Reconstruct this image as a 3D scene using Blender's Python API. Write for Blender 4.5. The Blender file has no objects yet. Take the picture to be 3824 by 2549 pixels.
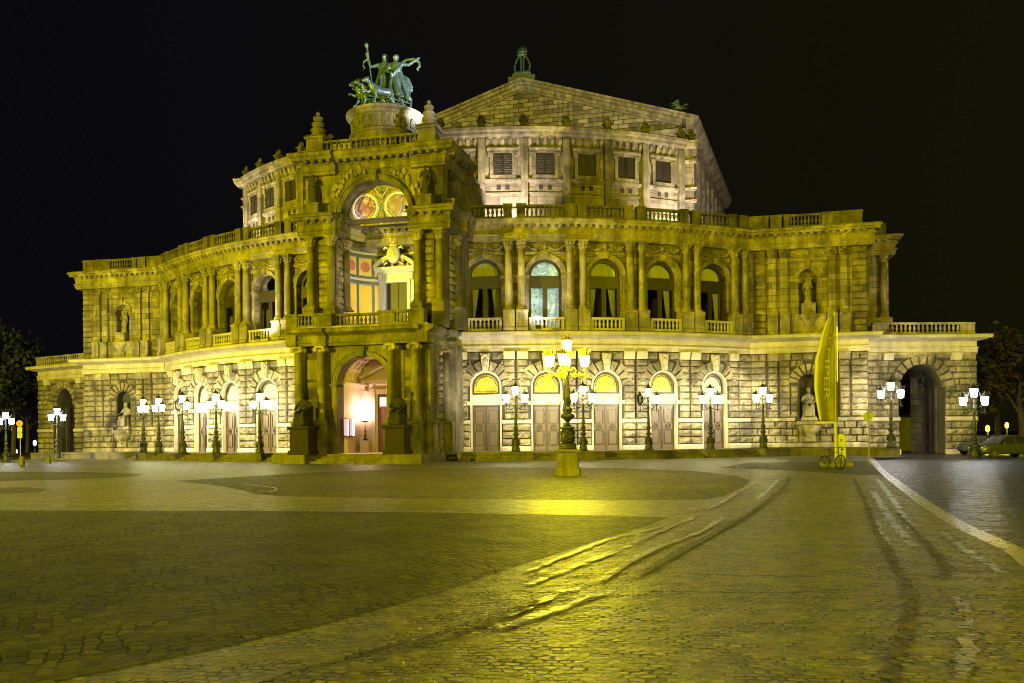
import bpy, bmesh, math, random
from math import sin, cos, pi, radians as rad, sqrt, atan2, hypot
from mathutils import Vector, Matrix
random.seed(11)
SC = bpy.context.scene
COL = SC.collection
# ------------------------------------------------------------------ camera
EYE = 1.75
cam_d = bpy.data.cameras.new('camera'); cam = bpy.data.objects.new('camera', cam_d); COL.objects.link(cam)
cam_d.sensor_width = 36.0
cam_d.lens = 3100 / 3824 * 36.0
cam_d.shift_y = (1622 - 1274.5) / 3824
cam_d.clip_end = 3000
ROLL = 0.0105
cam.matrix_world = Matrix.Translation((0, 0, EYE)) @ Matrix.Rotation(pi / 2, 4, 'X') @ Matrix.Rotation(-ROLL, 4, 'Z')
SC.camera = cam
# ------------------------------------------------------------------ world, exposure
W = bpy.data.worlds.new('World'); SC.world = W; W.use_nodes = True
nt = W.node_tree; bg = nt.nodes['Background']
sky = nt.nodes.new('ShaderNodeTexSky'); sky.sky_type = 'NISHITA'; sky.sun_disc = False
sky.sun_elevation = rad(-8.5); sky.sun_rotation = rad(120); sky.air_density = 1.5; sky.dust_density = 3.0
tcw = nt.nodes.new('ShaderNodeTexCoord'); spx = nt.nodes.new('ShaderNodeSeparateXYZ'); nt.links.new(tcw.outputs['Generated'], spx.inputs[0])
mra = nt.nodes.new('ShaderNodeMapRange'); mra.inputs[1].default_value = -.45; mra.inputs[2].default_value = .5; nt.links.new(spx.outputs[0], mra.inputs[0])
mxw = nt.nodes.new('ShaderNodeMix'); mxw.data_type = 'RGBA'; mxw.inputs[6].default_value = (.0028, .0026, .0042, 1); mxw.inputs[7].default_value = (.0065, .006, .0016, 1); nt.links.new(mra.outputs[0], mxw.inputs[0])
adw = nt.nodes.new('ShaderNodeMix'); adw.data_type = 'RGBA'; adw.blend_type = 'ADD'; adw.inputs[0].default_value = 1.0; nt.links.new(sky.outputs[0], adw.inputs[6]); nt.links.new(mxw.outputs[2], adw.inputs[7])
nt.links.new(adw.outputs[2], bg.inputs[0])   # city glow on the night sky: bluish left, sodium right; bg.inputs[1].default_value = 0.14
vs = SC.view_settings
SC.display_settings.display_device = 'sRGB'
vs.view_transform = 'Standard'; vs.look = 'None'; vs.exposure = 0.0; vs.gamma = 1.0
SC.cycles.use_denoising = True; SC.cycles.denoising_prefilter = 'NONE'; SC.cycles.filter_width = 1.0
SC.cycles.max_bounces = 5; SC.cycles.diffuse_bounces = 3; SC.cycles.glossy_bounces = 3
SC.cycles.transmission_bounces = 4; SC.cycles.transparent_max_bounces = 8
SC.cycles.sample_clamp_indirect = 4.0; SC.cycles.sample_clamp_direct = 150.0
SC.cycles.caustics_reflective = False; SC.cycles.caustics_refractive = False
SODIUM = (1.0, 0.92, 0.003)
def lamp(name, kind, loc, energy, color, target=None, parent=None, size=0.1, spot=60, blend=0.6):
    L = bpy.data.lights.new(name, kind); o = bpy.data.objects.new(name, L); COL.objects.link(o)
    L.energy = energy; L.color = color
    if kind in ('POINT', 'SPOT'): L.shadow_soft_size = size
    if kind == 'SPOT': L.spot_size = rad(spot); L.spot_blend = blend
    o.location = loc
    if parent: o.parent = parent
    if target is not None:
        dv = Vector(target) - Vector(loc); o.rotation_euler = dv.to_track_quat('-Z', 'Y').to_euler()
    return o
# sodium mast lamps that light the square (they stand behind and beside the photographer)
MASTS = [(-46, 16, 9, 250000), (34, -10, 11, 100000), (-10, -22, 13, 56000), (50, 10, 12, 5000)]
for i, (x, y, z, e) in enumerate(MASTS):
    lamp('plaza_mast_light', 'SPOT', (x, y, z), e, SODIUM, target=(x * .2, 62, 7), size=.5, spot=150, blend=.8)
# ------------------------------------------------------------------ helpers
PHI = 0.2239; CX, CY = 0.3326, 98.3338; R = 40.3615; RW = R - 0.9
def tag(o, label=None, cat=None, group=None, kind=None):
    if label: o['label'] = label
    if cat: o['category'] = cat
    if group: o['group'] = group
    if kind: o['kind'] = kind
    return o
def empty(name, loc=(0, 0, 0), rz=0.0, parent=None):
    o = bpy.data.objects.new(name, None); COL.objects.link(o); o.location = loc; o.rotation_euler = (0, 0, rz)
    o.empty_display_size = .3
    if parent: o.parent = parent
    return o
def wor(x, q):
    """building coordinates (x right, q out towards the square) to world"""
    c, s = cos(PHI), sin(PHI)
    return CX + x * c - q * s, CY - x * s - q * c
def pix(xs, ys, z):
    """world point at height z seen at photograph pixel xs, ys"""
    u = (xs - 1912) / 3100; v = (1622 - ys) / 3100; c, s = cos(ROLL), sin(ROLL)
    U = c * u + s * v; V = -s * u + c * v; Y = (z - EYE) / V
    return U * Y, Y
def pixd(xs, ys, Y):
    u = (xs - 1912) / 3100; v = (1622 - ys) / 3100; c, s = cos(ROLL), sin(ROLL)
    return (c * u + s * v) * Y, Y, EYE + (-s * u + c * v) * Y
class MB:
    def __init__(self): self.v = []; self.f = []; self.uv = []
    def add(self, vs, fs, uv=None):
        n = len(self.v); self.v += [tuple(p) for p in vs]
        self.uv += list(uv) if uv else [(p[0] + p[1], p[2]) for p in vs]
        self.f += [tuple(i + n for i in f) for f in fs]
    def pieces(self):
        """stretches of the mesh that stand well apart from each other"""
        import numpy as np
        n = len(self.v); r = list(range(n))
        def find(i):
            while r[i] != i: r[i] = r[r[i]]; i = r[i]
            return i
        for f in self.f:
            a = find(f[0])
            for j in f[1:]: r[find(j)] = a
        root = [find(i) for i in range(n)]; ids = {k: i for i, k in enumerate(dict.fromkeys(root))}; isl = np.array([ids[k] for k in root]); k = len(ids)
        if k > 700: return [self]
        P = np.array(self.v); lo = np.full((k, 3), 1e9); hi = np.full((k, 3), -1e9); np.minimum.at(lo, isl, P); np.maximum.at(hi, isl, P); size = (hi - lo).max(1)
        gap = np.maximum(0, np.maximum(lo[:, None] - hi[None], lo[None] - hi[:, None])); near = np.sqrt((gap ** 2).sum(2)) <= np.maximum(.02, .5 * np.maximum(size[:, None], size[None]))
        g = list(range(k))
        def fg(i):
            while g[i] != i: g[i] = g[g[i]]; i = g[i]
            return i
        for a, b in zip(*np.nonzero(np.triu(near, 1))): g[fg(b)] = fg(a)
        pc = np.array([fg(i) for i in range(k)]); out = []
        u = list(dict.fromkeys(pc.tolist()))
        if not 1 < len(u) <= 8: return [self]
        vp = pc[isl]
        for q in u:
            m = MB(); ix = {}
            for f in self.f:
                if vp[f[0]] == q:
                    nf = []
                    for i in f:
                        if i not in ix: ix[i] = len(m.v); m.v.append(self.v[i]); m.uv.append(self.uv[i])
                        nf.append(ix[i])
                    m.f.append(tuple(nf))
            out.append(m)
        return out
    SPLIT = {'rusticated_masonry', 'portal_dressing', 'pavilion_moulding', 'wing_moulding', 'door_surround', 'window_surround', 'attic_cornice', 'portal_wall', 'upper_wall', 'ground_wall', 'passage_wall', 'drum_mouldings', 'gable_cornice', 'tower_flank_mouldings', 'portal_entablature', 'flat_roof', 'roof_parapet', 'column_pedestals', 'spandrel_relief', 'white_marble_frames', 'yellow_marble_panels', 'red_marble_roundels', 'grey_marble_bands', 'first_cornice', 'base_moulding', 'garland_frieze', 'drum_end_pier', 'cornice_brackets', 'gilt_ribs', 'relief_figures', 'fresco_lozenge', 'roundel_rim', 'balcony_doorcase', 'attic_wall', 'side_front_wall'}
    def build(self, name, mat, parent=None, smooth=False, recalc=True, bevel=0):
        if name in MB.SPLIT and parent is not None:
            ps = self.pieces(); one = {'drum_mouldings': 'drum_moulding', 'tower_flank_mouldings': 'tower_flank_moulding', 'column_pedestals': 'column_pedestal', 'white_marble_frames': 'white_marble_frame', 'yellow_marble_panels': 'yellow_marble_panel', 'red_marble_roundels': 'red_marble_roundel', 'grey_marble_bands': 'grey_marble_band', 'cornice_brackets': 'cornice_bracket', 'gilt_ribs': 'gilt_rib', 'relief_figures': 'relief_figure'}.get(name, name)
            if len(ps) > 1: return [p._build(one, mat, parent, smooth, recalc, bevel) for p in ps][0]
        return self._build(name, mat, parent, smooth, recalc, bevel)
    def _build(self, name, mat, parent=None, smooth=False, recalc=True, bevel=0):
        me = bpy.data.meshes.new(name); me.from_pydata(self.v, [], self.f)
        ul = me.uv_layers.new(name='UVMap')
        for lp in me.loops: ul.data[lp.index].uv = self.uv[lp.vertex_index]
        if recalc:
            bm = bmesh.new(); bm.from_mesh(me); bmesh.ops.recalc_face_normals(bm, faces=bm.faces); bm.to_mesh(me); bm.free()
        if smooth:
            for p in me.polygons: p.use_smooth = True
        me.materials.append(mat)
        o = bpy.data.objects.new(name, me); COL.objects.link(o)
        if parent: o.parent = parent
        if bevel:
            b = o.modifiers.new('bevel', 'BEVEL'); b.width = bevel; b.segments = 2; b.limit_method = 'ANGLE'
        return o
    # --- primitives in facade coordinates; F maps (s, q, z) to xyz
    def box(self, F, s0, s1, q0, q1, z0, z1, ns=1):
        vs = []; uv = []
        for i in range(ns + 1):
            s = s0 + (s1 - s0) * i / ns
            for q, z in ((q0, z0), (q1, z0), (q1, z1), (q0, z1)): vs.append(F(s, q, z)); uv.append((s + q * .9, z))
        fs = []
        for i in range(ns):
            a = 4 * i; b = a + 4
            for k in range(4): fs.append((a + k, a + (k + 1) % 4, b + (k + 1) % 4, b + k))
        fs += [(0, 3, 2, 1), (4 * ns, 4 * ns + 1, 4 * ns + 2, 4 * ns + 3)]
        self.add(vs, fs, uv)
    def block(self, F, s0, s1, q, z0, z1, d, ins, sub=2, rock=0.0):
        """one pillowed stone of a rusticated wall, its face broken by random bosses"""
        jr = lambda a: random.uniform(-a, a)
        n, m = sub + 1, 2
        a0, a1, b0, b1 = s0 + ins, s1 - ins, z0 + ins, z1 - ins
        vs = []; uv = []; g = {}; fs = []; bd = {}
        for i in range(n + 1):
            for j in range(m + 1):
                edge = i in (0, n) or j in (0, m)
                dq = d * (.72 if edge else 1.0) + jr(rock) * (.5 if edge else 1)
                s = a0 + (a1 - a0) * i / n; z = b0 + (b1 - b0) * j / m
                if not edge: s += jr(ins * .8); z += jr(ins * .5)
                g[i, j] = len(vs); vs.append(F(s, q + dq, z)); uv.append((s, z))
        for i in range(n):
            for j in range(m): fs.append((g[i, j], g[i + 1, j], g[i + 1, j + 1], g[i, j + 1]))
        loop = [(i, 0) for i in range(n)] + [(n, j) for j in range(m)] + [(i, m) for i in range(n, 0, -1)] + [(0, j) for j in range(m, 0, -1)]
        for i, j in loop:
            s = s0 + (s1 - s0) * i / n; z = z0 + (z1 - z0) * j / m
            bd[i, j] = len(vs); vs.append(F(s, q, z)); uv.append((s, z))
        for k in range(len(loop)):
            a, b = loop[k], loop[(k + 1) % len(loop)]; fs.append((bd[a], bd[b], g[b], g[a]))
        self.add(vs, fs, uv)
    def split(self, cuts):
        """separate meshes for the stretches between the cuts along s"""
        out = []
        for k in range(len(cuts) + 1):
            lo = cuts[k - 1] if k else -1e9; hi = cuts[k] if k < len(cuts) else 1e9; m = MB(); ix = {}
            for f in self.f:
                c = sum(self.uv[i][0] for i in f) / len(f)
                if lo <= c < hi:
                    nf = []
                    for i in f:
                        if i not in ix: ix[i] = len(m.v); m.v.append(self.v[i]); m.uv.append(self.uv[i])
                        nf.append(ix[i])
                    m.f.append(tuple(nf))
            if m.f: out.append(m)
        return out
    def prof(self, F, pr, s0, s1, ns=1, caps=True, e0=0.0, e1=0.0):
        """sweep a (q, z) outline along s; e0 / e1 mitre the ends outwards with q"""
        n = len(pr); vs = []; uv = []
        for i in range(ns + 1):
            t = i / ns
            for q, z in pr:
                s = s0 + (s1 - s0) * t
                if i == 0: s -= e0 * q
                if i == ns: s += e1 * q
                vs.append(F(s, q, z)); uv.append((s, z))
        fs = []
        for i in range(ns):
            for k in range(n):
                fs.append((i * n + k, i * n + (k + 1) % n, (i + 1) * n + (k + 1) % n, (i + 1) * n + k))
        if caps: fs += [tuple(range(n)), tuple(ns * n + k for k in range(n))]
        self.add(vs, fs, uv)
    def prism(self, F, poly, q0, q1):
        n = len(poly)
        vs = [F(s, q0, z) for s, z in poly] + [F(s, q1, z) for s, z in poly]
        fs = [tuple(range(n)), tuple(range(n, 2 * n))] + [(k, (k + 1) % n, n + (k + 1) % n, n + k) for k in range(n)]
        self.add(vs, fs, [(s, z) for s, z in poly] * 2)
    def ring(self, F, sc, zc, r0, r1, q0, q1, a0=0.0, a1=pi, n=14, sx=1.0):
        vs = []; uv = []
        for i in range(n + 1):
            a = a0 + (a1 - a0) * i / n
            for r, q in ((r0, q0), (r0, q1), (r1, q1), (r1, q0)):
                s = sc + sx * r * cos(a); z = zc + r * sin(a); vs.append(F(s, q, z)); uv.append((s, z))
        fs = []
        for i in range(n):
            a = 4 * i; b = a + 4
            for k in range(4): fs.append((a + k, a + (k + 1) % 4, b + (k + 1) % 4, b + k))
        fs += [(0, 3, 2, 1), (4 * n, 4 * n + 1, 4 * n + 2, 4 * n + 3)]
        self.add(vs, fs, uv)
    def halfdisc(self, F, sc, zc, r, q, zb=None, n=14):
        zb = zc if zb is None else zb
        pts = [(sc - r, zb), (sc + r, zb)] + [(sc + r * cos(pi * i / n), zc + r * sin(pi * i / n)) for i in range(n + 1)]
        self.add([F(s, q, z) for s, z in pts], [tuple(range(len(pts)))], pts)
    def archwall(self, F, s0, s1, z0, z1, sc, w, zb, zs, q, depth, n=14, ns=3):
        """wall panel s0..s1, z0..z1 pierced by a round-headed opening, with its reveal"""
        def quad(a, b, c, d, m=1):
            for i in range(m):
                A = a + (b - a) * i / m; B = a + (b - a) * (i + 1) / m
                self.add([F(A, q, c), F(B, q, c), F(B, q, d), F(A, q, d)], [(0, 1, 2, 3)], [(A, c), (B, c), (B, d), (A, d)])
        if sc - w > s0: quad(s0, sc - w, z0, z1, ns)
        if s1 > sc + w: quad(sc + w, s1, z0, z1, ns)
        if zb > z0: quad(sc - w, sc + w, z0, zb, 2)
        for i in range(n):
            a, b = pi - pi * i / n, pi - pi * (i + 1) / n
            p, r_ = (sc + w * cos(a), zs + w * sin(a)), (sc + w * cos(b), zs + w * sin(b))
            pts = [p, r_, (r_[0], z1), (p[0], z1)]
            self.add([F(s, q, z) for s, z in pts], [(0, 1, 2, 3)], pts)
        out = [(sc - w, zb), (sc - w, zs)] + [(sc + w * cos(pi - pi * i / n), zs + w * sin(pi - pi * i / n)) for i in range(1, n)] + [(sc + w, zs), (sc + w, zb)]
        m = len(out)
        self.add([F(s, q, z) for s, z in out] + [F(s, q - depth, z) for s, z in out],
                 [(k, k + 1, m + k + 1, m + k) for k in range(m - 1)] + [(0, m, 2 * m - 1, m - 1)], [(s, z) for s, z in out] * 2)
    def lathe(self, F, pr, s=0.0, q=0.0, z=0.0, n=10, lob=None, arc=2 * pi, a0=0.0, sq=1.0):
        vs = []; fs = []; m = len(pr); full = abs(arc - 2 * pi) < 1e-6
        k = n if full else n + 1
        for j, p in enumerate(pr):
            r, h = p[0], p[1]
            for i in range(k):
                a = a0 + arc * i / n; rr = r * (1 + (p[2] * cos(lob * a) if lob and len(p) > 2 else 0))
                vs.append(F(s + rr * cos(a), q + rr * sin(a) * sq, z + h))
        for j in range(m - 1):
            for i in range(n): fs.append((j * k + i, j * k + (i + 1) % k, (j + 1) * k + (i + 1) % k, (j + 1) * k + i))
        if full: fs += [tuple(range(k))[::-1], tuple((m - 1) * k + i for i in range(k))]
        self.add(vs, fs)
    def tube(self, pts, rs, n=7, F=None):
        P = [Vector(F(*p)) if F else Vector(p) for p in pts]; m = len(P)
        if not hasattr(rs, '__len__'): rs = [rs] * m
        vs = []; fs = []; ref = Vector((0, 0, 1))
        for i in range(m):
            t = (P[min(i + 1, m - 1)] - P[max(i - 1, 0)])
            if t.length < 1e-9: t = Vector((0, 0, 1))
            t.normalize()
            u = t.cross(ref if abs(t.z) < .95 else Vector((1, 0, 0))).normalized(); w = t.cross(u)
            for k in range(n):
                a = 2 * pi * k / n; vs.append(P[i] + (u * cos(a) + w * sin(a)) * rs[i])
        for i in range(m - 1):
            for k in range(n): fs.append((i * n + k, i * n + (k + 1) % n, (i + 1) * n + (k + 1) % n, (i + 1) * n + k))
        fs += [tuple(range(n)), tuple((m - 1) * n + k for k in range(n))]
        self.add(vs, fs)
    def ell(self, c, r, n=8, m=6, rot=None):
        vs = []; fs = []
        M = rot if rot else Matrix.Identity(3)
        for j in range(m + 1):
            th = pi * j / m
            for i in range(n):
                a = 2 * pi * i / n
                p = M @ Vector((r[0] * sin(th) * cos(a), r[1] * sin(th) * sin(a), r[2] * cos(th))); vs.append((c[0] + p.x, c[1] + p.y, c[2] + p.z))
        for j in range(m):
            for i in range(n): fs.append((j * n + i, j * n + (i + 1) % n, (j + 1) * n + (i + 1) % n, (j + 1) * n + i))
        self.add(vs, fs)
def ID(s, q, z): return (s, q, z)
def LOC(s, q, z): return (s, -q, z)                    # building coordinates
def ARC(s, q, z): a = s / RW; r = RW + q; return (r * sin(a), -r * cos(a), z)
def straight(x0, q0, dx=1.0, dq=0.0):
    n = hypot(dx, dq); dx /= n; dq /= n
    return lambda s, q, z: (x0 + dx * s - dq * q, -(q0 + dq * s + dx * q), z)
def circf(rad_):
    return lambda s, q, z: ((rad_ + q) * sin(s / rad_), -(rad_ + q) * cos(s / rad_), z)
# ------------------------------------------------------------------ materials
def nodes(name):
    m = bpy.data.materials.new(name); m.use_nodes = True; t = m.node_tree; return m, t, t.nodes['Principled BSDF']
def nn(t, typ, **kw):
    n = t.nodes.new(typ)
    for k, v in kw.items():
        if k in n.inputs: n.inputs[k].default_value = v
        else: setattr(n, k, v)
    return n
def mixc(t, a, b, fac, mode='MIX'):
    n = t.nodes.new('ShaderNodeMix'); n.data_type = 'RGBA'; n.blend_type = mode
    for i, x in ((6, a), (7, b), (0, fac)):
        if isinstance(x, (int, float)): n.inputs[i].default_value = x
        elif isinstance(x, tuple): n.inputs[i].default_value = (*x, 1)
        else: t.links.new(x, n.inputs[i])
    return n.outputs[2]
def ramp(t, src, stops):
    r = t.nodes.new('ShaderNodeValToRGB'); e = r.color_ramp.elements
    while len(e) < len(stops): e.new(.5)
    for k, (p, c) in enumerate(stops): e[k].position = p; e[k].color = (*c, 1) if isinstance(c, tuple) else (c, c, c, 1)
    t.links.new(src, r.inputs[0]); return r.outputs[0]
def stone(name, base, ashlar=None, var=.25, dirt=.45, rough=.85, bump=.3, bscale=9.0, mortar=.45, streak=.35, msize=.018):
    m, t, b = nodes(name); L = t.links
    tc = nn(t, 'ShaderNodeTexCoord'); obj = tc.outputs['Object']
    n1 = nn(t, 'ShaderNodeTexNoise', Scale=.55, Detail=6.0, Roughness=.65); L.new(obj, n1.inputs[0])
    n2 = nn(t, 'ShaderNodeTexNoise', Scale=bscale, Detail=5.0, Roughness=.6); L.new(obj, n2.inputs[0])
    dk = tuple(c * (1 - dirt) for c in base)
    col = mixc(t, dk, base, ramp(t, n1.outputs[0], [(.36, 0.0), (.62, 1.0)]))
    hgt = n2.outputs[0]
    if ashlar:
        br = nn(t, 'ShaderNodeTexBrick', Scale=1.0); br.offset = .5
        br.inputs['Brick Width'].default_value = ashlar[0]; br.inputs['Row Height'].default_value = ashlar[1]
        br.inputs['Mortar Size'].default_value = msize; br.inputs['Mortar Smooth'].default_value = .2
        br.inputs['Color1'].default_value = (1 + var * .35,) * 3 + (1,)
        br.inputs['Color2'].default_value = (1 - var, 1 - var * 1.05, 1 - var * 1.1, 1); br.inputs['Mortar'].default_value = (mortar,) * 3 + (1,)
        L.new(tc.outputs['UV'], br.inputs['Vector']); col = mixc(t, col, br.outputs['Color'], 1.0, 'MULTIPLY')
    else:
        v = nn(t, 'ShaderNodeTexVoronoi', Scale=1.3); L.new(obj, v.inputs[0])
        sp = nn(t, 'ShaderNodeSeparateColor'); L.new(v.outputs['Color'], sp.inputs[0])
        col = mixc(t, col, ramp(t, sp.outputs[0], [(0, 1 - var), (1, 1 + var * .3)]), 1.0, 'MULTIPLY')
    # rain streaks: noise stretched along z
    mp = nn(t, 'ShaderNodeMapping'); mp.inputs['Scale'].default_value = (2.2, 2.2, .16); L.new(obj, mp.inputs[0])
    n3 = nn(t, 'ShaderNodeTexNoise', Scale=1.0, Detail=5.0, Roughness=.7); L.new(mp.outputs[0], n3.inputs[0])
    col = mixc(t, col, ramp(t, n3.outputs[0], [(.38, 1 - streak), (.58, 1.0)]), 1.0, 'MULTIPLY')
    n4 = nn(t, 'ShaderNodeTexNoise', Scale=28.0, Detail=3.0); L.new(obj, n4.inputs[0])
    col = mixc(t, col, ramp(t, n4.outputs[0], [(.3, .72), (.7, 1.12)]), 1.0, 'MULTIPLY')
    L.new(col, b.inputs['Base Color']); b.inputs['Roughness'].default_value = rough
    bp = nn(t, 'ShaderNodeBump', Strength=bump, Distance=.05); L.new(hgt, bp.inputs['Height']); L.new(bp.outputs[0], b.inputs['Normal'])
    return m
def plain(name, col, rough=.6, metal=0.0, nscale=6.0, var=.25, bump=.0, spec=None):
    m, t, b = nodes(name); L = t.links
    tc = nn(t, 'ShaderNodeTexCoord')
    n1 = nn(t, 'ShaderNodeTexNoise', Scale=nscale, Detail=5.0, Roughness=.6); L.new(tc.outputs['Object'], n1.inputs[0])
    c = mixc(t, tuple(x * (1 - var) for x in col), tuple(min(1, x * (1 + var)) for x in col), n1.outputs[0])
    L.new(c, b.inputs['Base Color']); b.inputs['Roughness'].default_value = rough; b.inputs['Metallic'].default_value = metal
    if spec is not None: b.inputs['Specular IOR Level'].default_value = spec
    if bump:
        bp = nn(t, 'ShaderNodeBump', Strength=bump, Distance=.02); L.new(n1.outputs[0], bp.inputs['Height']); L.new(bp.outputs[0], b.inputs['Normal'])
    return m
def emit(name, col, strength):
    m = bpy.data.materials.new(name); m.use_nodes = True; t = m.node_tree
    t.nodes.remove(t.nodes['Principled BSDF']); e = nn(t, 'ShaderNodeEmission'); e.inputs[0].default_value = (*col, 1); e.inputs[1].default_value = strength
    t.links.new(e.outputs[0], t.nodes['Material Output'].inputs[0]); return m
def glassy(name, tint=(.9, .95, .95), refl=.25):
    m = bpy.data.materials.new(name); m.use_nodes = True; t = m.node_tree
    t.nodes.remove(t.nodes['Principled BSDF'])
    a = nn(t, 'ShaderNodeBsdfTransparent'); a.inputs[0].default_value = (*tint, 1)
    g = nn(t, 'ShaderNodeBsdfGlossy', Roughness=.04); fr = nn(t, 'ShaderNodeFresnel', IOR=1.5)
    mx = nn(t, 'ShaderNodeMixShader'); t.links.new(fr.outputs[0], mx.inputs[0]); t.links.new(a.outputs[0], mx.inputs[1]); t.links.new(g.outputs[0], mx.inputs[2])
    t.links.new(mx.outputs[0], t.nodes['Material Output'].inputs[0]); return m
ST = (.36, .295, .19)
M = {}
M['ashlar'] = stone('sandstone_ashlar', ST, ashlar=(1.15, .48), var=.55, dirt=.5, mortar=.22, msize=.022, streak=.45)
M['ashlar_big'] = stone('sandstone_large_ashlar', ST, ashlar=(1.5, .8), var=.45, dirt=.35, mortar=.3)
M['smooth'] = stone('sandstone_smooth', ST, var=.4, dirt=.55, bump=.15, streak=.45)
M['pale'] = stone('sandstone_pale', (.47, .40, .28), var=.15, dirt=.25, bump=.12, streak=.2)
M['rock'] = stone('sandstone_rockfaced', (.30, .24, .145), var=.5, dirt=.6, bump=1.0, bscale=14, streak=.3)
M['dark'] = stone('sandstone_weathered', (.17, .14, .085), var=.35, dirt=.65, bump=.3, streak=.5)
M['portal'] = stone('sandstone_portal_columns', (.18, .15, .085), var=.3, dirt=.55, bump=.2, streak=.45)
M['passage'] = stone('passage_stone_shade', (.09, .075, .06), ashlar=(1.15, .48), var=.4, dirt=.6)  # darker copy of the ashlar, its colour carries the passage's shade
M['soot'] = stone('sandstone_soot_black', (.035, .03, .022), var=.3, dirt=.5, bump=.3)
M['groove'] = stone('sandstone_joint_shade', (.05, .04, .026), var=.2, dirt=.4)  # near-black backing, shade between the stones put into the colour
M['carved'] = stone('sandstone_carved', (.33, .27, .19), var=.3, dirt=.6, bump=.6, bscale=16)
M['statue'] = stone('statue_sandstone', (.34, .29, .22), var=.2, dirt=.6, bump=.25, bscale=12)
M['bronze'] = plain('bronze_dark', (.014, .012, .008), rough=.75, metal=.0, nscale=5, var=.5, bump=.2, spec=.2)
M['bronze_green'] = plain('bronze_verdigris', (.06, .10, .105), rough=.36, metal=.3, nscale=4, var=.6, bump=.2)
M['iron'] = plain('iron_black_green', (.018, .02, .019), rough=.5, metal=.25, nscale=9, var=.4, bump=.15)
M['gilt'] = plain('gilding', (.75, .5, .08), rough=.35, metal=.7, var=.2)
M['wood'] = plain('oak_door', (.085, .055, .038), rough=.55, nscale=7, var=.3, bump=.1)
M['tower_brick'] = stone('tower_brickwork', (.33, .28, .19), ashlar=(1.25, .58), var=.65, dirt=.3, mortar=.12, msize=.05)
M['wood_trim'] = plain('oak_moulding_shade', (.035, .022, .015), rough=.5, nscale=7, var=.3)  # darker than the leaf: shade of the panel relief is in the colour
M['wood_dark'] = plain('window_wood', (.022, .016, .011), rough=.5, nscale=7, var=.3)
M['glass'] = glassy('window_glass')
M['curtain'] = plain('curtain_cloth', (.5, .46, .36), rough=.9, nscale=3, var=.2)
M['interior'] = plain('foyer_interior', (.09, .06, .03), rough=.8, nscale=.8, var=.6)
M['roof'] = plain('roof_copper', (.07, .08, .065), rough=.6, nscale=1.2, var=.4)
M['lamp_white'] = emit('lantern_glass_lit', (1.0, .93, .52), 66.0)
M['lamp_cool'] = emit('lantern_glass_cool', (1.0, .94, .95), 60.0)
M['lamp_off'] = glassy('lantern_glass_unlit', (.75, .8, .8))
M['lamp_yellow'] = emit('lantern_glass_sodium', (1.0, .86, .02), 520.0)
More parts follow.
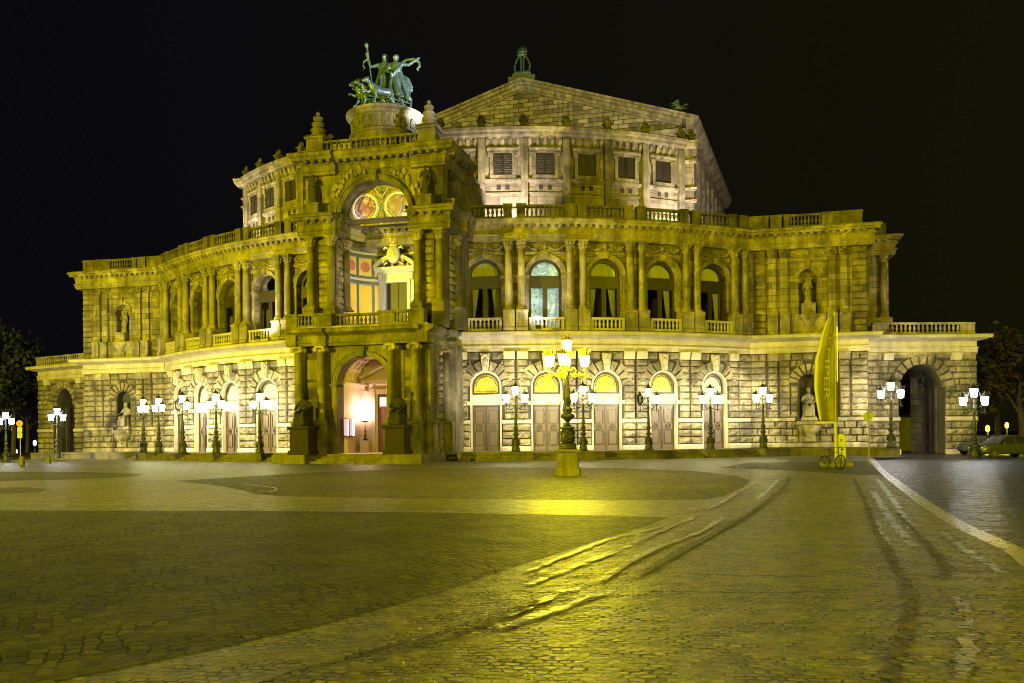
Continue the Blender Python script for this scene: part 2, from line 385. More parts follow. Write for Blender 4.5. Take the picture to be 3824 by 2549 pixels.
# ------------------------------------------------------------------ ground
def cobble(name, c1, c2, joint, sx, sy, rot, rough, warp=.35, wscale=.25, bump=.8, wet=.0, jsize=.012, big=.35, jscale=3.0, wave=1.0):
    """stone setts laid in wandering rows"""
    m, t, b = nodes(name); L = t.links
    tc = nn(t, 'ShaderNodeTexCoord'); obj = tc.outputs['Object']
    nw = nn(t, 'ShaderNodeTexNoise', Scale=wscale, Detail=2.0); L.new(obj, nw.inputs[0])
    v1 = nn(t, 'ShaderNodeVectorMath', operation='SUBTRACT'); L.new(nw.outputs['Color'], v1.inputs[0]); v1.inputs[1].default_value = (.5, .5, .5)
    v2 = nn(t, 'ShaderNodeVectorMath', operation='SCALE'); L.new(v1.outputs[0], v2.inputs[0]); v2.inputs['Scale'].default_value = warp * 6
    nw2 = nn(t, 'ShaderNodeTexNoise', Scale=5.0, Detail=2.0); L.new(obj, nw2.inputs[0])
    v3 = nn(t, 'ShaderNodeVectorMath', operation='SUBTRACT'); L.new(nw2.outputs['Color'], v3.inputs[0]); v3.inputs[1].default_value = (.5, .5, .5)
    v4 = nn(t, 'ShaderNodeVectorMath', operation='SCALE'); L.new(v3.outputs[0], v4.inputs[0]); v4.inputs['Scale'].default_value = .13
    a1 = nn(t, 'ShaderNodeVectorMath', operation='ADD'); L.new(obj, a1.inputs[0]); L.new(v2.outputs[0], a1.inputs[1])
    a2 = nn(t, 'ShaderNodeVectorMath', operation='ADD'); L.new(a1.outputs[0], a2.inputs[0]); L.new(v4.outputs[0], a2.inputs[1])
    mp = nn(t, 'ShaderNodeMapping'); mp.inputs['Rotation'].default_value = (0, 0, rot); L.new(a2.outputs[0], mp.inputs[0])
    br = nn(t, 'ShaderNodeTexBrick', Scale=1.0); br.offset = .5; br.inputs['Brick Width'].default_value = sx; br.inputs['Row Height'].default_value = sy
    br.inputs['Mortar Size'].default_value = jsize; br.inputs['Mortar Smooth'].default_value = .5
    br.inputs['Color1'].default_value = (*c1, 1); br.inputs['Color2'].default_value = (*c2, 1); br.inputs['Mortar'].default_value = (*[(p + q) / 2 for p, q in zip(c1, c2)], 1)
    L.new(mp.outputs[0], br.inputs['Vector'])
    nj = nn(t, 'ShaderNodeTexNoise', Scale=jscale, Detail=3.0); L.new(obj, nj.inputs[0])
    jf = nn(t, 'ShaderNodeMath', operation='MULTIPLY'); L.new(br.outputs['Fac'], jf.inputs[0]); L.new(ramp(t, nj.outputs[0], [(.42, .12), (.58, 1.0)]), jf.inputs[1])
    bcol = mixc(t, br.outputs['Color'], joint, jf.outputs[0])
    nb = nn(t, 'ShaderNodeTexNoise', Scale=.16, Detail=6.0, Roughness=.65); L.new(obj, nb.inputs[0])
    col = mixc(t, bcol, ramp(t, nb.outputs[0], [(.35, 1 - big), (.68, 1.15)]), 1.0, 'MULTIPLY')
    nf = nn(t, 'ShaderNodeTexNoise', Scale=9.0, Detail=4.0, Roughness=.7); L.new(obj, nf.inputs[0])
    col = mixc(t, col, ramp(t, nf.outputs[0], [(.32, .4), (.68, 1.55)]), 1.0, 'MULTIPLY')
    L.new(col, b.inputs['Base Color'])
    rr = ramp(t, nf.outputs[0], [(.25, rough - .12), (.75, rough + .12)]); L.new(rr, b.inputs['Roughness'])
    b.inputs['Specular IOR Level'].default_value = max(.0, .2 + wet)
    nwv = nn(t, 'ShaderNodeTexNoise', Scale=2.3, Detail=3.0); L.new(obj, nwv.inputs[0])
    iv = nn(t, 'ShaderNodeMath', operation='SUBTRACT'); iv.inputs[0].default_value = 1.0; L.new(jf.outputs[0], iv.inputs[1])
    ad = nn(t, 'ShaderNodeMath', operation='MULTIPLY_ADD'); L.new(nf.outputs[0], ad.inputs[0]); ad.inputs[1].default_value = .5; L.new(iv.outputs[0], ad.inputs[2])
    bp = nn(t, 'ShaderNodeBump', Strength=bump, Distance=.05); ad2 = nn(t, 'ShaderNodeMath', operation='MULTIPLY_ADD'); L.new(nwv.outputs[0], ad2.inputs[0]); ad2.inputs[1].default_value = wave; L.new(ad.outputs[0], ad2.inputs[2]); L.new(ad2.outputs[0], bp.inputs['Height']); L.new(bp.outputs[0], b.inputs['Normal'])
    return m
M['sett'] = cobble('square_setts', (.215, .195, .038), (.075, .068, .015), (.006, .005, .002), .12, .085, .12, .46, big=.45, warp=.12, jsize=.017, jscale=2.5, bump=1.0, wet=.25)
M['fine'] = cobble('dark_fine_setts', (.155, .14, .03), (.065, .058, .014), (.008, .007, .003), .1, .08, 1.45, .6, warp=.3, wscale=.3, big=.45, jsize=.016, bump=1.0)
M['arc_sett'] = cobble('worn_setts_in_arcs', (.105, .095, .018), (.034, .031, .007), (.004, .0035, .001), .17, .15, 1.11, .6, warp=.09, wscale=.75, jsize=.022, big=.6, jscale=1.2, bump=1.0)
M['slab'] = cobble('polished_setts_glint', (.25, .23, .12), (.13, .12, .06), (.006, .005, .003), .13, .10, .2, .36, warp=.05, bump=.42, wet=.5, big=.5, jsize=.03, jscale=5.0)  # polished bands; the paler base also stands in for lamp glints
M['gutter'] = cobble('gutter_setts', (.15, .125, .03), (.05, .041, .012), (.007, .006, .003), .13, .10, 1.4, .5, warp=.1, bump=1.0, big=.5, jsize=.02)
M['kerb'] = cobble('kerb_granite', (.24, .225, .19), (.17, .16, .135), (.04, .036, .03), 1.5, 3.0, .9, .32, warp=.0, bump=.5, big=.3, wet=.4)
M['road'] = cobble('wet_road_setts', (.042, .04, .036), (.026, .025, .023), (.006, .006, .006), .22, .16, .3, .38, warp=.2, bump=1.0, wet=.35, big=.4, wave=4.0, jsize=.03)
K = 1.6262
def gp(x, y, z=0.0):
    X, Y = pix(x * K, y * K, z); return (X, Y)
def sheet(name, pts, z, mat, kind='structure', sub=0):
    me = bpy.data.meshes.new(name); me.from_pydata([(x, y, z) for x, y in pts], [], [tuple(range(len(pts)))])
    bm = bmesh.new(); bm.from_mesh(me); bmesh.ops.triangulate(bm, faces=bm.faces); bmesh.ops.recalc_face_normals(bm, faces=bm.faces)
    if sum(f.normal.z for f in bm.faces) < 0: bmesh.ops.reverse_faces(bm, faces=bm.faces)
    bm.to_mesh(me); bm.free()
    o = bpy.data.objects.new(name, me); COL.objects.link(o); me.materials.append(mat); o['kind'] = kind
    return o
def smoothline(pts, n=6):
    out = []
    P = [pts[0]] + list(pts) + [pts[-1]]
    for i in range(1, len(P) - 2):
        for k in range(n):
            t = k / n; p0, p1, p2, p3 = P[i - 1], P[i], P[i + 1], P[i + 2]
            out.append(tuple(.5 * (2 * b + (c - a) * t + (2 * a - 5 * b + 4 * c - d) * t * t + (3 * b - a - 3 * c + d) * t ** 3) for a, b, c, d in zip(p0, p1, p2, p3)))
    out.append(tuple(pts[-1])); return out
def strip(name, pts, w, z, mat, kind='structure'):
    pts = smoothline(pts, 24); d_ = [pts[0]]
    for p_ in pts[1:]:
        if hypot(p_[0] - d_[-1][0], p_[1] - d_[-1][1]) > .11: d_.append(p_)
    pts = d_; vs = []; n = len(pts)
    for i in range(n):
        a, b = pts[max(i - 1, 0)], pts[min(i + 1, n - 1)]; dx, dy = b[0] - a[0], b[1] - a[1]; l = hypot(dx, dy) or 1
        j1, j2 = w / 2 + random.uniform(-.045, .03), w / 2 + random.uniform(-.045, .03)
        vs += [(pts[i][0] - dy / l * j1, pts[i][1] + dx / l * j1, z), (pts[i][0] + dy / l * j2, pts[i][1] - dx / l * j2, z)]
    me = bpy.data.meshes.new(name); me.from_pydata(vs, [], [(2 * i, 2 * i + 1, 2 * i + 3, 2 * i + 2) for i in range(n - 1) if mat is not M['slab'] or random.random() < .88])
    o = bpy.data.objects.new(name, me); COL.objects.link(o); me.materials.append(mat); o['kind'] = kind; return o
# the square: one sheet to the horizon; the road lies a kerb lower on the right
kerb_px = [(2003, 1050), (2030, 1078), (2068, 1107), (2110, 1136), (2150, 1163), (2230, 1208), (2352, 1262), (2600, 1370)]
kl = [gp(*p) for p in kerb_px]
dx, dy = kl[0][0] - kl[1][0], kl[0][1] - kl[1][1]
kend = (kl[0][0] + .6, kl[0][1] + 3)
last = kl[-1]
plaza = sheet('plaza', [(-900, -60), (last[0] + 6, -60)] + [(last[0] + 1, 2)] + kl[::-1] + [kend, (kend[0] + .5, 60), (24, 900), (-900, 900)], 0.0, M['sett'])
rd = sheet('road', [(-20, -70), (900, -70), (900, 900), (10, 900)], -.12, M['road'])
# kerb: a real step of pale stones
kb = MB(); kpts = smoothline([kend] + kl + [(last[0] + 1, 2), (last[0] + 6, -60)], 4)
for i in range(len(kpts) - 1):
    (x0, y0), (x1, y1) = kpts[i], kpts[i + 1]; l = hypot(x1 - x0, y1 - y0) or 1; nx, ny = -(y1 - y0) / l, (x1 - x0) / l
    if ny * 0 + nx < 0: nx, ny = -nx, -ny
    w = .30
    kb.add([(x0 - nx * w, y0 - ny * w, .004), (x0 + nx * .02, y0 + ny * .02, .004), (x0 + nx * .05, y0 + ny * .05, -.2), (x1 - nx * w, y1 - ny * w, .004), (x1 + nx * .02, y1 + ny * .02, .004), (x1 + nx * .05, y1 + ny * .05, -.2)],
           [(0, 1, 4, 3), (1, 2, 5, 4)])
kb.build('kerb', M['kerb'], recalc=False)['kind'] = 'structure'
isl = [(400, 1104), (470, 1100), (600, 1092), (760, 1083), (950, 1076), (1150, 1073), (1400, 1074), (1600, 1082), (1690, 1092), (1722, 1104), (1708, 1118), (1660, 1140), (1620, 1147), (1400, 1149), (1100, 1146), (800, 1143), (640, 1139), (575, 1133), (560, 1126), (500, 1115)]
sheet('paving_island', [gp(*p) for p in isl], .004, M['fine'])
isl2 = [(-900, 1172), (0, 1172), (600, 1173), (1000, 1177), (1400, 1184), (1535, 1188), (1490, 1206), (1330, 1255), (1180, 1303), (1000, 1364), (760, 1430), (500, 1488), (100, 1570), (-300, 1650), (-1500, 1750)]
sheet('paving_field', [gp(*p) for p in isl2], .004, M['arc_sett'])
sheet('paving_patch', [gp(*p) for p in [(-200, 1084), (0, 1083), (180, 1083), (330, 1089), (300, 1095), (120, 1102), (0, 1104), (-200, 1106)]], .004, M['fine'])
sheet('paving_oval', [gp(*p) for p in [(-80, 1128), (-20, 1120), (60, 1118), (110, 1123), (90, 1130), (0, 1134), (-60, 1133)]], .004, M['fine'])
sheet('paving_edge', [gp(*p) for p in [(1720, 1062), (1990, 1058), (2010, 1075), (2030, 1092), (1960, 1090), (1850, 1082), (1760, 1078), (1650, 1074)]], .004, M['fine'])
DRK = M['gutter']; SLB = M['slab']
for ip, (nm, w, mt, pl) in enumerate([
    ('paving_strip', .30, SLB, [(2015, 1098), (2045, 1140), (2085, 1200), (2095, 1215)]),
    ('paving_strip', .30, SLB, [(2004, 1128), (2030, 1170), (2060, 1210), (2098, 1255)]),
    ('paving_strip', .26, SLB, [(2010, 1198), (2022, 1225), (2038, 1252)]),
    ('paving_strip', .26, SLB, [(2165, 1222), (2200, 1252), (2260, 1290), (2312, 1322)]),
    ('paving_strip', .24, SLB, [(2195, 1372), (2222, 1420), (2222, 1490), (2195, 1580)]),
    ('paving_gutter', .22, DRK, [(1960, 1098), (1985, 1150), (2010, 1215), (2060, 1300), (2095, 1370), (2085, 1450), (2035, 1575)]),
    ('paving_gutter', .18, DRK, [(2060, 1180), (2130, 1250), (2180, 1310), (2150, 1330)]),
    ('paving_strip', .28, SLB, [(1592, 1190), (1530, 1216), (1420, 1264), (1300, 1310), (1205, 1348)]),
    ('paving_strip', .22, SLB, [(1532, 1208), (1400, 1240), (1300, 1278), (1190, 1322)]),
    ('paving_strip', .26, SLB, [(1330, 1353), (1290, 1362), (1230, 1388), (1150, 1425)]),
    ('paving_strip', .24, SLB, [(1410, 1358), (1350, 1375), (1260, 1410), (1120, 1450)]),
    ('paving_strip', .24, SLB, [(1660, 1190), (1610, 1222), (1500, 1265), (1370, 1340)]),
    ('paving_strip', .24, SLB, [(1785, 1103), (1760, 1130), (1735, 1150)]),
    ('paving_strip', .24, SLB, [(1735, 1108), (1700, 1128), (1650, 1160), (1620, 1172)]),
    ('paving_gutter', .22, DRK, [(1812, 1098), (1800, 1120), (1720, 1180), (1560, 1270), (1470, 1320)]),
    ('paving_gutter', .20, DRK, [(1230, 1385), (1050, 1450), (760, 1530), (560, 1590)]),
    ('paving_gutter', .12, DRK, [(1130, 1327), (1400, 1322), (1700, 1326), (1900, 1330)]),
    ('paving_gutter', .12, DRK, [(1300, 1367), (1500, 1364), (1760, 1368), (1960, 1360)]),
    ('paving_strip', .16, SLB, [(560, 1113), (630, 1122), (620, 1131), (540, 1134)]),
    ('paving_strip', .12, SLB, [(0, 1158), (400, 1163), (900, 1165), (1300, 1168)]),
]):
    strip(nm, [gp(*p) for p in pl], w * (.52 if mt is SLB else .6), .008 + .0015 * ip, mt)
# the strip of pale stone along the foot of the building
strip('footway', [wor(44.4 * sin(rad(a)), 44.4 * cos(rad(a))) for a in range(-50, 44, 6)] + [wor(34, 37)], 3.4, .006, cobble('footway_setts', (.17, .15, .1), (.12, .105, .07), (.03, .027, .02), .14, .12, .3, .5, bump=.4, wet=.3))
# ------------------------------------------------------------------ opera house
OP = empty('opera_house', (CX, CY, 0), -PHI)
tag(OP, 'floodlit sandstone opera house with curved arcaded front, tall portal and gabled stage tower', 'opera house')
ZF = .58
WA = [9.69, 15.96, 22.25, 28.55, 34.78]; WL = [-9.95, -16.15, -22.3, -28.35, -34.5]
HB = rad(3.12) * RW
ARC_A, ARC_B = -39.75, 39.75
sA, sB = rad(ARC_A) * RW, rad(ARC_B) * RW
CORN1 = [(-.2, 7.66), (.10, 7.66), (.10, 7.95), (.16, 7.98), (.16, 8.06), (.06, 8.1), (.06, 8.5), (.18, 8.54), (.5, 8.62), (.62, 8.66), (.86, 8.72), (.92, 8.93), (.86, 9.0), (-.2, 9.08)]
def entab2(mb, F, s0, s1, ns, e0=0, e1=0):
    mb.prof(F, [(-.2, 15.4), (.42, 15.4), (.42, 15.55), (.47, 15.56), (.47, 15.72), (.56, 15.8), (.56, 15.87), (.44, 15.88), (.44, 16.2), (.50, 16.26), (-.2, 16.26)], s0, s1, ns, True, e0, e1)
    mb.prof(F, [(-.2, 16.258), (.48, 16.258), (.48, 16.5), (-.2, 16.5)], s0, s1, ns, True, e0, e1)
    mb.prof(F, [(-.2, 16.498), (.78, 16.498), (.82, 16.66), (.90, 16.68), (.95, 16.83), (.86, 16.93), (-.2, 16.98)], s0, s1, ns, True, e0, e1)
    n = max(1, int((s1 - s0) / .52))
    for i in range(n):
        c = s0 + (s1 - s0) * (i + .5) / n
        mb.prof(F, [(.47, 16.28), (.56, 16.28), (.74, 16.4), (.76, 16.5), (.47, 16.5)], c - .13, c + .13)
# --- rusticated ground storey ------------------------------------------------
def rust_course(mb, F, s0, s1, z0, z1, phase, d=.17, L=.95, rock=.04, skip=None):
    """one course of stones between s0 and s1"""
    n = max(1, round((s1 - s0) / L)); e = [s0 + (s1 - s0) * i / n for i in range(n + 1)]
    if n > 1 and phase:
        e = [s0] + [x - (s1 - s0) / n / 2 for x in e[1:]] + [s1]
    for a, b in zip(e, e[1:]):
        if b - a > .12: mb.block(F, a + .012, b - .012, 0, z0 + .015, z1 - .015, d * 1.25 * random.uniform(.8, 1.15), .06, 2, rock * 1.3)
def keystone_head(mb, F, sc, zb, zt, q):
    """keystone carved as a bearded mask"""
    mb.prism(F, [(sc - .2, zb), (sc + .2, zb), (sc + .33, zt), (sc - .33, zt)], q, q + .3)
    h = (zt - zb)
    f = F
    def el(ds, dq, dz, r):
        mb2 = MB(); mb2.ell((0, 0, 0), r, 7, 5)
        mb.add([f(sc + ds + p[0], q + .3 + dq + p[1], zb + dz * h + p[2]) for p in mb2.v], mb2.f)
    el(0, .02, .55, (.2, .17, .3)); el(0, .12, .5, (.05, .08, .09)); el(0, .06, .22, (.16, .12, .2)); el(-.16, .02, .8, (.13, .13, .13)); el(.16, .02, .8, (.13, .13, .13)); el(0, .05, .9, (.2, .14, .12))
GW = {}
def ground_bay(mb, st, sm, F, sc, hb):
    # mb wall sheet, st rock-faced stones, sm smooth dressings
    w = 1.09; zs = 5.18
    mb.archwall(F, sc - hb, sc + hb, ZF - .3, 7.66, sc, w, ZF, zs, 0, .42, 16, 4)
    # surround of the opening
    sm.ring(F, sc, zs, w - .1, w + .02, -.3, .06, 0, pi, 16)
    for sg in (-1, 1):
        a, b = sorted((sc + sg * (w - .1), sc + sg * (w + .02))); sm.box(F, a, b, -.3, .06, ZF, zs)
        sm.box(F, *sorted((sc + sg * (w - .05), sc + sg * (w + .22))), .0, .2, 3.86, 4.12)
    sm.box(F, sc - w + .1, sc + w - .1, -.34, -.05, 3.86, 4.55); sm.prof(F, [(-.3, 4.4), (.02, 4.42), (.1, 4.52), (.1, 4.6), (-.3, 4.62)], sc - w + .1, sc + w - .1, 2)
    # voussoirs
    nv = 9
    for k in range(nv):
        a0, a1 = pi * k / nv + .02, pi * (k + 1) / nv - .02
        if k == nv // 2: continue
        r0, r1 = w + .03, w + (.78 if k % 2 else .92)
        pts = [(sc + r * cos(a), zs + r * sin(a)) for r, a in ((r0, a0), (r1, a0), (r1, a1), (r0, a1))]
        c = (sum(p[0] for p in pts) / 4, sum(p[1] for p in pts) / 4)
        inn = [(c[0] + (p[0] - c[0]) * .82, c[1] + (p[1] - c[1]) * .82) for p in pts]
        st.add([F(s, 0, z) for s, z in pts] + [F(s, .2 + random.uniform(-.03, .03), z) for s, z in inn], [(4, 5, 6, 7), (0, 1, 5, 4), (1, 2, 6, 5), (2, 3, 7, 6), (3, 0, 4, 7)], pts + inn)
    keystone_head(sm, F, sc, zs + w + .02, 7.5, .02)
    # piers left and right of the opening
    for sg in (-1, 1):
        edge = sc + sg * (w + .05); out = sc + sg * hb
        pil0, pil1 = out - sg * .06, out - sg * .86          # the pier stone strip beside the groove
        for c in range(9):
            z0 = 2.82 + c * .475; z1 = z0 + .475; zc = (z0 + z1) / 2
            lim = w + .05
            if zc > zs:
                rr = w + .86; dz = zc - zs; lim = sqrt(rr * rr - dz * dz) if dz < rr else 0
            a, b = sorted((sc + sg * (lim + .02), pil1))
            if b - a > .15: rust_course(st, F, a, b, z0, z1, c % 2, .13, .62)
            a, b = sorted((pil1, pil0)); st.block(F, a + .01, b - .01, .05, z0 + .012, z1 - .012, .2, .06, 2, .045)
        a, b = sorted((pil1, pil0)); sm.prof(F, [(0, 7.1), (.2, 7.1), (.3, 7.56), (.3, 7.64), (0, 7.64)], a, b)
        a, b = sorted((edge, pil1)); a2, b2 = (a, b)
        if sg: rust_course(st, F, min(sc + sg * .45, pil1), max(sc + sg * .45, pil1), 7.1, 7.62, 0, .15, .8)
        a, b = sorted((edge, out))
        sm.prof(F, [(0, 2.5), (.12, 2.5), (.2, 2.55), (.2, 2.74), (.1, 2.8), (0, 2.8)], a, b, 3)
        for c in range(3): rust_course(st, F, a, b, .92 + c * .53, .92 + (c + 1) * .53, c % 2, .2, .95, .05)
        sm.prof(F, [(-.1, ZF - .3), (.26, ZF - .3), (.26, .8), (.16, .92), (-.1, .92)], a, b, 3)
def arc_side(angs, sgn):
    for a in angs:
        wall = MB(); st = MB(); sm = MB(); ground_bay(wall, st, sm, ARC, rad(a) * RW, HB)
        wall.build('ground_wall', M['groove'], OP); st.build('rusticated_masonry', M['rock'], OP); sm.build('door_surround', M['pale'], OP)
    wall = MB(); st = MB(); sm = MB()
    out = rad(abs(angs[-1])) * RW + HB; end = rad(39.75) * RW
    a, b = sorted((sgn * out, sgn * end))
    wall.box(ARC, a, b, -.4, 0, ZF - .3, 7.66, 2)
    for c in range(9): rust_course(st, ARC, a, b, 2.82 + c * .475, 2.82 + (c + 1) * .475, c % 2, .15, .9)
    for c in range(3): rust_course(st, ARC, a, b, .92 + c * .53, .92 + (c + 1) * .53, c % 2, .2, .95)
    rust_course(st, ARC, a, b, 7.1, 7.62, 0, .15, .8)
    sm.prof(ARC, [(-.1, ZF - .3), (.26, ZF - .3), (.26, .8), (.16, .92), (-.1, .92)], a, b, 2); sm.prof(ARC, [(0, 2.5), (.12, 2.5), (.2, 2.55), (.2, 2.74), (.1, 2.8), (0, 2.8)], a, b, 2)
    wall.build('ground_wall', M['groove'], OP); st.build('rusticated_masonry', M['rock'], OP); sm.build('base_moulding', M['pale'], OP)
    wall = MB(); st = MB()
    inn = rad(abs(angs[0])) * RW - HB; a, b = sorted((sgn * inn, sgn * 2.5))
    wall.box(ARC, a, b, -.4, 0, ZF - .3, 7.66, 4)
    for c in range(9): rust_course(st, ARC, a, b, 2.82 + c * .475, 2.82 + (c + 1) * .475, c % 2, .15, .9)
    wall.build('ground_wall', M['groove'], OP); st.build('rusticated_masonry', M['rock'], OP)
arc_side(WA, 1); arc_side(WL, -1)
c1 = MB(); c1.prof(ARC, CORN1, sA, sB, 90); c1.build('first_cornice', M['pale'], OP)
# --- doors and lunettes -------------------------------------------------------
def door_mesh():
    leaf = MB(); w = .98
    leaf.box(ID, -w, w, -.40, -.30, ZF, 3.86); tr = MB()
    def rail(a, b, c, d, q=.03): tr.box(ID, a, b, -.302, -.30 + q, c, d)
    rail(-w, w, 3.70, 3.86, .06); rail(-w, -w + .1, ZF, 3.7, .05); rail(w - .1, w, ZF, 3.7, .05); rail(-.06, .06, ZF, 3.7, .06)
    for sg in (-1, 1):
        c = sg * .5
        for z0, z1 in ((.98, 2.02), (2.5, 3.5)):
            rail(c - .32, c + .32, z0, z0 + .05, .045); rail(c - .32, c + .32, z1 - .05, z1, .045); rail(c - .32, c - .27, z0, z1, .045); rail(c + .27, c + .32, z0, z1, .045)
        tr.ring(ID, c, 2.25, .16, .22, -.302, -.25, 0, 2 * pi, 14); tr.ring(ID, c, 2.25, .05, .09, -.302, -.25, 0, 2 * pi, 10)
    return leaf, tr
def mapped(src, F, sc):
    m = MB(); m.add([F(sc + p[0], p[1], p[2]) for p in src.v], src.f, src.uv); return m
def lun_frame():
    fr = MB(); w = .98; zs = 5.18
    fr.ring(ID, 0, zs, w - .13, w, -.40, -.22, 0, pi, 18)
    for sg in (-1, 1): fr.box(ID, *sorted((sg * (w - .13), sg * w)), -.40, -.22, 4.62, zs)
    fr.box(ID, -w, w, -.40, -.22, 4.60, 4.74)
    return fr
m, t, b = nodes('lunette_leaded_glass'); L = t.links
tc = nn(t, 'ShaderNodeTexCoord'); mp = nn(t, 'ShaderNodeMapping'); mp.inputs['Rotation'].default_value = (0, 0, pi / 4); L.new(tc.outputs['UV'], mp.inputs[0])
br = nn(t, 'ShaderNodeTexBrick', Scale=1.0); br.offset = 0; br.inputs['Brick Width'].default_value = .17; br.inputs['Row Height'].default_value = .17; br.inputs['Mortar Size'].default_value = .009
br.inputs['Color1'].default_value = (.5, .33, .03, 1); br.inputs['Color2'].default_value = (.42, .28, .03, 1); br.inputs['Mortar'].default_value = (.1, .07, .012, 1); L.new(mp.outputs[0], br.inputs['Vector'])
nz = nn(t, 'ShaderNodeTexNoise', Scale=1.2, Detail=4.0); L.new(tc.outputs['Object'], nz.inputs[0])
cc = mixc(t, br.outputs['Color'], ramp(t, nz.outputs[0], [(.3, .45), (.7, 1.2)]), 1.0, 'MULTIPLY')
L.new(cc, b.inputs['Base Color']); L.new(cc, b.inputs['Emission Color']); b.inputs['Emission Strength'].default_value = .16; b.inputs['Roughness'].default_value = .3
M['lunette'] = m
m, t, b = nodes('lunette_leaded_glass_dim'); L = t.links
tc = nn(t, 'ShaderNodeTexCoord'); mp = nn(t, 'ShaderNodeMapping'); mp.inputs['Rotation'].default_value = (0, 0, pi / 4); L.new(tc.outputs['UV'], mp.inputs[0])
br = nn(t, 'ShaderNodeTexBrick', Scale=1.0); br.offset = 0; br.inputs['Brick Width'].default_value = .17; br.inputs['Row Height'].default_value = .17; br.inputs['Mortar Size'].default_value = .009
br.inputs['Color1'].default_value = (.4, .36, .25, 1); br.inputs['Color2'].default_value = (.3, .28, .2, 1); br.inputs['Mortar'].default_value = (.08, .07, .05, 1); L.new(mp.outputs[0], br.inputs['Vector'])
L.new(br.outputs['Color'], b.inputs['Base Color']); b.inputs['Roughness'].default_value = .25
M['lunette_dim'] = m
LF = lun_frame(); DM, DT = door_mesh()
for i, a in enumerate(WA + WL):
    sc = rad(a) * RW
    d = mapped(DM, ARC, sc).build('door', M['wood'], OP)
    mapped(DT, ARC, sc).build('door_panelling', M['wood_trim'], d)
    h = MB(); h.ell(ARC(sc + .12, -.2, 1.75), (.04, .05, .04), 6, 4); h.ell(ARC(sc - .12, -.2, 1.75), (.04, .05, .04), 6, 4); h.build('door_handle', M['iron'], d)
    fr = mapped(LF, ARC, sc).build('lunette_window', M['wood_dark'], OP)
    g = MB(); g.halfdisc(lambda s, q, z: ARC(s, q, z), sc, 5.18, .86, -.33, 4.72, 16); g.build('pane', M['lunette'] if i < 4 else M['lunette_dim'], fr)
    ir = MB(); ir.ring(ARC, sc, 5.18, .70, .74, -.325, -.29, 0, pi, 16)
    for k in range(13):
        aa = pi * (k + .5) / 13; ir.ring(ARC, sc + .78 * cos(aa), 5.18 + .78 * sin(aa), .045, .065, -.325, -.29, 0, 2 * pi, 6)
    ir.box(ARC, sc - .74, sc + .74, -.325, -.29, 4.82, 4.85); ir.build('tracery', M['iron'], fr)
# --- upper storey on the arc --------------------------------------------------
up = MB(); dress = MB(); carve = MB()
def garland(mb, F, s0, s1, z0=14.68, z1=15.34, q=.02):
    """frieze of putti and swags"""
    mb.box(F, s0, s1, q - .1, q + .04, z0, z1, 3)
    n = 2; W_ = (s1 - s0) / n
    rnd = random.Random(int((s0 + 50) * 37))
    for k in range(n):
        a = s0 + k * W_
        for i in range(13):
            t_ = (i + .5) / 13; z = z1 - .16 - .34 * sin(pi * t_)
            e = MB(); r = rnd.uniform(.07, .12); e.ell((0, 0, 0), (r * 1.1, r, r * rnd.uniform(.7, 1.2)), 6, 4)
            mb.add([F(a + W_ * t_ + p[0], q + .08 + p[1], z + rnd.uniform(-.04, .04) + p[2]) for p in e.v], e.f)
        for i in range(9):
            e = MB(); e.ell((0, 0, 0), (rnd.uniform(.05, .12), .06, rnd.uniform(.04, .1)), 5, 4); ss, z = a + rnd.uniform(.1, .9) * W_, rnd.uniform(z0 + .08, z1 - .08)
            mb.add([F(ss + p[0], q + .05 + p[1], z + p[2]) for p in e.v], e.f)
    e = MB(); e.ell((0, 0, 0), (.16, .14, .22), 7, 5); c = (s0 + s1) / 2; mb.add([F(c + p[0], q + .1 + p[1], (z0 + z1) / 2 + .06 + p[2]) for p in e.v], e.f)
def upper_bay(F, sc, hb):
    w, zs = 1.2, 13.05
    up.archwall(F, sc - hb, sc + hb, 9.0, 15.5, sc, w, 9.06, zs, 0, .62, 18, 3)
    for r0, r1, q1 in ((w, w + .1, .1), (w + .1, w + .22, .14), (w + .22, w + .29, .2)): dress.ring(F, sc, zs, r0, r1, -.02, q1, 0, pi, 20)
    dress.prism(F, [(sc - .13, zs + w - .02), (sc + .13, zs + w - .02), (sc + .2, zs + w + .42), (sc - .2, zs + w + .42)], 0, .3)
    for sg in (-1, 1):
        dress.box(F, *sorted((sc + sg * w, sc + sg * (w + .3))), -.02, .1, 10.4, 12.84)
        dress.prof(F, [(-.3, 12.82), (.12, 12.82), (.16, 12.9), (.22, 12.96), (.22, 13.05), (-.3, 13.05)], *sorted((sc + sg * (w - .06), sc + sg * (hb + .001))), 1)
    dress.prof(F, [(0, 14.5), (.1, 14.5), (.16, 14.6), (.16, 14.68), (0, 14.68)], sc - hb + .7, sc + hb - .7, 3)
    garland(carve, F, sc - hb + .72, sc + hb - .72)
for a in WA + WL:
    dress = MB(); carve = MB(); upper_bay(ARC, rad(a) * RW, HB); dress.build('window_surround', M['smooth'], OP); carve.build('garland_frieze', M['carved'], OP, smooth=True)
for sgn, angs in ((1, WA), (-1, WL)):
    out = rad(abs(angs[-1])) * RW + HB; end = rad(39.75) * RW; a, b = sorted((sgn * out, sgn * end)); up.box(ARC, a, b, -.5, 0, 9.0, 15.5, 3)
    inn = rad(abs(angs[0])) * RW - HB; a, b = sorted((sgn * inn, sgn * 3.4)); up.box(ARC, a, b, -.5, 0, 9.0, 15.5, 3)
up.build('upper_wall', M['ashlar'], OP)
e2 = MB(); entab2(e2, ARC, sA, sB, 90); e2.build('main_cornice', M['smooth'], OP)
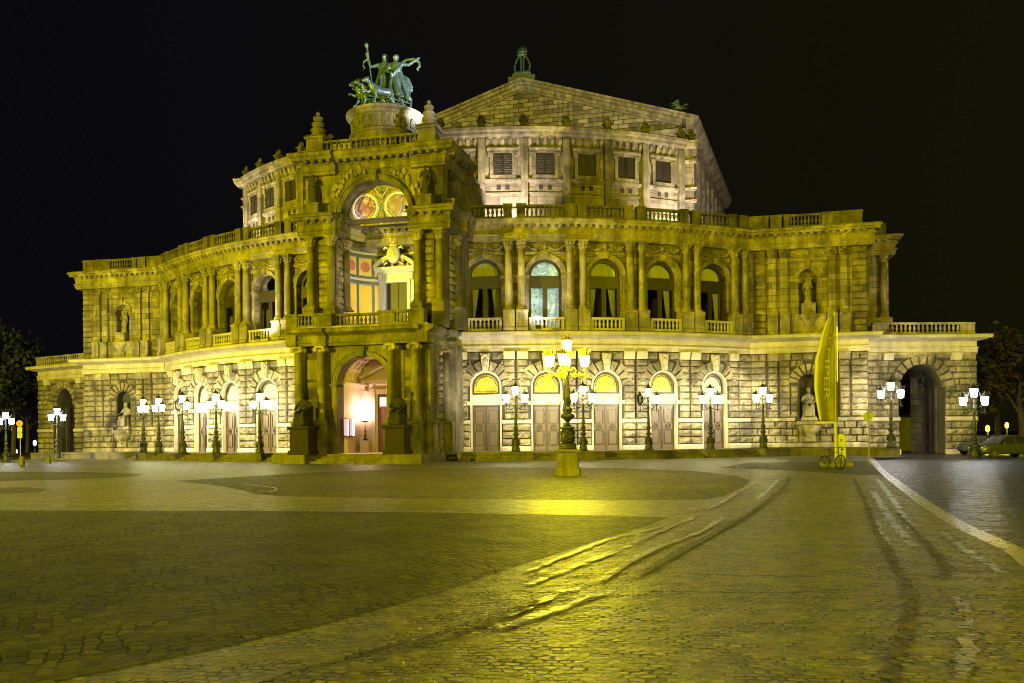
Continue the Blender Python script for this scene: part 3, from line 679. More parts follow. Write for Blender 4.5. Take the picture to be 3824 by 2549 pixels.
# columns
def column_mesh(zb, zt, r, order='cor'):
    sh = MB(); cap = MB(); H = zt - zb; ch = .68 if order == 'cor' else .42
    sh.box(ID, -r * 1.4, r * 1.4, -r * 1.4, r * 1.4, zb, zb + .1)
    pr = [(r * 1.38, .10), (r * 1.42, .14), (r * 1.38, .19), (r * 1.18, .21), (r * 1.2, .25), (r * 1.25, .28), (r * 1.05, .31), (r, .36)]
    for i in range(1, 7): t_ = i / 6; pr.append((r * (1 + .02 * sin(pi * t_ * .9) - .15 * t_ ** 1.6), .36 + (H - ch - .36) * t_))
    sh.lathe(ID, pr, 0, 0, zb, 14)
    rt = r * .85
    if order == 'cor':
        cp = [(rt * 1.12, 0), (rt * 1.12, .05), (rt * 1.0, .07, .02), (rt * 1.12, .16, .12), (rt * 1.34, .24, .14), (rt * 1.04, .27, .04), (rt * 1.15, .36, .12), (rt * 1.5, .47, .16), (rt * 1.2, .5, .04), (rt * 1.35, .58, .05)]
        cap.lathe(ID, cp, 0, 0, zt - ch, 32, lob=8)
        for i in range(4):
            a = pi / 4 + i * pi / 2; cap.ell((1.45 * rt * cos(a), 1.45 * rt * sin(a), zt - .16), (.09, .09, .09), 6, 4)
        cap.prism(ID, [(-r * 1.35, zt - .1), (r * 1.35, zt - .1), (r * 1.42, zt), (-r * 1.42, zt)], -r * 1.38, r * 1.38)
    else:
        cap.lathe(ID, [(rt * 1.1, 0), (rt * 1.1, .05), (rt * 1.02, .07), (rt * 1.25, .17), (rt * 1.25, .22)], 0, 0, zt - ch, 16)
        for sx in (-1, 1):
            for sq in (-1, 1): cap.lathe(lambda s, q, z, sx=sx, sq=sq: (sx * rt * 1.25 + s, sq * (rt * 1.0 + z * .4), zt - .24 + q), [(.06, -.05), (.15, 0), (.15, .3), (.08, .36)], n=10)
        cap.box(ID, -r * 1.25, r * 1.25, -r * 1.2, r * 1.2, zt - .14, zt)
    return sh, cap
def place(src, F, s0, q0, scale=1.0):
    m = MB(); m.add([F(s0 + p[0], q0 + p[1], p[2]) for p in src.v], src.f, src.uv); return m
CS, CC = column_mesh(10.48, 15.41, .27)
ped = MB(); pils = MB()
def column(F, s, q=.46, nm='column', src=(None, None), mat='smooth'):
    a, b = src if src[0] else (CS, CC)
    o = place(a, F, s, q).build(nm, M[mat], OP, smooth=False)
    for p in o.data.polygons:
        p.use_smooth = len(p.vertices) == 4
    place(b, F, s, q).build('capital', M['carved'], o)
PA = [12.82, 19.1, 25.38, 31.66, 37.75]; PL = [-13.05, -19.22, -25.32, -31.4, -37.45]
def pedestal(F, s0, s1, q1=.88):
    ped = MB()
    ped.prof(F, [(-.1, 9.04), (q1, 9.04), (q1, 9.24), (q1 - .06, 9.3), (q1 - .06, 10.28), (q1 + .03, 10.36), (q1 + .03, 10.48), (-.1, 10.48)], s0, s1, 2)
    ped.build('column_pedestal', M['smooth'], OP)
for a in PA + PL:
    sc = rad(a) * RW
    for d in (-.45, .45):
        column(ARC, sc + d); pedestal(ARC, sc + d - .41, sc + d + .41)
        pils = MB(); pils.box(ARC, sc + d - .25, sc + d + .25, -.02, .1, 10.48, 15.4); pils.build('pilaster', M['ashlar'], OP)
for s, in ((rad(6.95) * RW,), (rad(-7.1) * RW,)):
    column(ARC, s); pedestal(ARC, s - .41, s + .41)
# windows
def win_meshes():
    fr = MB(); w = 1.2; zs = 13.05; q0, q1 = -.56, -.42
    fr.ring(ID, 0, zs, w - .2, w, q0, q1, 0, pi, 20)
    for sg in (-1, 1): fr.box(ID, *sorted((sg * (w - .2), sg * w)), q0, q1, 9.06, zs)
    fr.box(ID, -w, w, q0, q1 + .05, 12.2, 13.0); fr.box(ID, -w, w, q0, q1 + .1, 12.9, 13.06)
    fr.box(ID, -.17, .17, q0, q1, 9.06, 12.2); fr.box(ID, -.03, .03, q0, q1 + .04, 9.06, 12.2); fr.box(ID, -w, w, q0, q1, 9.06, 9.3)
    pn = MB(); pn.add([(-1, -.5, 9.2), (1, -.5, 9.2), (1, -.5, 12.3), (-1, -.5, 12.3)], [(0, 1, 2, 3)])
    pn.halfdisc(ID, 0, zs, 1.02, -.5, 13.0, 18)
    return fr, pn
WF, WP = win_meshes()
def drape(side, wtop, wbot, q=-.85, z0=9.3, z1=12.3):
    m = MB(); n = 22; rows = 5; vs = []; fs = []
    for j in range(rows + 1):
        t_ = j / rows; z = z1 + (z0 - z1) * t_; ww = wtop + (wbot - wtop) * min(1, t_ * 1.15)
        for i in range(n + 1):
            u = i / n; vs.append((side * (1.0 - u * ww), q + .05 * sin(u * 34), z))
    for j in range(rows):
        for i in range(n): a = j * (n + 1) + i; fs.append((a, a + 1, a + n + 2, a + n + 1))
    m.add(vs, fs); return m
def ruffle():
    m = MB(); n = 60; vs = []
    for i in range(n + 1):
        x = -1.02 + 2.04 * i / n; h = sqrt(max(0, 1.04 - x * x)); q = -.72 + .03 * sin(i * 2.1); vs += [(x, q, 13.0), (x, q, 13.05 + h)]
    m.add(vs, [(2 * i, 2 * i + 2, 2 * i + 3, 2 * i + 1) for i in range(n)]); return m
RUF = ruffle()
mI, tI, bI = nodes('lit_room_glow'); L = tI.links
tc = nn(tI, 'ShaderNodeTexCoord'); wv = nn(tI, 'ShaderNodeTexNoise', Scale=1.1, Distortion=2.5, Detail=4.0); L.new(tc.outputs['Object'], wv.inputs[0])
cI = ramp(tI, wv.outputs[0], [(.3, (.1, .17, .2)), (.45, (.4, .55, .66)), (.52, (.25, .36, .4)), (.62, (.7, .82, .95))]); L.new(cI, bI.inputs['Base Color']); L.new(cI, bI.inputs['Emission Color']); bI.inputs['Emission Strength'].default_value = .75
for i, a in enumerate(WA + WL):
    sc = rad(a) * RW
    o = mapped(WF, ARC, sc).build('arched_window', M['wood_dark'], OP)
    mapped(WP, ARC, sc).build('pane', M['glass'], o)
    if i != 1:
        conf = {0: [(-1, .5, .12), (1, .55, .25)], 2: [(-1, .5, .2), (1, .6, .2)], 3: [(1, .55, .2)], 4: [(1, .5, .25)]}.get(i, [(1, .5, .2)])
        for side, wt, wb in conf: mapped(drape(side, wt, wb), ARC, sc).build('curtain', M['curtain'], o)
        mapped(RUF, ARC, sc).build('pelmet_curtain', M['curtain'], o)
    else:
        e = MB(); e.box(ARC, sc - 1.15, sc + 1.15, -1.0, -.95, 9.1, 14.4); e.build('lit_room_panel', mI, o)  # panel that glows by itself in place of a lit room
# dark foyer behind the windows
fo = MB(); fo.prof(ARC, [(-4.5, 8.95), (-3.9, 8.95), (-3.9, 15.45), (-4.5, 15.45)], sA, sB, 40); fo.prof(ARC, [(-4, 8.94), (-.5, 8.94), (-.5, 9.0), (-4, 9.0)], sA, sB, 40); fo.prof(ARC, [(-4, 15.3), (-.5, 15.3), (-.5, 15.36), (-4, 15.36)], sA, sB, 40); fo.build('foyer_walls', M['interior'], OP)
# balustrades
BAL = [(.05, 0), (.09, .02), (.09, .06), (.05, .09), (.095, .2), (.105, .27), (.07, .4), (.05, .48), (.085, .51), (.085, .55)]
def balustrade(F, s0, s1, z0, q=0.0, h=.9, n=None, mat='smooth', th=.16, name='balustrade', ends=0.0, parent=None, ns=2):
    mb = MB(); n = n or max(2, int((s1 - s0 - 2 * ends) / .3))
    mb.box(F, s0, s1, q - th, q + th, z0, z0 + h * .15, ns); mb.box(F, s0, s1, q - th - .04, q + th + .04, z0 + h * .84, z0 + h, ns)
    if ends:
        for a, b in ((s0, s0 + ends), (s1 - ends, s1)): mb.box(F, a, b, q - th * .8, q + th * .8, z0 + h * .15, z0 + h * .84)
    k = (h * .69) / .55
    for i in range(n):
        s = s0 + ends + (s1 - s0 - 2 * ends) * (i + .5) / n
        mb.lathe(F, [(r, zz * k) for r, zz in BAL], s, q, z0 + h * .15, 7)
    return mb.build(name, M[mat], parent or OP)
for a in WA + WL:
    sc = rad(a) * RW; balustrade(ARC, sc - 1.22, sc + 1.22, 9.06, .52, .9, 7, 'pale', ends=.2, name='balcony_balustrade')
rp = MB()
ed = [6.9] + PA
for sgn, lst in ((1, [7.3] + PA), (-1, [7.3] + [-x for x in PL])):
    for k in range(len(lst) - 1):
        a, b = rad(lst[k]) * RW + .75, rad(lst[k + 1]) * RW - .75
        if k == 0: a -= .5
        a, b = sorted((sgn * a, sgn * b)); balustrade(ARC, a, b, 17.0, .2, .95, None, 'dark', name='roof_balustrade')
    for x in lst:
        c = sgn * rad(x) * RW
        for d in (-.47, .47): rp = MB(); rp.box(ARC, c + d - .3, c + d + .3, -.05, .45, 16.97, 18.0); rp.box(ARC, c + d - .34, c + d + .34, -.09, .49, 17.85, 18.02); rp.build('balustrade_pier', M['dark'], OP)
# --- corner pavilions -----------------------------------------------------------
PQ = 30.5
def pavilion(sgn):
    F = (lambda s, q, z: (sgn * s, -(PQ + q), z))      # s = distance from the axis
    wall = MB(); st = MB(); sm = MB(); low = MB(); cv = MB()
    x0, x1 = 25.2, 33.55
    nc, w = 29.4, .67
    # ground storey with statue niche
    low.archwall(F, x0, x1, ZF - .3, 7.66, nc, w, 2.16, 5.36, 0, .75, 14, 4)
    low.box(F, nc - w - .3, nc + w + .3, -1.0, -.75, 2.0, 6.3)
    for c in range(9):
        z0 = 2.82 + c * .475; z1 = z0 + .475; zc = (z0 + z1) / 2
        lim = w + .1
        if zc > 5.36: dz = zc - 5.36; rr = 1.55; lim = sqrt(rr * rr - dz * dz) if dz < rr else 0
        rust_course(st, F, x0 + .05, 26.35, z0, z1, c % 2, .17, .75); rust_course(st, F, 32.35, x1 - .02, z0, z1, c % 2, .17, .8)
        for a, b in ((26.5, 27.2), (27.35, 28.05), (30.7, 31.4), (31.55, 32.25)): st.block(F, a, b, .05, z0 + .01, z1 - .01, .18, .06, 2, .04)
        rust_course(st, F, 28.1, nc - lim, z0, z1, 0, .13, .6) if nc - lim > 28.3 else None
        rust_course(st, F, nc + lim, 30.68, z0, z1, 0, .13, .6) if nc + lim < 30.5 else None
        if lim == 0: rust_course(st, F, 28.1, 30.68, z0, z1, c % 2, .13, .85)
    for k in range(9):
        a0, a1 = pi * k / 9 + .03, pi * (k + 1) / 9 - .03; pts = [(nc + r * cos(a), 5.36 + r * sin(a)) for r, a in ((w + .08, a0), (1.5, a0), (1.5, a1), (w + .08, a1))]
        c = (sum(p[0] for p in pts) / 4, sum(p[1] for p in pts) / 4); inn = [(c[0] + (p[0] - c[0]) * .85, c[1] + (p[1] - c[1]) * .85) for p in pts]
        st.add([F(s, 0, z) for s, z in pts] + [F(s, .17, z) for s, z in inn], [(4, 5, 6, 7), (0, 1, 5, 4), (1, 2, 6, 5), (2, 3, 7, 6), (3, 0, 4, 7)], pts + inn)
    for a, b in ((26.45, 27.25), (27.3, 28.1), (30.65, 31.45), (31.5, 32.3)): sm.prof(F, [(0, 7.1), (.22, 7.1), (.32, 7.56), (.32, 7.64), (0, 7.64)], a, b)
    rust_course(st, F, 28.12, 30.63, 7.1, 7.62, 0, .15, .85); rust_course(st, F, x0 + .05, 26.4, 7.1, 7.62, 0, .15, .7); rust_course(st, F, 32.35, x1, 7.1, 7.62, 0, .15, .7)
    sm.prof(F, [(0, 2.5), (.12, 2.5), (.2, 2.55), (.2, 2.74), (.1, 2.8), (0, 2.8)], x0, nc - 1.0, 1); sm.prof(F, [(0, 2.5), (.12, 2.5), (.2, 2.55), (.2, 2.74), (.1, 2.8), (0, 2.8)], nc + 1.0, x1, 1)
    for c in range(3):
        rust_course(st, F, x0 + .05, nc - .75, .92 + c * .53, .92 + (c + 1) * .53, c % 2, .2, .95, .05); rust_course(st, F, nc + .75, x1, .92 + c * .53, .92 + (c + 1) * .53, c % 2, .2, .95, .05)
        rust_course(st, F, nc - .75, nc + .75, .92 + c * .53, .92 + (c + 1) * .53, c % 2, .1, .75, .03)
    sm.prof(F, [(-.1, ZF - .3), (.26, ZF - .3), (.26, .8), (.16, .92), (-.1, .92)], x0, x1, 1)
    # shelf and bracket under the lower niche
    sm.prof(F, [(-.2, 2.2), (.5, 2.2), (.62, 2.3), (.66, 2.5), (-.2, 2.55)], nc - .95, nc + .95)
    bow = MB(); bow.lathe(F, [(.35, 1.3), (.42, 1.36), (.45, 1.5), (.72, 1.75), (.82, 2.0), (.86, 2.12), (.86, 2.22)], nc, .1, 0, 24, sq=.75)
    sm.add(bow.v, bow.f); sm.box(F, nc - .45, nc + .45, 0, .35, 1.0, 1.36)
    # first cornice
    c_ = MB(); c_.prof(F, CORN1, x0, x1, 1, True, 0, 1.0); c_.build('first_cornice', M['pale'], OP)
    # upper storey
    wall.archwall(F, x0, x1, 9.0, 15.5, nc, w, 10.5, 13.2, 0, .7, 14, 3); wall.box(F, nc - w - .3, nc + w + .3, -1.0, -.7, 10.3, 14.2)
    sm.ring(F, nc, 13.2, w, w + .1, -.02, .06, 0, pi, 16); sm.ring(F, nc, 13.2, w + .1, w + .28, -.02, .12, 0, pi, 16)
    sm.prism(F, [(nc - .1, 13.85), (nc + .1, 13.85), (nc + .18, 14.55), (nc - .18, 14.55)], 0, .25)
    sm.prof(F, [(-.2, 12.95), (.1, 12.95), (.18, 13.05), (.18, 13.14), (-.2, 13.14)], 27.95, nc - w); sm.prof(F, [(-.2, 12.95), (.1, 12.95), (.18, 13.05), (.18, 13.14), (-.2, 13.14)], nc + w, 30.8)
    sm.prof(F, [(0, 14.5), (.1, 14.5), (.16, 14.6), (.16, 14.68), (0, 14.68)], 27.95, 30.8)
    garland(cv, (lambda s, q, z: F(s, q, z)), 27.95, 30.8)
    sh = MB()
    for a, b in ((26.57, 27.11), (27.43, 27.95), (30.8, 31.31), (31.64, 32.15)):
        sm.box(F, a - .03, b + .03, -.02, .3, 10.48, 10.8); sh.box(F, a, b, -.02, .24, 10.8, 14.75); c2 = (a + b) / 2
        cc_ = MB(); cc_.prism(F, [(a, 14.75), (b, 14.75), (b + .12, 15.4), (a - .12, 15.4)], -.02, .3)
        for i in range(12): cc_.add(*(lambda e: ([F(c2 + random.uniform(-.3, .3) + p[0], .3 + p[1], 14.85 + (i % 4) * .15 + p[2]) for p in e.v], e.f))(ellm(.07)))
        cv.add(cc_.v, cc_.f)
        sm.prof(F, [(-.1, 9.04), (.62, 9.04), (.62, 9.24), (.56, 9.3), (.56, 10.28), (.65, 10.36), (.65, 10.48), (-.1, 10.48)], a - .1, b + .1)
    sm.prof(F, [(-.1, 9.04), (.35, 9.04), (.35, 10.28), (.42, 10.36), (.42, 10.48), (-.1, 10.48)], 28.1, 30.65)
    # carved statue socle and bracket
    sm.prof(F, [(-.3, 10.48), (.55, 10.48), (.55, 10.6), (.45, 10.66), (.45, 11.15), (.55, 11.22), (.55, 11.3), (-.3, 11.3)], nc - .48, nc + .48)
    b2 = MB(); b2.lathe(F, [(.2, 9.5), (.3, 9.62), (.42, 9.95), (.62, 10.2), (.7, 10.3), (.7, 10.42)], nc, .4, 0, 16, sq=.6); sm.add(b2.v, b2.f); sm.box(F, nc - .45, nc + .45, .3, .48, 9.2, 9.6)
    for z in range(13):
        z0 = 9.1 + z * .487; rust_course(st, F, x0 + .3, 26.42, z0, z0 + .487, z % 2, .12, .7, .03); rust_course(st, F, 32.5, x1, z0, z0 + .487, z % 2, .12, .7, .03)
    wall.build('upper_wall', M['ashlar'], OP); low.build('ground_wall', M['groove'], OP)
    for m_ in st.split([26.45, 28.1, 30.65, 32.3]): m_.build('rusticated_masonry', M['rock'], OP)
    for m_ in sm.split([26.2, 27.28, 28.15, 30.65, 31.48, 32.6]): m_.build('pavilion_moulding', M['smooth'], OP)
    for m_ in sh.split([27.28, 29, 31.48]): m_.build('pilaster', M['ashlar'], OP)
    for m_ in cv.split([28.0, 30.75]): m_.build('garland_frieze', M['carved'], OP, smooth=True)
    e = MB(); entab2(e, F, x0, x1, 1, 0, 1.0); e.build('main_cornice', M['smooth'], OP)
    # roof parapet: solid ends, open middle
    pr_ = MB()
    for a, b in ((25.0, 26.6), (26.75, 27.55), (27.7, 28.1), (30.4, 33.2)): pr_.box(F, a, b, -.05, .4, 16.97, 17.95); pr_.box(F, a - .04, b + .04, -.09, .45, 17.8, 17.98)
    pr_.build('roof_parapet', M['dark'], OP); balustrade(F, 28.1, 30.4, 17.0, .17, .95, 9, 'dark', name='roof_balustrade')
    # return wall, stepped back side front with its own order
    G = (lambda s, q, z: (sgn * (x1 + q), -(PQ - s), z))
    r_ = MB(); r_.box(G, 0, 3.8, -1.0, 0, ZF - .3, 16.4, 2); r_.build('return_wall', M['ashlar'], OP)
    rs = MB()
    for z in range(13): rust_course(rs, G, .02, 3.6, 9.1 + z * .487, 9.1 + (z + 1) * .487, z % 2, .12, .9, .03)
    rs.build('rusticated_masonry', M['rock'], OP)
    c_ = MB(); c_.prof(G, CORN1, 0, 3.8, 1, True, 1.0, 0); c_.build('first_cornice', M['pale'], OP)
    e = MB(); entab2(e, G, 0, 3.9, 1, 1.0, 0); e.build('main_cornice', M['smooth'], OP)
    SFx = 35.9
    S = (lambda s, q, z: (sgn * (x1 + s), -(26.2 + q), z))
    b = MB(); b.box(S, .0, SFx - x1, -10, 0, 9.0, 16.3, 2); b.box(S, 0, SFx - x1, -10, 0, ZF - .3, 9.0, 2); b.build('side_front_wall', M['ashlar'], OP)
    e = MB(); entab2(e, S, -.3, SFx - x1, 1, 0, 1.0); e.build('main_cornice', M['smooth'], OP)
    e = MB(); S2 = (lambda s, q, z: (sgn * (SFx + q), -(26.2 - s), z)); entab2(e, S2, 0, 10, 1, 1.0, 0); e.build('main_cornice', M['smooth'], OP)
    column(S, SFx - x1 - .45, .42); column(lambda s, q, z: S(s, q, z), .65, .42)
    b = MB(); b.box(S, 0, SFx - x1 + .1, -.3, .9, 9.04, 10.48); b.build('column_pedestals', M['smooth'], OP)
    b = MB(); b.box(S, -.2, SFx - x1 - .2, -.3, .3, 16.97, 17.9); b.build('roof_parapet', M['dark'], OP)
def ellm(r):
    e = MB(); e.ell((0, 0, 0), (r, r * .8, r), 5, 4); return e
pavilion(1); pavilion(-1)
# inner reveal where the pavilions meet the arc
# --- carriage arches left and right ------------------------------------------------
def wing(sgn, xo, qo, xi, qi):
    """front from the inner point (xi, qi) to the outer corner (xo, qo)"""
    Lx = hypot(xo - xi, qo - qi); ux, uq = (xo - xi) / Lx, (qo - qi) / Lx
    nx, nq = -uq * sgn, ux * sgn
    if nq < 0: nx, nq = -nx, -nq
    F = (lambda s, q, z: (xi + ux * s + nx * q, -(qi + uq * s + nq * q), z))
    wall = MB(); st = MB(); sm = MB(); Ln = Lx
    sc = Ln - 4.25; w = 1.8; zs = 5.0
    wall.archwall(F, -1.0, Ln, -.2, 7.66, sc, w, -.1, zs, 0, .9, 18, 4)
    for c in range(11):
        z0 = 2.82 + (c - 0) * .475; z1 = z0 + .475; zc = (z0 + z1) / 2
        if c > 8: break
        lim = w + .04
        if zc > zs: dz = zc - zs; rr = w + .72; lim = sqrt(rr * rr - dz * dz) if dz < rr else 0
        rust_course(st, F, -.3, sc - lim, z0, z1, c % 2, .15, .95) if lim else rust_course(st, F, -.3, Ln, z0, z1, c % 2, .15, .95)
        if lim: rust_course(st, F, sc + lim, Ln + .03, z0, z1, c % 2, .15, .95)
    for k in range(11):
        a0, a1 = pi * k / 11 + .025, pi * (k + 1) / 11 - .025; r1 = w + .7
        pts = [(sc + r * cos(a), zs + r * sin(a)) for r, a in ((w - .05, a0), (r1, a0), (r1, a1), (w - .05, a1))]
        c = (sum(p[0] for p in pts) / 4, sum(p[1] for p in pts) / 4); inn = [(c[0] + (p[0] - c[0]) * .85, c[1] + (p[1] - c[1]) * .85) for p in pts]
        st.add([F(s, -.3, z) for s, z in pts] + [F(s, .22 + .08 * (k == 5), z) for s, z in inn], [(4, 5, 6, 7), (0, 1, 5, 4), (1, 2, 6, 5), (2, 3, 7, 6), (3, 0, 4, 7)], pts + inn)
    for s in (sc - w - .85, sc + w + .85): sm.prof(F, [(0, 7.1), (.2, 7.1), (.3, 7.56), (.3, 7.64), (0, 7.64)], s - .4, s + .4)
    for a, b in ((-.3, sc - w - 1.3), (sc + w + 1.3, Ln)): rust_course(st, F, a, b, 7.1, 7.62, 0, .14, .9)
    rust_course(st, F, sc - 2.2, sc + 2.2, 7.25, 7.62, 0, .08, 1.0)
    for a, b in ((-.3, sc - w), (sc + w, Ln)):
        sm.prof(F, [(0, 2.45), (.14, 2.45), (.22, 2.52), (.22, 2.74), (.1, 2.8), (0, 2.8)], a, b)
        for c in range(4): rust_course(st, F, a, b, .3 + c * .53, .3 + (c + 1) * .53, c % 2, .2, .95, .05)
        sm.prof(F, [(-.1, -.1), (.3, -.1), (.3, .22), (.2, .3), (-.1, .3)], a, b)
    c_ = MB(); c_.prof(F, CORN1, -1, Ln, 1, True, 0, .9); c_.build('first_cornice', M['pale'], OP)
    # outer end, passage walls, roof
    D = 7.0
    G = (lambda s, q, z: F(Ln + q, -s, z))
    e_ = MB(); e_.box(G, 0, D, -1.4, 0, -.2, 7.66); c2 = MB(); c2.prof(G, CORN1, 0, D, 1, True, .9, 0); c2.build('first_cornice', M['pale'], OP)
    for c in range(9): rust_course(st, G, 0.02, D, 2.82 + c * .475, 3.295 + c * .475, c % 2, .15, .95)
    e_.box(F, -1, Ln, -1.2, 0.2, 7.5, 7.66); e_.box(F, -1, Ln, -D, .1, 8.95, 9.05)
    # the passage runs straight back beside the house, whatever the angle of its front
    ps = MB(); out = [(sc - w, -.1), (sc - w, zs)] + [(sc + w * cos(pi - pi * i / 16), zs + w * sin(pi - pi * i / 16)) for i in range(1, 16)] + [(sc + w, zs), (sc + w, -.1)]
    fr_ = [F(s, -.88, z) for s, z in out]; bk_ = [(x, y + D, z) for x, y, z in fr_]; m_ = len(out)
    off = lambda p, k: p
    ps.add(fr_ + bk_, [(k, k + 1, m_ + k + 1, m_ + k) for k in range(m_ - 1)])
    for side in (0, m_ - 1):
        x, y, _ = fr_[side]; sgx = -1 if x < (fr_[0][0] + fr_[-1][0]) / 2 else 1
        for k in range(4): ps.box(lambda s, q, z, x=x, y=y, sgx=sgx: (x - sgx * q, y + s, z), .5 + k * 1.75, 1.0 + k * 1.75, -.05, .09, -.1, zs)
        ps.box(lambda s, q, z, x=x, y=y, sgx=sgx: (x + sgx * q, y + s, z), 0.0, D, .04, .5, -.1, 7.5)
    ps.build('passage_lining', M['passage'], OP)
    e_.build('passage_wall', M['ashlar'], OP)
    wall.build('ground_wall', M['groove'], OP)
    for m_ in st.split([sc - w - .75, sc + w + .75]): m_.build('rusticated_masonry', M['rock'], OP)
    for m_ in sm.split([sc - w - 1.3, sc, sc + w + 1.3]): m_.build('wing_moulding', M['pale'], OP)
    balustrade(F, .1, Ln - .3, 9.06, .3, .85, 17, 'smooth', ends=1.1, name='roof_balustrade')
    return F, sc
WFR = wing(1, 42.05, 26.2, 34.0, 28.4)
WFL = wing(-1, -43.2, 25.3, -35.0, 27.9)
# --- portal ---------------------------------------------------------------------------
XP = -.45
def PF(s, q, z): return (XP + s, -(44.3 + q), z)
pw = MB(); pm = MB(); pst = MB(); pcv = MB()
AW, AZ = 1.86, 5.24
pw.archwall(PF, -4.7, 4.55, ZF - .5, 8.0, 0.05, AW, ZF, AZ, 0, 1.1, 20, 3)
for r0, r1, q1 in ((AW, AW + .12, .06), (AW + .12, AW + .3, .1), (AW + .3, AW + .36, .16)): pm.ring(PF, .05, AZ, r0, r1, -.02, q1, 0, pi, 24)
pm.prism(PF, [(-.12, AZ + AW - .05), (.22, AZ + AW - .05), (.3, 7.72), (-.2, 7.72)], 0, .3)
for sg in (-1, 1):
    pm.prof(PF, [(-1, 5.08), (.1, 5.08), (.18, 5.16), (.18, 5.24), (-1, 5.24)], *sorted((.05 + sg * AW, .05 + sg * (AW + .5))))
    pm.box(PF, *sorted((.05 + sg * AW, .05 + sg * (AW + .34))), -.02, .08, ZF, 5.1)
# panels between the column pairs
for c in (-3.56, 3.42):
    pm.box(PF, c - .36, c + .36, 0, .06, 5.6, 6.9); pm.box(PF, c - .36, c + .36, 0, .06, 5.0, 5.4); pm.box(PF, c - .4, c + .4, 0, .1, 4.1, 4.2)
PCS, PCC = column_mesh(2.7, 7.77, .28, 'ion')
for s in (-4.38, -2.72, 2.2, 3.85):
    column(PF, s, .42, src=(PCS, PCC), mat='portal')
    pm.box(PF, s - .3, s + .3, -.02, .14, 2.7, 7.77)
    pm.prof(PF, [(-.1, ZF), (.85, ZF), (.85, .85), (.78, .95), (.78, 2.5), (.86, 2.58), (.86, 2.7), (-.1, 2.7)], s - .42, s + .42)
def p_entab(mb, F, s0, s1, q0=0.0, e0=.0, e1=.0):
    sh = lambda pr: [(q + q0 if q > -.1 else q, z) for q, z in pr]
    mb.prof(F, sh([(-.3, 7.77), (.5, 7.77), (.5, 7.95), (.56, 7.97), (.56, 8.1), (.48, 8.12), (.48, 8.42), (.6, 8.5), (.78, 8.56), (.98, 8.66), (1.02, 8.84), (.96, 8.92), (-.3, 8.98)]), s0, s1, 1, True, e0, e1)
p_entab(pm, PF, -4.85, -2.25, .25); p_entab(pm, PF, 1.75, 4.4, .25); p_entab(pm, PF, -2.3, 1.8, 0)
# portal flanks: front pier, recess, rear pier with its column
for sg in (-1, 1):
    x1 = 4.55 if sg > 0 else 4.7
    G = (lambda s, q, z, sg=sg, x1=x1: (XP + sg * (x1 + q + s * .10), -(44.3 - s), z))
    pw.box(G, 0, 9.2, -1.6, 0, ZF - .5, 8.0, 3)
    for a, b in ((.05, .7), (1.05, 1.3)):
        pm.box(G, a, b, -.02, .22, ZF, 7.77); pm.prof(G, [(-.1, ZF), (.5, ZF), (.5, .9), (.4, .95), (.4, 2.5), (.5, 2.58), (.5, 2.7), (-.1, 2.7)], a - .05, b + .05)
    for c in range(10): rust_course(pst, G, 1.35, 2.3, 2.82 + c * .475, 3.295 + c * .475, 0, .2, .9)
    for c in range(3): rust_course(pst, G, 1.4, 2.2, 1.0 + c * .5, 1.5 + c * .5, 0, .2, .9)
    for a, b, q0 in ((-.95, .8, .12), (.85, 1.5, .0), (1.5, 2.15, -.12), (2.15, 3.7, .2)):
        pm.prof(G, [(q + q0 if q > -.1 else q, z) for q, z in [(-.3, 7.77), (.3, 7.77), (.3, 7.95), (.36, 8.1), (.28, 8.12), (.28, 8.42), (.4, 8.5), (.7, 8.66), (.74, 8.84), (.68, 8.92), (-.3, 8.98)]], a, b)
    # rear pier facing the square
    Hh = (lambda s, q, z, sg=sg: (XP + sg * s, -(41.2 + q), z))
    pw.box(Hh, 4.3, 5.55, -6, 0, ZF - .5, 8.0); column(Hh, 4.98, .38, src=(PCS, PCC), mat='portal'); pm.box(Hh, 4.68, 5.3, -.02, .12, 2.7, 7.77)
    pm.prof(Hh, [(-.1, ZF - .1), (.78, ZF - .1), (.78, .95), (.72, 1.0), (.72, 2.5), (.8, 2.58), (.8, 2.7), (-.1, 2.7)], 4.5, 5.5)
    pm.prof(Hh, [(-.3, 7.77), (.66, 7.77), (.66, 7.95), (.72, 8.1), (.64, 8.12), (.64, 8.42), (.76, 8.5), (1.1, 8.66), (1.14, 8.84), (1.08, 8.92), (-.3, 8.98)], 4.3, 5.5, 1, True, 0, .5)
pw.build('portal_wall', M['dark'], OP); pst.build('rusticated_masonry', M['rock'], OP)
# portal floor of the balcony and its balustrade with piers
bf = MB(); bf.box(PF, -5.0, 4.9, -6.5, .9, 8.9, 9.02); bf.build('balcony_floor', M['smooth'], OP)
balustrade(PF, -1.75, 1.55, 9.0, .45, .85, 11, 'dark', name='balcony_balustrade')
balustrade(PF, -4.2, -2.9, 9.0, .75, .9, 4, 'dark', name='balcony_balustrade', ends=.12); balustrade(PF, 2.55, 3.7, 9.0, .75, .9, 3, 'dark', name='balcony_balustrade', ends=.12)
for a, b, q in ((-5.0, -4.2, .75), (-2.9, -1.75, .7), (1.55, 2.55, .7), (3.7, 4.7, .75)):
    pm.box(PF, a, b, q - .45, q + .2, 8.98, 9.75); pm.prof(PF, [(q - .5, 9.72), (q + .24, 9.72), (q + .3, 9.8), (q + .3, 9.9), (q - .5, 9.92)], a - .05, b + .05)
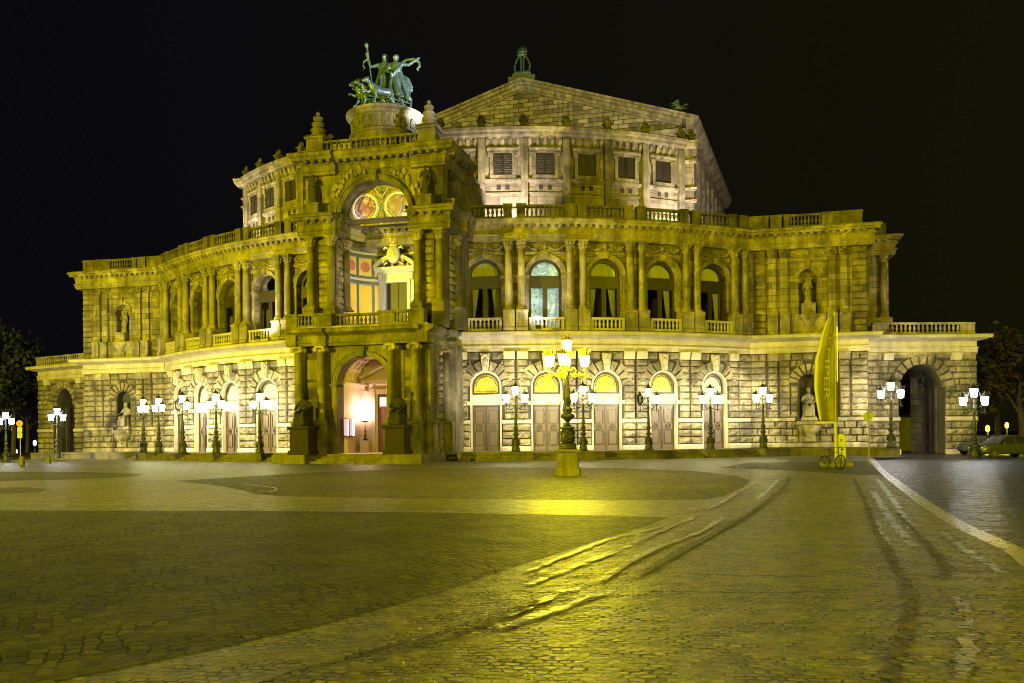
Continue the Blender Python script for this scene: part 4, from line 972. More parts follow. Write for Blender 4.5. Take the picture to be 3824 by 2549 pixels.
# --- upper portal: order, niche, attic
XU = .12
def UF(s, q, z): return (XU + s, -(43.1 + q), z)
UCS, UCC = column_mesh(10.5, 15.4, .27)
for sg in (-1, 1):
    # rusticated pier behind the columns
    pu = (lambda s, q, z, sg=sg: UF(sg * s, q, z))
    pw2 = MB(); pw2.box(pu, 2.95, 4.85, -4.4, -.1, 9.0, 16.4); pw2.build('portal_wall', M['dark'], OP)
    rs = MB()
    for c in range(12): rust_course(rs, lambda s, q, z: pu(s, q - .1, z), 3.45, 4.25, 9.2 + c * .487 + .3, 9.687 + c * .487 + .3, c % 2, .14, .8, .04)
    gs = (lambda s, q, z, sg=sg: UF(sg * (4.85 + q + s * .08), -s, z))
    for c in range(12): rust_course(rs, gs, .9, 2.0, 9.5 + c * .487, 9.987 + c * .487, c % 2, .16, .8, .04); rust_course(rs, gs, 2.9, 4.0, 9.5 + c * .487, 9.987 + c * .487, c % 2, .16, .8, .04)
    for c in range(12): rust_course(rs, lambda s, q, z, sg=sg: UF(sg * (2.95 - q), -s, z), .3, 1.1, 9.5 + c * .487, 9.987 + c * .487, 0, .14, .8, .04)
    rs.build('rusticated_masonry', M['rock'], OP)
    for s, q in ((3.1, .35), (4.62, .35)):
        column(pu, s, q, src=(UCS, UCC), mat='portal'); pm.prof(pu, [(q - .9, 9.0), (q + .42, 9.0), (q + .42, 9.3), (q + .36, 10.25), (q + .46, 10.4), (q + .46, 10.5), (q - .9, 10.5)], s - .42, s + .42)
    column(pu, 5.15, -1.9, src=(UCS, UCC), mat='portal'); pm.prof(pu, [(-3.0, 9.0), (-1.45, 9.0), (-1.5, 10.3), (-1.4, 10.4), (-1.4, 10.5), (-3, 10.5)], 4.75, 5.6)
    pm.box(pu, 4.6, 5.45, -5.5, -2.1, 9.0, 16.4)
    column(pu, 2.72, -1.3, src=(UCS, UCC), mat='portal')
    # entablature breaking forward over the pair
    mb = MB(); entab2(mb, lambda s, q, z: pu(s, q + .1, z), 2.7, 5.05, 1, 0, .9); G2 = (lambda s, q, z, sg=sg: UF(sg * (5.05 + q * .9), -s, z)); entab2(mb, G2, -.1, 1.4, 1, .9, 0)
    entab2(mb, lambda s, q, z, sg=sg: UF(sg * s, q - 2.2, z), 4.6, 5.6, 1, 0, .8); entab2(mb, lambda s, q, z, sg=sg: UF(sg * (5.5 + q * .8), -2.2 - s, z), 0, 4.0, 1, .8, 0)
    entab2(mb, lambda s, q, z, sg=sg: UF(sg * (2.75 - q * .5), -s, z), -.3, 1.6, 1)
    mb.build('portal_entablature', M['dark'], OP)
# exedra: half-round niche with marble panels
NR = 2.95; NQ = -1.3
def NF(s, q, z):   # s along the niche wall (0 = middle), q towards the axis
    a = s / NR; r = NR - q; return UF(r * sin(a), NQ - r * cos(a), z)
half = pi / 2 * NR
nw_ = MB(); nw_.box(NF, -half, half, -.4, 0, 9.0, 17.2, 24); nw_.build('exedra_wall', M['pale'], OP)
mpk = plain('marble_pink', (.42, .13, .09), rough=.4, nscale=3, var=.5); mye = plain('marble_yellow', (.62, .40, .06), rough=.35, nscale=1.2, var=.3); mgr = plain('marble_grey', (.085, .095, .11), rough=.4, nscale=4, var=.6); mwh = plain('marble_white', (.42, .40, .36), rough=.5, var=.1)
gl = MB(); yl = MB(); pk = MB(); wh = MB()
for z0, z1 in ((12.72, 12.95), (13.12, 13.28), (14.62, 14.85)): gl.box(NF, -half, half, -.05, .03, z0, z1, 24)
wh.box(NF, -half, half, -.05, .05, 12.95, 13.12, 24); wh.box(NF, -half, half, -.05, .07, 14.85, 15.0, 24)
for k in range(-3, 4):
    c = k * 1.22
    gl.box(NF, c - .1 + .61, c + .1 + .61, -.05, .028, 9.2, 14.7)
    if abs(c) > 4.5: continue
    wh.box(NF, c - .5, c + .5, 0, .02, 9.6, 12.62, 2); yl.box(NF, c - .46, c + .46, .0, .03, 9.65, 12.58, 2)
    wh.box(NF, c - .5, c + .5, 0, .02, 13.34, 14.56, 2); yl.box(NF, c - .46, c + .46, 0, .03, 13.38, 14.52, 2)
    wh.ring(NF, c, 13.95, .38, .44, 0, .06, 0, 2 * pi, 20); pk.ring(NF, c, 13.95, .0, .38, 0, .05, 0, 2 * pi, 20)
gl.build('grey_marble_bands', mgr, OP); yl.build('yellow_marble_panels', mye, OP); pk.build('red_marble_roundels', mpk, OP); wh.build('white_marble_frames', mwh, OP)
garn = MB(); garland(garn, NF, -half + .3, 0, 15.02, 15.72, .02); garland(garn, NF, 0, half - .3, 15.02, 15.72, .02); garn.build('garland_frieze', M['carved'], OP, smooth=True)
ne = MB(); ne.prof(NF, [(-.2, 15.74), (.12, 15.74), (.12, 15.95), (.2, 16.0), (.12, 16.02), (.1, 16.4), (.22, 16.48), (.3, 16.6), (.34, 16.62), (.34, 16.78), (.44, 16.84), (.5, 17.0), (-.2, 17.1)], -half, half, 30)
for i in range(34): c = -half + 2 * half * (i + .5) / 34; ne.box(NF, c - .06, c + .06, .2, .3, 16.48, 16.6)
ne.build('niche_entablature', M['pale'], OP)
# doorcase in the niche
dq = NQ - NR
def DF(s, q, z): return UF(s + .02, dq + .25 + q, z)
dc = MB()
for sg in (-1, 1):
    for a, b, q in ((.82, .95, .22), (.95, 1.1, .3), (1.1, 1.34, .2)): dc.box(DF, *sorted((sg * a, sg * b)), -.3, q, 9.02, 13.0)
    dc.box(DF, *sorted((sg * 1.0, sg * 1.32)), 0, .4, 13.0, 13.5)
dc.box(DF, -1.1, 1.1, -.3, .26, 12.84, 13.1); dc.box(DF, -1.34, 1.34, -.3, .2, 13.1, 13.5)
dc.prof(DF, [(-.3, 13.5), (.3, 13.5), (.4, 13.6), (.62, 13.75), (.66, 13.9), (-.3, 13.95)], -1.55, 1.55, 1, True, 0, 0)
a_ = rad(52); rr = 1.62 / sin(a_); zc_ = 13.95 - rr * cos(a_)
dc.ring(DF, 0, zc_, rr - .22, rr + .06, -.3, .62, pi / 2 - a_, pi / 2 + a_, 16); dc.build('balcony_doorcase', mwh, OP)
bd = MB(); bd.box(DF, -.82, .82, -.2, -.1, 9.02, 12.84); 
for z in (9.3, 10.9, 11.6): bd.box(DF, -.7, .7, -.1, -.06, z, z + .08)
bd.box(DF, -.04, .04, -.1, -.04, 9.02, 12.84); bd.build('door', M['wood_dark'], OP)
ct = MB()
ct.lathe(lambda s, q, z: DF(s, .72 + z, 14.75 + q), [(.02, .2), (.42, .16), (.5, .06), (.52, -.1)], n=20, sq=1.25)
for sx in (-1, 1):
    ct.tube([(sx * .45, .7, 14.2), (sx * .72, .7, 14.05), (sx * .8, .72, 14.25), (sx * .62, .72, 14.35)], [.08, .1, .1, .06], 7, DF); ct.tube([(sx * .4, .7, 15.2), (sx * .62, .72, 15.3), (sx * .72, .72, 15.12)], [.1, .1, .06], 7, DF)
ct.box(DF, -.3, .3, .55, .8, 15.3, 15.5)
cto = ct.build('cartouche', mwh, OP, smooth=True)
cr = MB()
cr.ring(lambda s, q, z: DF(s, .66 + z, 15.5 + q), 0, 0, .2, .24, 0, .12, 0, 2 * pi, 14)
for i in range(6):
    a = i * pi / 3; cr.tube([(.22 * cos(a), .66 + .22 * sin(a), 15.6), (.3 * cos(a), .66 + .3 * sin(a), 15.85), (.14 * cos(a), .66 + .14 * sin(a), 16.02), (0, .66, 16.04)], .022, 5, DF)
cr.box(DF, -.025, .025, .64, .69, 16.1, 16.4); cr.box(DF, -.09, .09, .64, .69, 16.24, 16.29); cr.build('crown', M['gilt'], cto)
def letters(txt, size, ext=.02):
    cu = bpy.data.curves.new('t', 'FONT'); cu.body = txt; cu.size = size; cu.extrude = ext; cu.align_x = 'CENTER'; cu.align_y = 'CENTER'
    o = bpy.data.objects.new('t', cu); COL.objects.link(o); dg = bpy.context.evaluated_depsgraph_get(); dg.update()
    me = bpy.data.meshes.new_from_object(o.evaluated_get(dg)); bpy.data.objects.remove(o)
    v = [tuple(x.co) for x in me.vertices]; f = [tuple(p.vertices) for p in me.polygons]; bpy.data.meshes.remove(me); return v, f
v, f = letters('A', .75, .03); la = MB(); la.add([DF(p[0], .95 + p[2], 14.75 + p[1]) for p in v], f); la.build('gilt_letter', M['gilt'], cto)
# semidome and fresco
mf, tf, bf_ = nodes('fresco_field'); L = tf.links
tc = nn(tf, 'ShaderNodeTexCoord'); n1 = nn(tf, 'ShaderNodeTexNoise', Scale=2.2, Detail=6.0); L.new(tc.outputs['Object'], n1.inputs[0])
L.new(ramp(tf, n1.outputs[0], [(.3, (.03, .028, .012)), (.5, (.2, .15, .03)), (.62, (.05, .042, .02)), (.75, (.24, .18, .05))]), bf_.inputs['Base Color']); bf_.inputs['Roughness'].default_value = .6
def fresco(name, a, b, c, seed, sc=1.5):
    m, t, bb = nodes(name); L = t.links; tc = nn(t, 'ShaderNodeTexCoord'); mp = nn(t, 'ShaderNodeMapping'); mp.inputs['Location'].default_value = (seed, seed * 2.1, seed * .7); mp.inputs['Scale'].default_value = (1, 1, .55); L.new(tc.outputs['Object'], mp.inputs[0])
    n1 = nn(t, 'ShaderNodeTexNoise', Scale=sc, Detail=3.0, Roughness=.5, Distortion=2.2); L.new(mp.outputs[0], n1.inputs[0])
    L.new(ramp(t, n1.outputs[0], [(.36, a), (.45, b), (.5, c), (.53, (.3, .27, .22)), (.58, a), (.66, (.07, .06, .1))]), bb.inputs['Base Color']); bb.inputs['Roughness'].default_value = .6; return m
mfa = fresco('fresco_red', (.13, .028, .045), (.19, .075, .04), (.22, .13, .04), 3.1); mfb = fresco('fresco_ochre', (.19, .11, .015), (.22, .14, .03), (.14, .075, .085), 7.7); mbl = plain('fresco_blue', (.07, .11, .17), nscale=4, var=.3); mgo = plain('fresco_gold', (.42, .33, .12), rough=.4, var=.25)
VZ, VR = 16.58, 2.5
def VF(s, q, z):   # tympanum: painted end wall of the arch, slightly in front of the niche cornice
    return UF(s, -1.25 + q, z)
tb = MB(); tb.halfdisc(VF, 0, VZ, VR + .3, 0, VZ - .2, 24); tb.build('fresco_ground', mf, OP)
fr1 = MB(); fr2 = MB(); go = MB(); bl = MB(); wr = MB()
for sg, mb in ((-1, fr1), (1, fr2)):
    c = sg * 1.19; mb.ring(VF, c - .02, 17.62, 0, .82, 0, .03, 0, 2 * pi, 28); wr.ring(VF, c - .02, 17.62, .82, .92, 0, .07, 0, 2 * pi, 28); go.ring(VF, c - .02, 17.62, .96, 1.02, 0, .05, 0, 2 * pi, 28)
bl.prism(VF, [(0, 16.5), (.62, 17.18), (0, 17.9), (-.62, 17.18)], .01, .04); bl.prism(VF, [(-.12, 18.1), (.12, 18.1), (.35, 18.85), (-.35, 18.85)], .01, .04)
for pts in ([(0, 16.4), (.7, 17.18), (0, 17.98), (-.7, 17.18), (0, 16.4)], [(-1.35, 16.5), (-.68, 17.2)], [(1.35, 16.5), (.68, 17.2)], [(-2.0, 17.1), (-1.4, 16.5)], [(2.0, 17.1), (1.4, 16.5)], [(-.5, 18.9), (0, 18.25), (.5, 18.9)]):
    go.tube([(p[0], .05, p[1]) for p in pts], .05, 5, VF)
fg = MB()
for c, z, s in ((0, 17.05, .24), (-.75, 16.72, .14), (.75, 16.72, .14), (0, 18.5, .14)): fg.add(*(lambda e: ([VF(c + p[0], .08 + p[1], z + p[2]) for p in e.v], e.f))((lambda: (lambda e: (e.ell((0, 0, 0), (s, .05, s * 1.4), 8, 6), e)[1])(MB()))()))
fr1.build('fresco_roundel', mfa, OP); fr2.build('fresco_roundel', mfb, OP); go.build('gilt_ribs', mgo, OP); bl.build('fresco_lozenge', mbl, OP); wr.build('roundel_rim', plain('rim_plaster', (.6, .57, .5), var=.1), OP); fg.build('relief_figures', mf, OP, smooth=True)
# attic
at = MB(); at.archwall(UF, -4.85, 4.85, 16.5, 20.4, 0, VR, 16.5, VZ + .02, .1, 1.7, 24, 4)
for sg in (-1, 1):
    ga = (lambda s, q, z, sg=sg: UF(sg * (4.85 + q + s * .06), .1 - s, z)); at.box(ga, 0, 9.0, -1.0, 0, 16.5, 20.4, 2)
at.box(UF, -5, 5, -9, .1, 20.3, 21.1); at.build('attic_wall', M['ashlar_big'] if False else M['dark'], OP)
ad = MB()
for r0, r1, q1 in ((VR, VR + .1, .2), (VR + .1, VR + .26, .26), (VR + .26, VR + .36, .34)): ad.ring(UF, 0, VZ, r0, r1, .05, q1, 0, pi, 28)
ad.prism(UF, [(-.22, VZ + VR - .1), (.22, VZ + VR - .1), (.34, 19.7), (-.34, 19.7)], .1, .5)
sp = MB()
for sg in (-1, 1):          # spandrel reliefs
    for i in range(26):
        t_ = random.random(); a = rad(25 + 55 * t_); r = VR + .65 + random.uniform(0, .5); e = ellm(random.uniform(.1, .2)); sp.add([UF(sg * r * cos(a) + p[0], .16 + p[1], VZ + r * sin(a) + p[2] * 1.3) for p in e.v], e.f)
sp.build('spandrel_relief', M['carved'], OP, smooth=True)
def attic_corn(mb, F, s0, s1, e0, e1, q0=0.0):
    f = (lambda s, q, z: F(s, q + (q0 if q > -.1 else 0), z))
    mb.prof(f, [(-.2, 19.6), (.18, 19.6), (.18, 19.76), (.25, 19.8), (.2, 19.84), (.2, 20.22), (.3, 20.3), (-.2, 20.3)], s0, s1, 1, True, e0, e1)
    mb.prof(f, [(-.2, 20.5), (.74, 20.5), (.78, 20.66), (.92, 20.76), (.96, 20.94), (.9, 21.02), (-.2, 21.08)], s0, s1, 1, True, e0, e1)
    mb.prof(f, [(-.2, 20.29), (.32, 20.29), (.32, 20.51), (-.2, 20.51)], s0, s1, 1, True, e0, e1)
    n = int((s1 - s0) / .5)
    for i in range(n): c = s0 + (s1 - s0) * (i + .5) / n; mb.box(f, c - .12, c + .12, .3, .7, 20.32, 20.5)
attic_corn(ad, UF, -2.7, 2.7, 0, 0, .0); attic_corn(ad, UF, -4.95, -2.7, 1, 0, .3); attic_corn(ad, UF, 2.7, 4.95, 0, 1, .3)
for sg in (-1, 1):
    ga = (lambda s, q, z, sg=sg: UF(sg * (4.95 + q + s * .06), .1 - s, z)); attic_corn(ad, ga, -.2, 1.9, 1, 0, .0); attic_corn(ad, ga, 1.9, 4.6, 0, 0, -.12)
# attic blocks that carry the corner statues
for x, q in ((-4.3, .5), (3.75, .5), (4.95, -.9), (-5.05, -.9)):
    ad.box(UF, x - .5, x + .5, q - .5, q + .35, 16.95, 17.6); ad.box(UF, x - .56, x + .56, q - .5, q + .42, 17.5, 17.62)
ad.build('attic_cornice', M['dark'], OP)
bt = balustrade(UF, -3.4, 3.3, 21.05, .5, .75, 19, 'dark', name='roof_balustrade'); 
for m_ in pm.split([-2.35, 1.75]): m_.build('portal_dressing', M['dark'], OP)
def finial(x, q):
    m = MB(); m.box(UF, x - .68, x + .68, q - .68, q + .68, 21.02, 21.25); m.box(UF, x - .6, x + .6, q - .6, q + .6, 21.25, 22.0); m.prof(UF, [(q - .72, 22.0), (q + .72, 22.0), (q + .76, 22.14), (q + .5, 22.34), (q - .5, 22.34), (q - .76, 22.14)], x - .7, x + .7)
    z = 22.3
    m.lathe(UF, [(.52, 0), (.55, .1), (.42, .16), (.36, .3), (.5, .38), (.5, .52), (.36, .6), (.33, .72), (.42, .8), (.42, .92), (.28, 1.0), (.24, 1.12), (.33, 1.2), (.33, 1.34), (.2, 1.42), (.12, 1.5), (.15, 1.62), (.06, 1.76)], x, q, z, 12)
    m.build('corner_finial', M['dark'], OP)
finial(-4.05, .15); finial(3.95, .15)
# drum pedestal of the quadriga
dp = MB(); dp.lathe(LOC, [(2.35, 21.0), (2.35, 22.4), (2.45, 22.45), (2.5, 22.6), (2.36, 22.7), (2.3, 22.85), (2.3, 23.5), (2.36, 23.6), (2.5, 23.68), (2.56, 23.82), (2.72, 23.9), (2.74, 24.06), (2.5, 24.12), (2.3, 24.3), (.1, 24.32)], .12, 41, 0, 48)
for i in range(70):
    a = random.uniform(0, 2 * pi); e = ellm(random.uniform(.1, .2)); dp.add([LOC(.12 + 2.3 * cos(a) + p[0], 41 + 2.3 * sin(a) + p[1], random.uniform(22.95, 23.5) + p[2]) for p in e.v], e.f)
dp.build('quadriga_pedestal', M['dark'], OP, smooth=False)
# --- vestibule behind the lower arch -----------------------------------------------------
mv = plain('vestibule_plaster', (.62, .50, .42), rough=.7, var=.12)
ve = MB(); x0, x1, qb = -2.2, 2.3, 40.3
ve.box(LOC, -2.6, x0 - .12, qb, 43.25, ZF, 7.2); ve.box(LOC, x1, x1 + .4, qb, 43.25, ZF, 7.2); ve.box(LOC, -2.6, x1 + .4, qb - .4, qb, ZF, 7.6); ve.box(LOC, -2.6, x1 + .4, qb, 44.2, .45, ZF + .01); ve.box(LOC, -2.6, x1 + .4, qb, 43.3, 7.2, 7.5)
ve.prof(lambda s, q, z: (x0 - .12 + q, -s, z), [(0, 5.15), (.1, 5.15), (.16, 5.3), (.26, 5.42), (.26, 5.5), (0, 5.52)], qb, 43.25); ve.prof(lambda s, q, z: (s, -(qb + q), z), [(0, 5.15), (.1, 5.15), (.16, 5.3), (.26, 5.42), (.26, 5.5), (0, 5.52)], x0, x1)
ve.ring(lambda s, q, z: (XP + .05 + s, -q, z), 0, 5.5, 1.95, 2.3, qb, 43.25, 0, pi, 20)
VB = (lambda s, q, z: (XP + .05 + s, -q, z))
for k in range(4):
    for j in range(7):
        a = pi - (j + .6) * pi / 7.2; q = qb + .4 + k * .68
        for dq_, da in ((-.3, 0), (.3, 0)): ve.ring(VB, 0, 5.5, 1.86, 1.97, q + dq_ - .05, q + dq_ + .05, a - .2, a + .2, 3)
        for da in (-.2, .2): ve.ring(VB, 0, 5.5, 1.86, 1.97, q - .3, q + .3, a + da - .025, a + da + .025, 1)
        ve.ring(VB, 0, 5.5, 1.9, 1.96, q - .08, q + .08, a - .05, a + .05, 1)
# raking pediment over the inner door
dxc = -.1
ve.box(LOC, dxc - 2.0, dxc + 2.2, qb, qb + .35, 5.52, 5.75); ve.tube([(dxc - 2.2, qb + .2, 5.85), (dxc + .2, qb + .2, 7.0), (dxc + 2.0, qb + .2, 6.2)], .16, 4, LOC)
for a, b, q in ((-.98, -.82, .2), (-1.2, -.98, .28), (-1.45, -1.2, .14)): ve.box(LOC, dxc + a, dxc + b, qb, qb + q, ZF, 5.15); ve.box(LOC, dxc - b, dxc - a, qb, qb + q, ZF, 5.15)
ve.box(LOC, dxc - 1.2, dxc + 1.2, qb, qb + .24, 4.72, 5.1)
ve.tube([(-1.75, qb + .1, 4.8), (-1.7, qb + .35, 5.0), (-1.7, qb + .45, 5.4)], [.12, .16, .14], 6, LOC)
ve.build('vestibule', mv, OP)
vd = MB(); vd.box(LOC, dxc - .84, dxc + .84, qb, qb + .08, ZF, 4.72)
for z0, z1 in ((.8, 2.0), (2.2, 3.5), (3.75, 4.6)):
    for c in (-.42, .42):
        vd.box(LOC, dxc + c - .32, dxc + c + .32, qb + .08, qb + .12, z0, z0 + .06); vd.box(LOC, dxc + c - .32, dxc + c + .32, qb + .08, qb + .12, z1 - .06, z1); vd.box(LOC, dxc + c - .32, dxc + c - .26, qb + .08, qb + .12, z0, z1); vd.box(LOC, dxc + c + .26, dxc + c + .32, qb + .08, qb + .12, z0, z1)
vd.ring(lambda s, q, z: LOC(s, qb + q, z), dxc - .42, 2.1, .14, .2, .08, .14, 0, 2 * pi, 14)
vdo = vd.build('door', plain('vestibule_door', (.2, .08, .06), rough=.5), OP)
vg = MB(); vg.box(LOC, dxc - .7, dxc - .14, qb + .08, qb + .1, 3.85, 4.5); vg.build('pane', emit('fanlight_glass', (1, .85, .75), 1.2), vdo)
# --- auditorium drum --------------------------------------------------------------------
DR = 31.9
M['louvre'] = plain('louvre_wood', (.055, .042, .026), rough=.6)
DF2 = circf(DR)
def dS(a): return rad(a) * DR
PILR = [2.3, 8.3, 14.35, 20.45, 26.6, 32.6, 38.8]; PILL = [-3.8, -9.8, -15.9, -22.0, -27.7, -33.4, -38.7]
dw = MB(); dm = MB(); db = MB()
dw.box(DF2, dS(-39.4), dS(39.6), -.5, 0, 16.8, 25.5, 90); dw.build('drum_wall', M['ashlar_big'], OP)
dm.prof(DF2, [(-.2, 24.9), (.12, 24.9), (.12, 25.42), (.2, 25.46), (.5, 25.5), (.6, 25.6), (.62, 25.8), (.8, 25.9), (.85, 26.12), (.78, 26.2), (-.2, 26.24)], dS(-39.6), dS(40.6), 90)
dm.prof(DF2, [(0, 21.85), (.1, 21.85), (.2, 21.98), (.24, 22.08), (.24, 22.16), (0, 22.2)], dS(-39.4), dS(39.6), 90)
dm.prof(DF2, [(0, 21.0), (.14, 21.0), (.14, 21.1), (0, 21.16)], dS(-39.4), dS(39.6), 90)
dm.prof(DF2, [(-.1, 16.9), (.3, 16.9), (.3, 19.6), (.2, 19.8), (-.1, 19.8)], dS(-39.4), dS(39.6), 90)
for lst in (PILR, PILL):
    for a in lst: dm.box(DF2, dS(a) - .28, dS(a) + .28, -.1, .34, 16.9, 25.4)
def drum_bay(a):
    c = dS(a); w, z0, z1 = .76, 22.5, 24.24
    for sg in (-1, 1):
        dm.box(DF2, *sorted((c + sg * w, c + sg * (w + .28))), 0, .16, 22.2, 24.3); dm.box(DF2, *sorted((c + sg * (w - .02), c + sg * (w + .42))), 0, .2, 24.0, 24.32)
    dm.box(DF2, c - w - .28, c + w + .28, 0, .2, 22.18, 22.5); dm.prof(DF2, [(0, 24.3), (.16, 24.3), (.16, 24.5), (.26, 24.6), (.26, 24.68), (0, 24.72)], c - w - .5, c + w + .5, 2)
    for i in range(5):
        s = c - 1.2 + i * .6; db.prism(lambda s_, q, z, s=s: DF2(s + q, s_, z), [(0, 24.72), (.06, 24.72), (.34, 25.25), (.34, 25.44), (0, 25.44)], -.13, .13)
    wn = MB(); wn.box(DF2, c - w, c + w, .02, .05, z0, z1); 
    for sg in (-1, 1): wn.box(DF2, *sorted((c + sg * .02, c + sg * .09)), .05, .1, z0, z1); wn.box(DF2, *sorted((c + sg * (w - .08), c + sg * w)), .05, .1, z0, z1)
    wn.box(DF2, c - w, c + w, .05, .1, z1 - .08, z1); wn.box(DF2, c - w, c + w, .05, .1, z0, z0 + .08)
    o = wn.build('shuttered_window', M['wood_dark'], OP)
    lv = MB() if a < 22 else None
    for i in range(11 if lv else 0):
        z = z0 + .12 + i * .145
        for sg in (-1, 1):
            a_, b_ = sorted((c + sg * .1, c + sg * (w - .08))); lv.prism(lambda s_, q, z_, : DF2(q, s_, z_), [(.05, z + .1), (.07, z + .12), (.11, z + .02), (.095, z)], a_, b_)
    if lv: lv.build('louvres', M['louvre'], o)
    for d in (-.35, .35):
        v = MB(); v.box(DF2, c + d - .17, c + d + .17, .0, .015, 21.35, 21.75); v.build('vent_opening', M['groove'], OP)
for lst in (PILR, PILL):
    for k in range(len(lst) - 1): drum_bay((lst[k] + lst[k + 1]) / 2)
dm.build('drum_mouldings', M['smooth'], OP); db.build('cornice_brackets', M['smooth'], OP)
for a in PILR + PILL + [40.6]:
    m = MB(); c = dS(a); m.box(DF2, c - .3, c + .3, -.05, .5, 26.2, 26.4); m.box(DF2, c - .24, c + .24, 0, .45, 26.4, 26.75); m.box(DF2, c - .34, c + .34, -.08, .54, 26.72, 26.84)
    for i in range(-3, 4): e = MB(); e.ell((0, 0, 0), (.055, .09, .2), 6, 4, Matrix.Rotation(i * .42, 3, 'Y')); m.add([DF2(c + .2 * sin(i * .42) + p[0], .22 + p[1], 26.95 + .2 * cos(i * .42) + p[2]) for p in e.v], e.f)
    e = MB(); e.ell((0, 0, 0), (.2, .14, .2), 8, 6); m.add([DF2(c + p[0], .22 + p[1], 26.98 + p[2]) for p in e.v], e.f)
    m.build('acroterion', M['dark'], OP)
# right end pier of the drum
ep = MB(); EF = (lambda s, q, z: LOC(20.2 + s, 24.3 + q, z))
ep.box(EF, 0, .95, -3, .4, 16.9, 25.4); ep.prof(EF, [(0, 24.9), (.5, 24.9), (.55, 25.4), (.85, 25.6), (.9, 26.1), (0, 26.2)], 0, .95, 1, True, 0, .45)
for z in (24.3, 22.0, 21.0): ep.prof(EF, [(.3, z), (.5, z), (.62, z + .25), (.3, z + .3)], -.05, .95, 1, True, 0, .4)
ep.build('drum_end_pier', M['ashlar'], OP)
ep = MB(); EF = (lambda s, q, z: LOC(-20.2 - s, 24.5 + q, z)); ep.box(EF, -.2, .5, -3, .2, 16.9, 25.4); ep.prof(EF, [(0, 25.4), (.4, 25.4), (.8, 25.8), (.9, 26.15), (0, 26.2)], -.2, .6, 1, True, 0, .6)
for z in (24.3, 23.5): ep.prof(EF, [(0, z), (.3, z), (.3, z + .2), (0, z + .25)], -.2, .5, 1, True, 0, .5)
ep.prof(EF, [(0, 19.6), (.5, 19.8), (.7, 20.3), (0, 20.4)], -.2, .6, 1, True, 0, .6); ep.build('drum_end_pier', M['ashlar'], OP)
# flat roofs
rf = MB(); rf.prof(circf(30), [(0, 16.8), (9.0, 16.8), (9.0, 16.94), (0, 16.94)], rad(-40) * 30, rad(40) * 30, 60); rf.box(LOC, 24, 33.3, 18, 30.2, 16.7, 16.93); rf.box(LOC, -33.3, -24, 18, 30.2, 16.7, 16.93); rf.build('flat_roof', M['roof'], OP)
ar = MB(); n = 40; vs = [DF2(dS(-39 + 78 * i / n), -.2, 26.1) for i in range(n + 1)] + [LOC(-19 + 38 * i / n, -5.0, 30.0) for i in range(n + 1)]; ar.add(vs, [(i, i + 1, n + 2 + i, n + 1 + i) for i in range(n)]); ar.build('auditorium_roof', M['roof'], OP)
# --- stage tower: gable facing the square ----------------------------------------------------
GQ = -6.0
def GF(s, q, z): return LOC(.2 + s, GQ + q, z)
tw = MB(); HWt, ZE, ZA = 20.2, 38.75, 46.05
tw.add([GF(-HWt, 0, 15), GF(HWt, 0, 15), GF(HWt, 0, ZE - .4), GF(0, 0, ZA - .9), GF(-HWt, 0, ZE - .4)], [(0, 1, 2, 3, 4)], [(-HWt, 15), (HWt, 15), (HWt, ZE), (0, ZA), (-HWt, ZE)])
tw.build('gable_wall', M['tower_brick'] if 'tower_brick' in M else M['ashlar_big'], OP)
tm = MB()
slope = (ZA - 39.35) / 21.0
for sg in (-1, 1):
    for (za, zb, q) in ((-1.3, -1.05, .35), (-1.07, -.62, .6), (-.64, -.25, 1.0), (-.27, 0, 1.35)):
        pts = [(0, ZA + za), (sg * 21.3, ZA + za - slope * 21.3), (sg * 21.3, ZA + zb - slope * 21.3), (0, ZA + zb)]
        tm.prism(GF, pts, -.3, q)
for z0, z1, q in ((36.75, 37.15, .3), (37.15, 37.65, .55), (37.65, 38.05, 1.0)): tm.box(GF, -20.4, 20.6, -.3, q, z0, z1)
for i in range(44): s = -20 + i * .92; tm.box(GF, s, s + .36, .2, .8, 36.25, 36.75)
tm.box(GF, -20.3, 20.5, -.3, .3, 35.35, 35.65); tm.build('gable_cornice', M['smooth'], OP)
# right flank running back from the gable corner (slightly splayed)
fl = MB(); fm = MB()
x0f, x1f, qa, qb2 = 20.5, 25.4, -6.0, -42.0
n_ = hypot(x1f - x0f, qa - qb2); ux, uq = (x1f - x0f) / n_, (qb2 - qa) / n_
def KF(s, q, z): return LOC(x0f + ux * s - uq * q, qa + uq * s + ux * q, z)
fl.box(KF, 0, n_, -1, 0, 15, 38.15, 8); fl.build('tower_flank_wall', M['ashlar_big'], OP)
for pr in ([(-.2, 37.75), (.5, 37.75), (.9, 38.15), (1.2, 38.55), (1.3, 39.15), (-.2, 39.25)], [(-.2, 36.3), (.25, 36.3), (.3, 36.9), (-.2, 37)], [(-.2, 33.6), (.2, 33.6), (.3, 34.0), (-.2, 34.1)]): fm.prof(KF, pr, -1.3, n_, 6)
for k in range(8): s = 1.5 + k * 4.6; fm.box(KF, s, s + 1.0, -.1, .35, 20, 36.3)
fm.build('tower_flank_mouldings', M['smooth'], OP)
rf = MB(); rf.add([GF(-21.4, 1.2, 39.2), GF(0, 1.2, ZA), GF(21.4, 1.2, 39.1), GF(25.4, -36, 39.1), GF(0, -36, ZA), GF(-25.4, -36, 39.1)], [(0, 1, 4, 5), (1, 2, 3, 4)]); rf.build('tower_roof', M['roof'], OP)
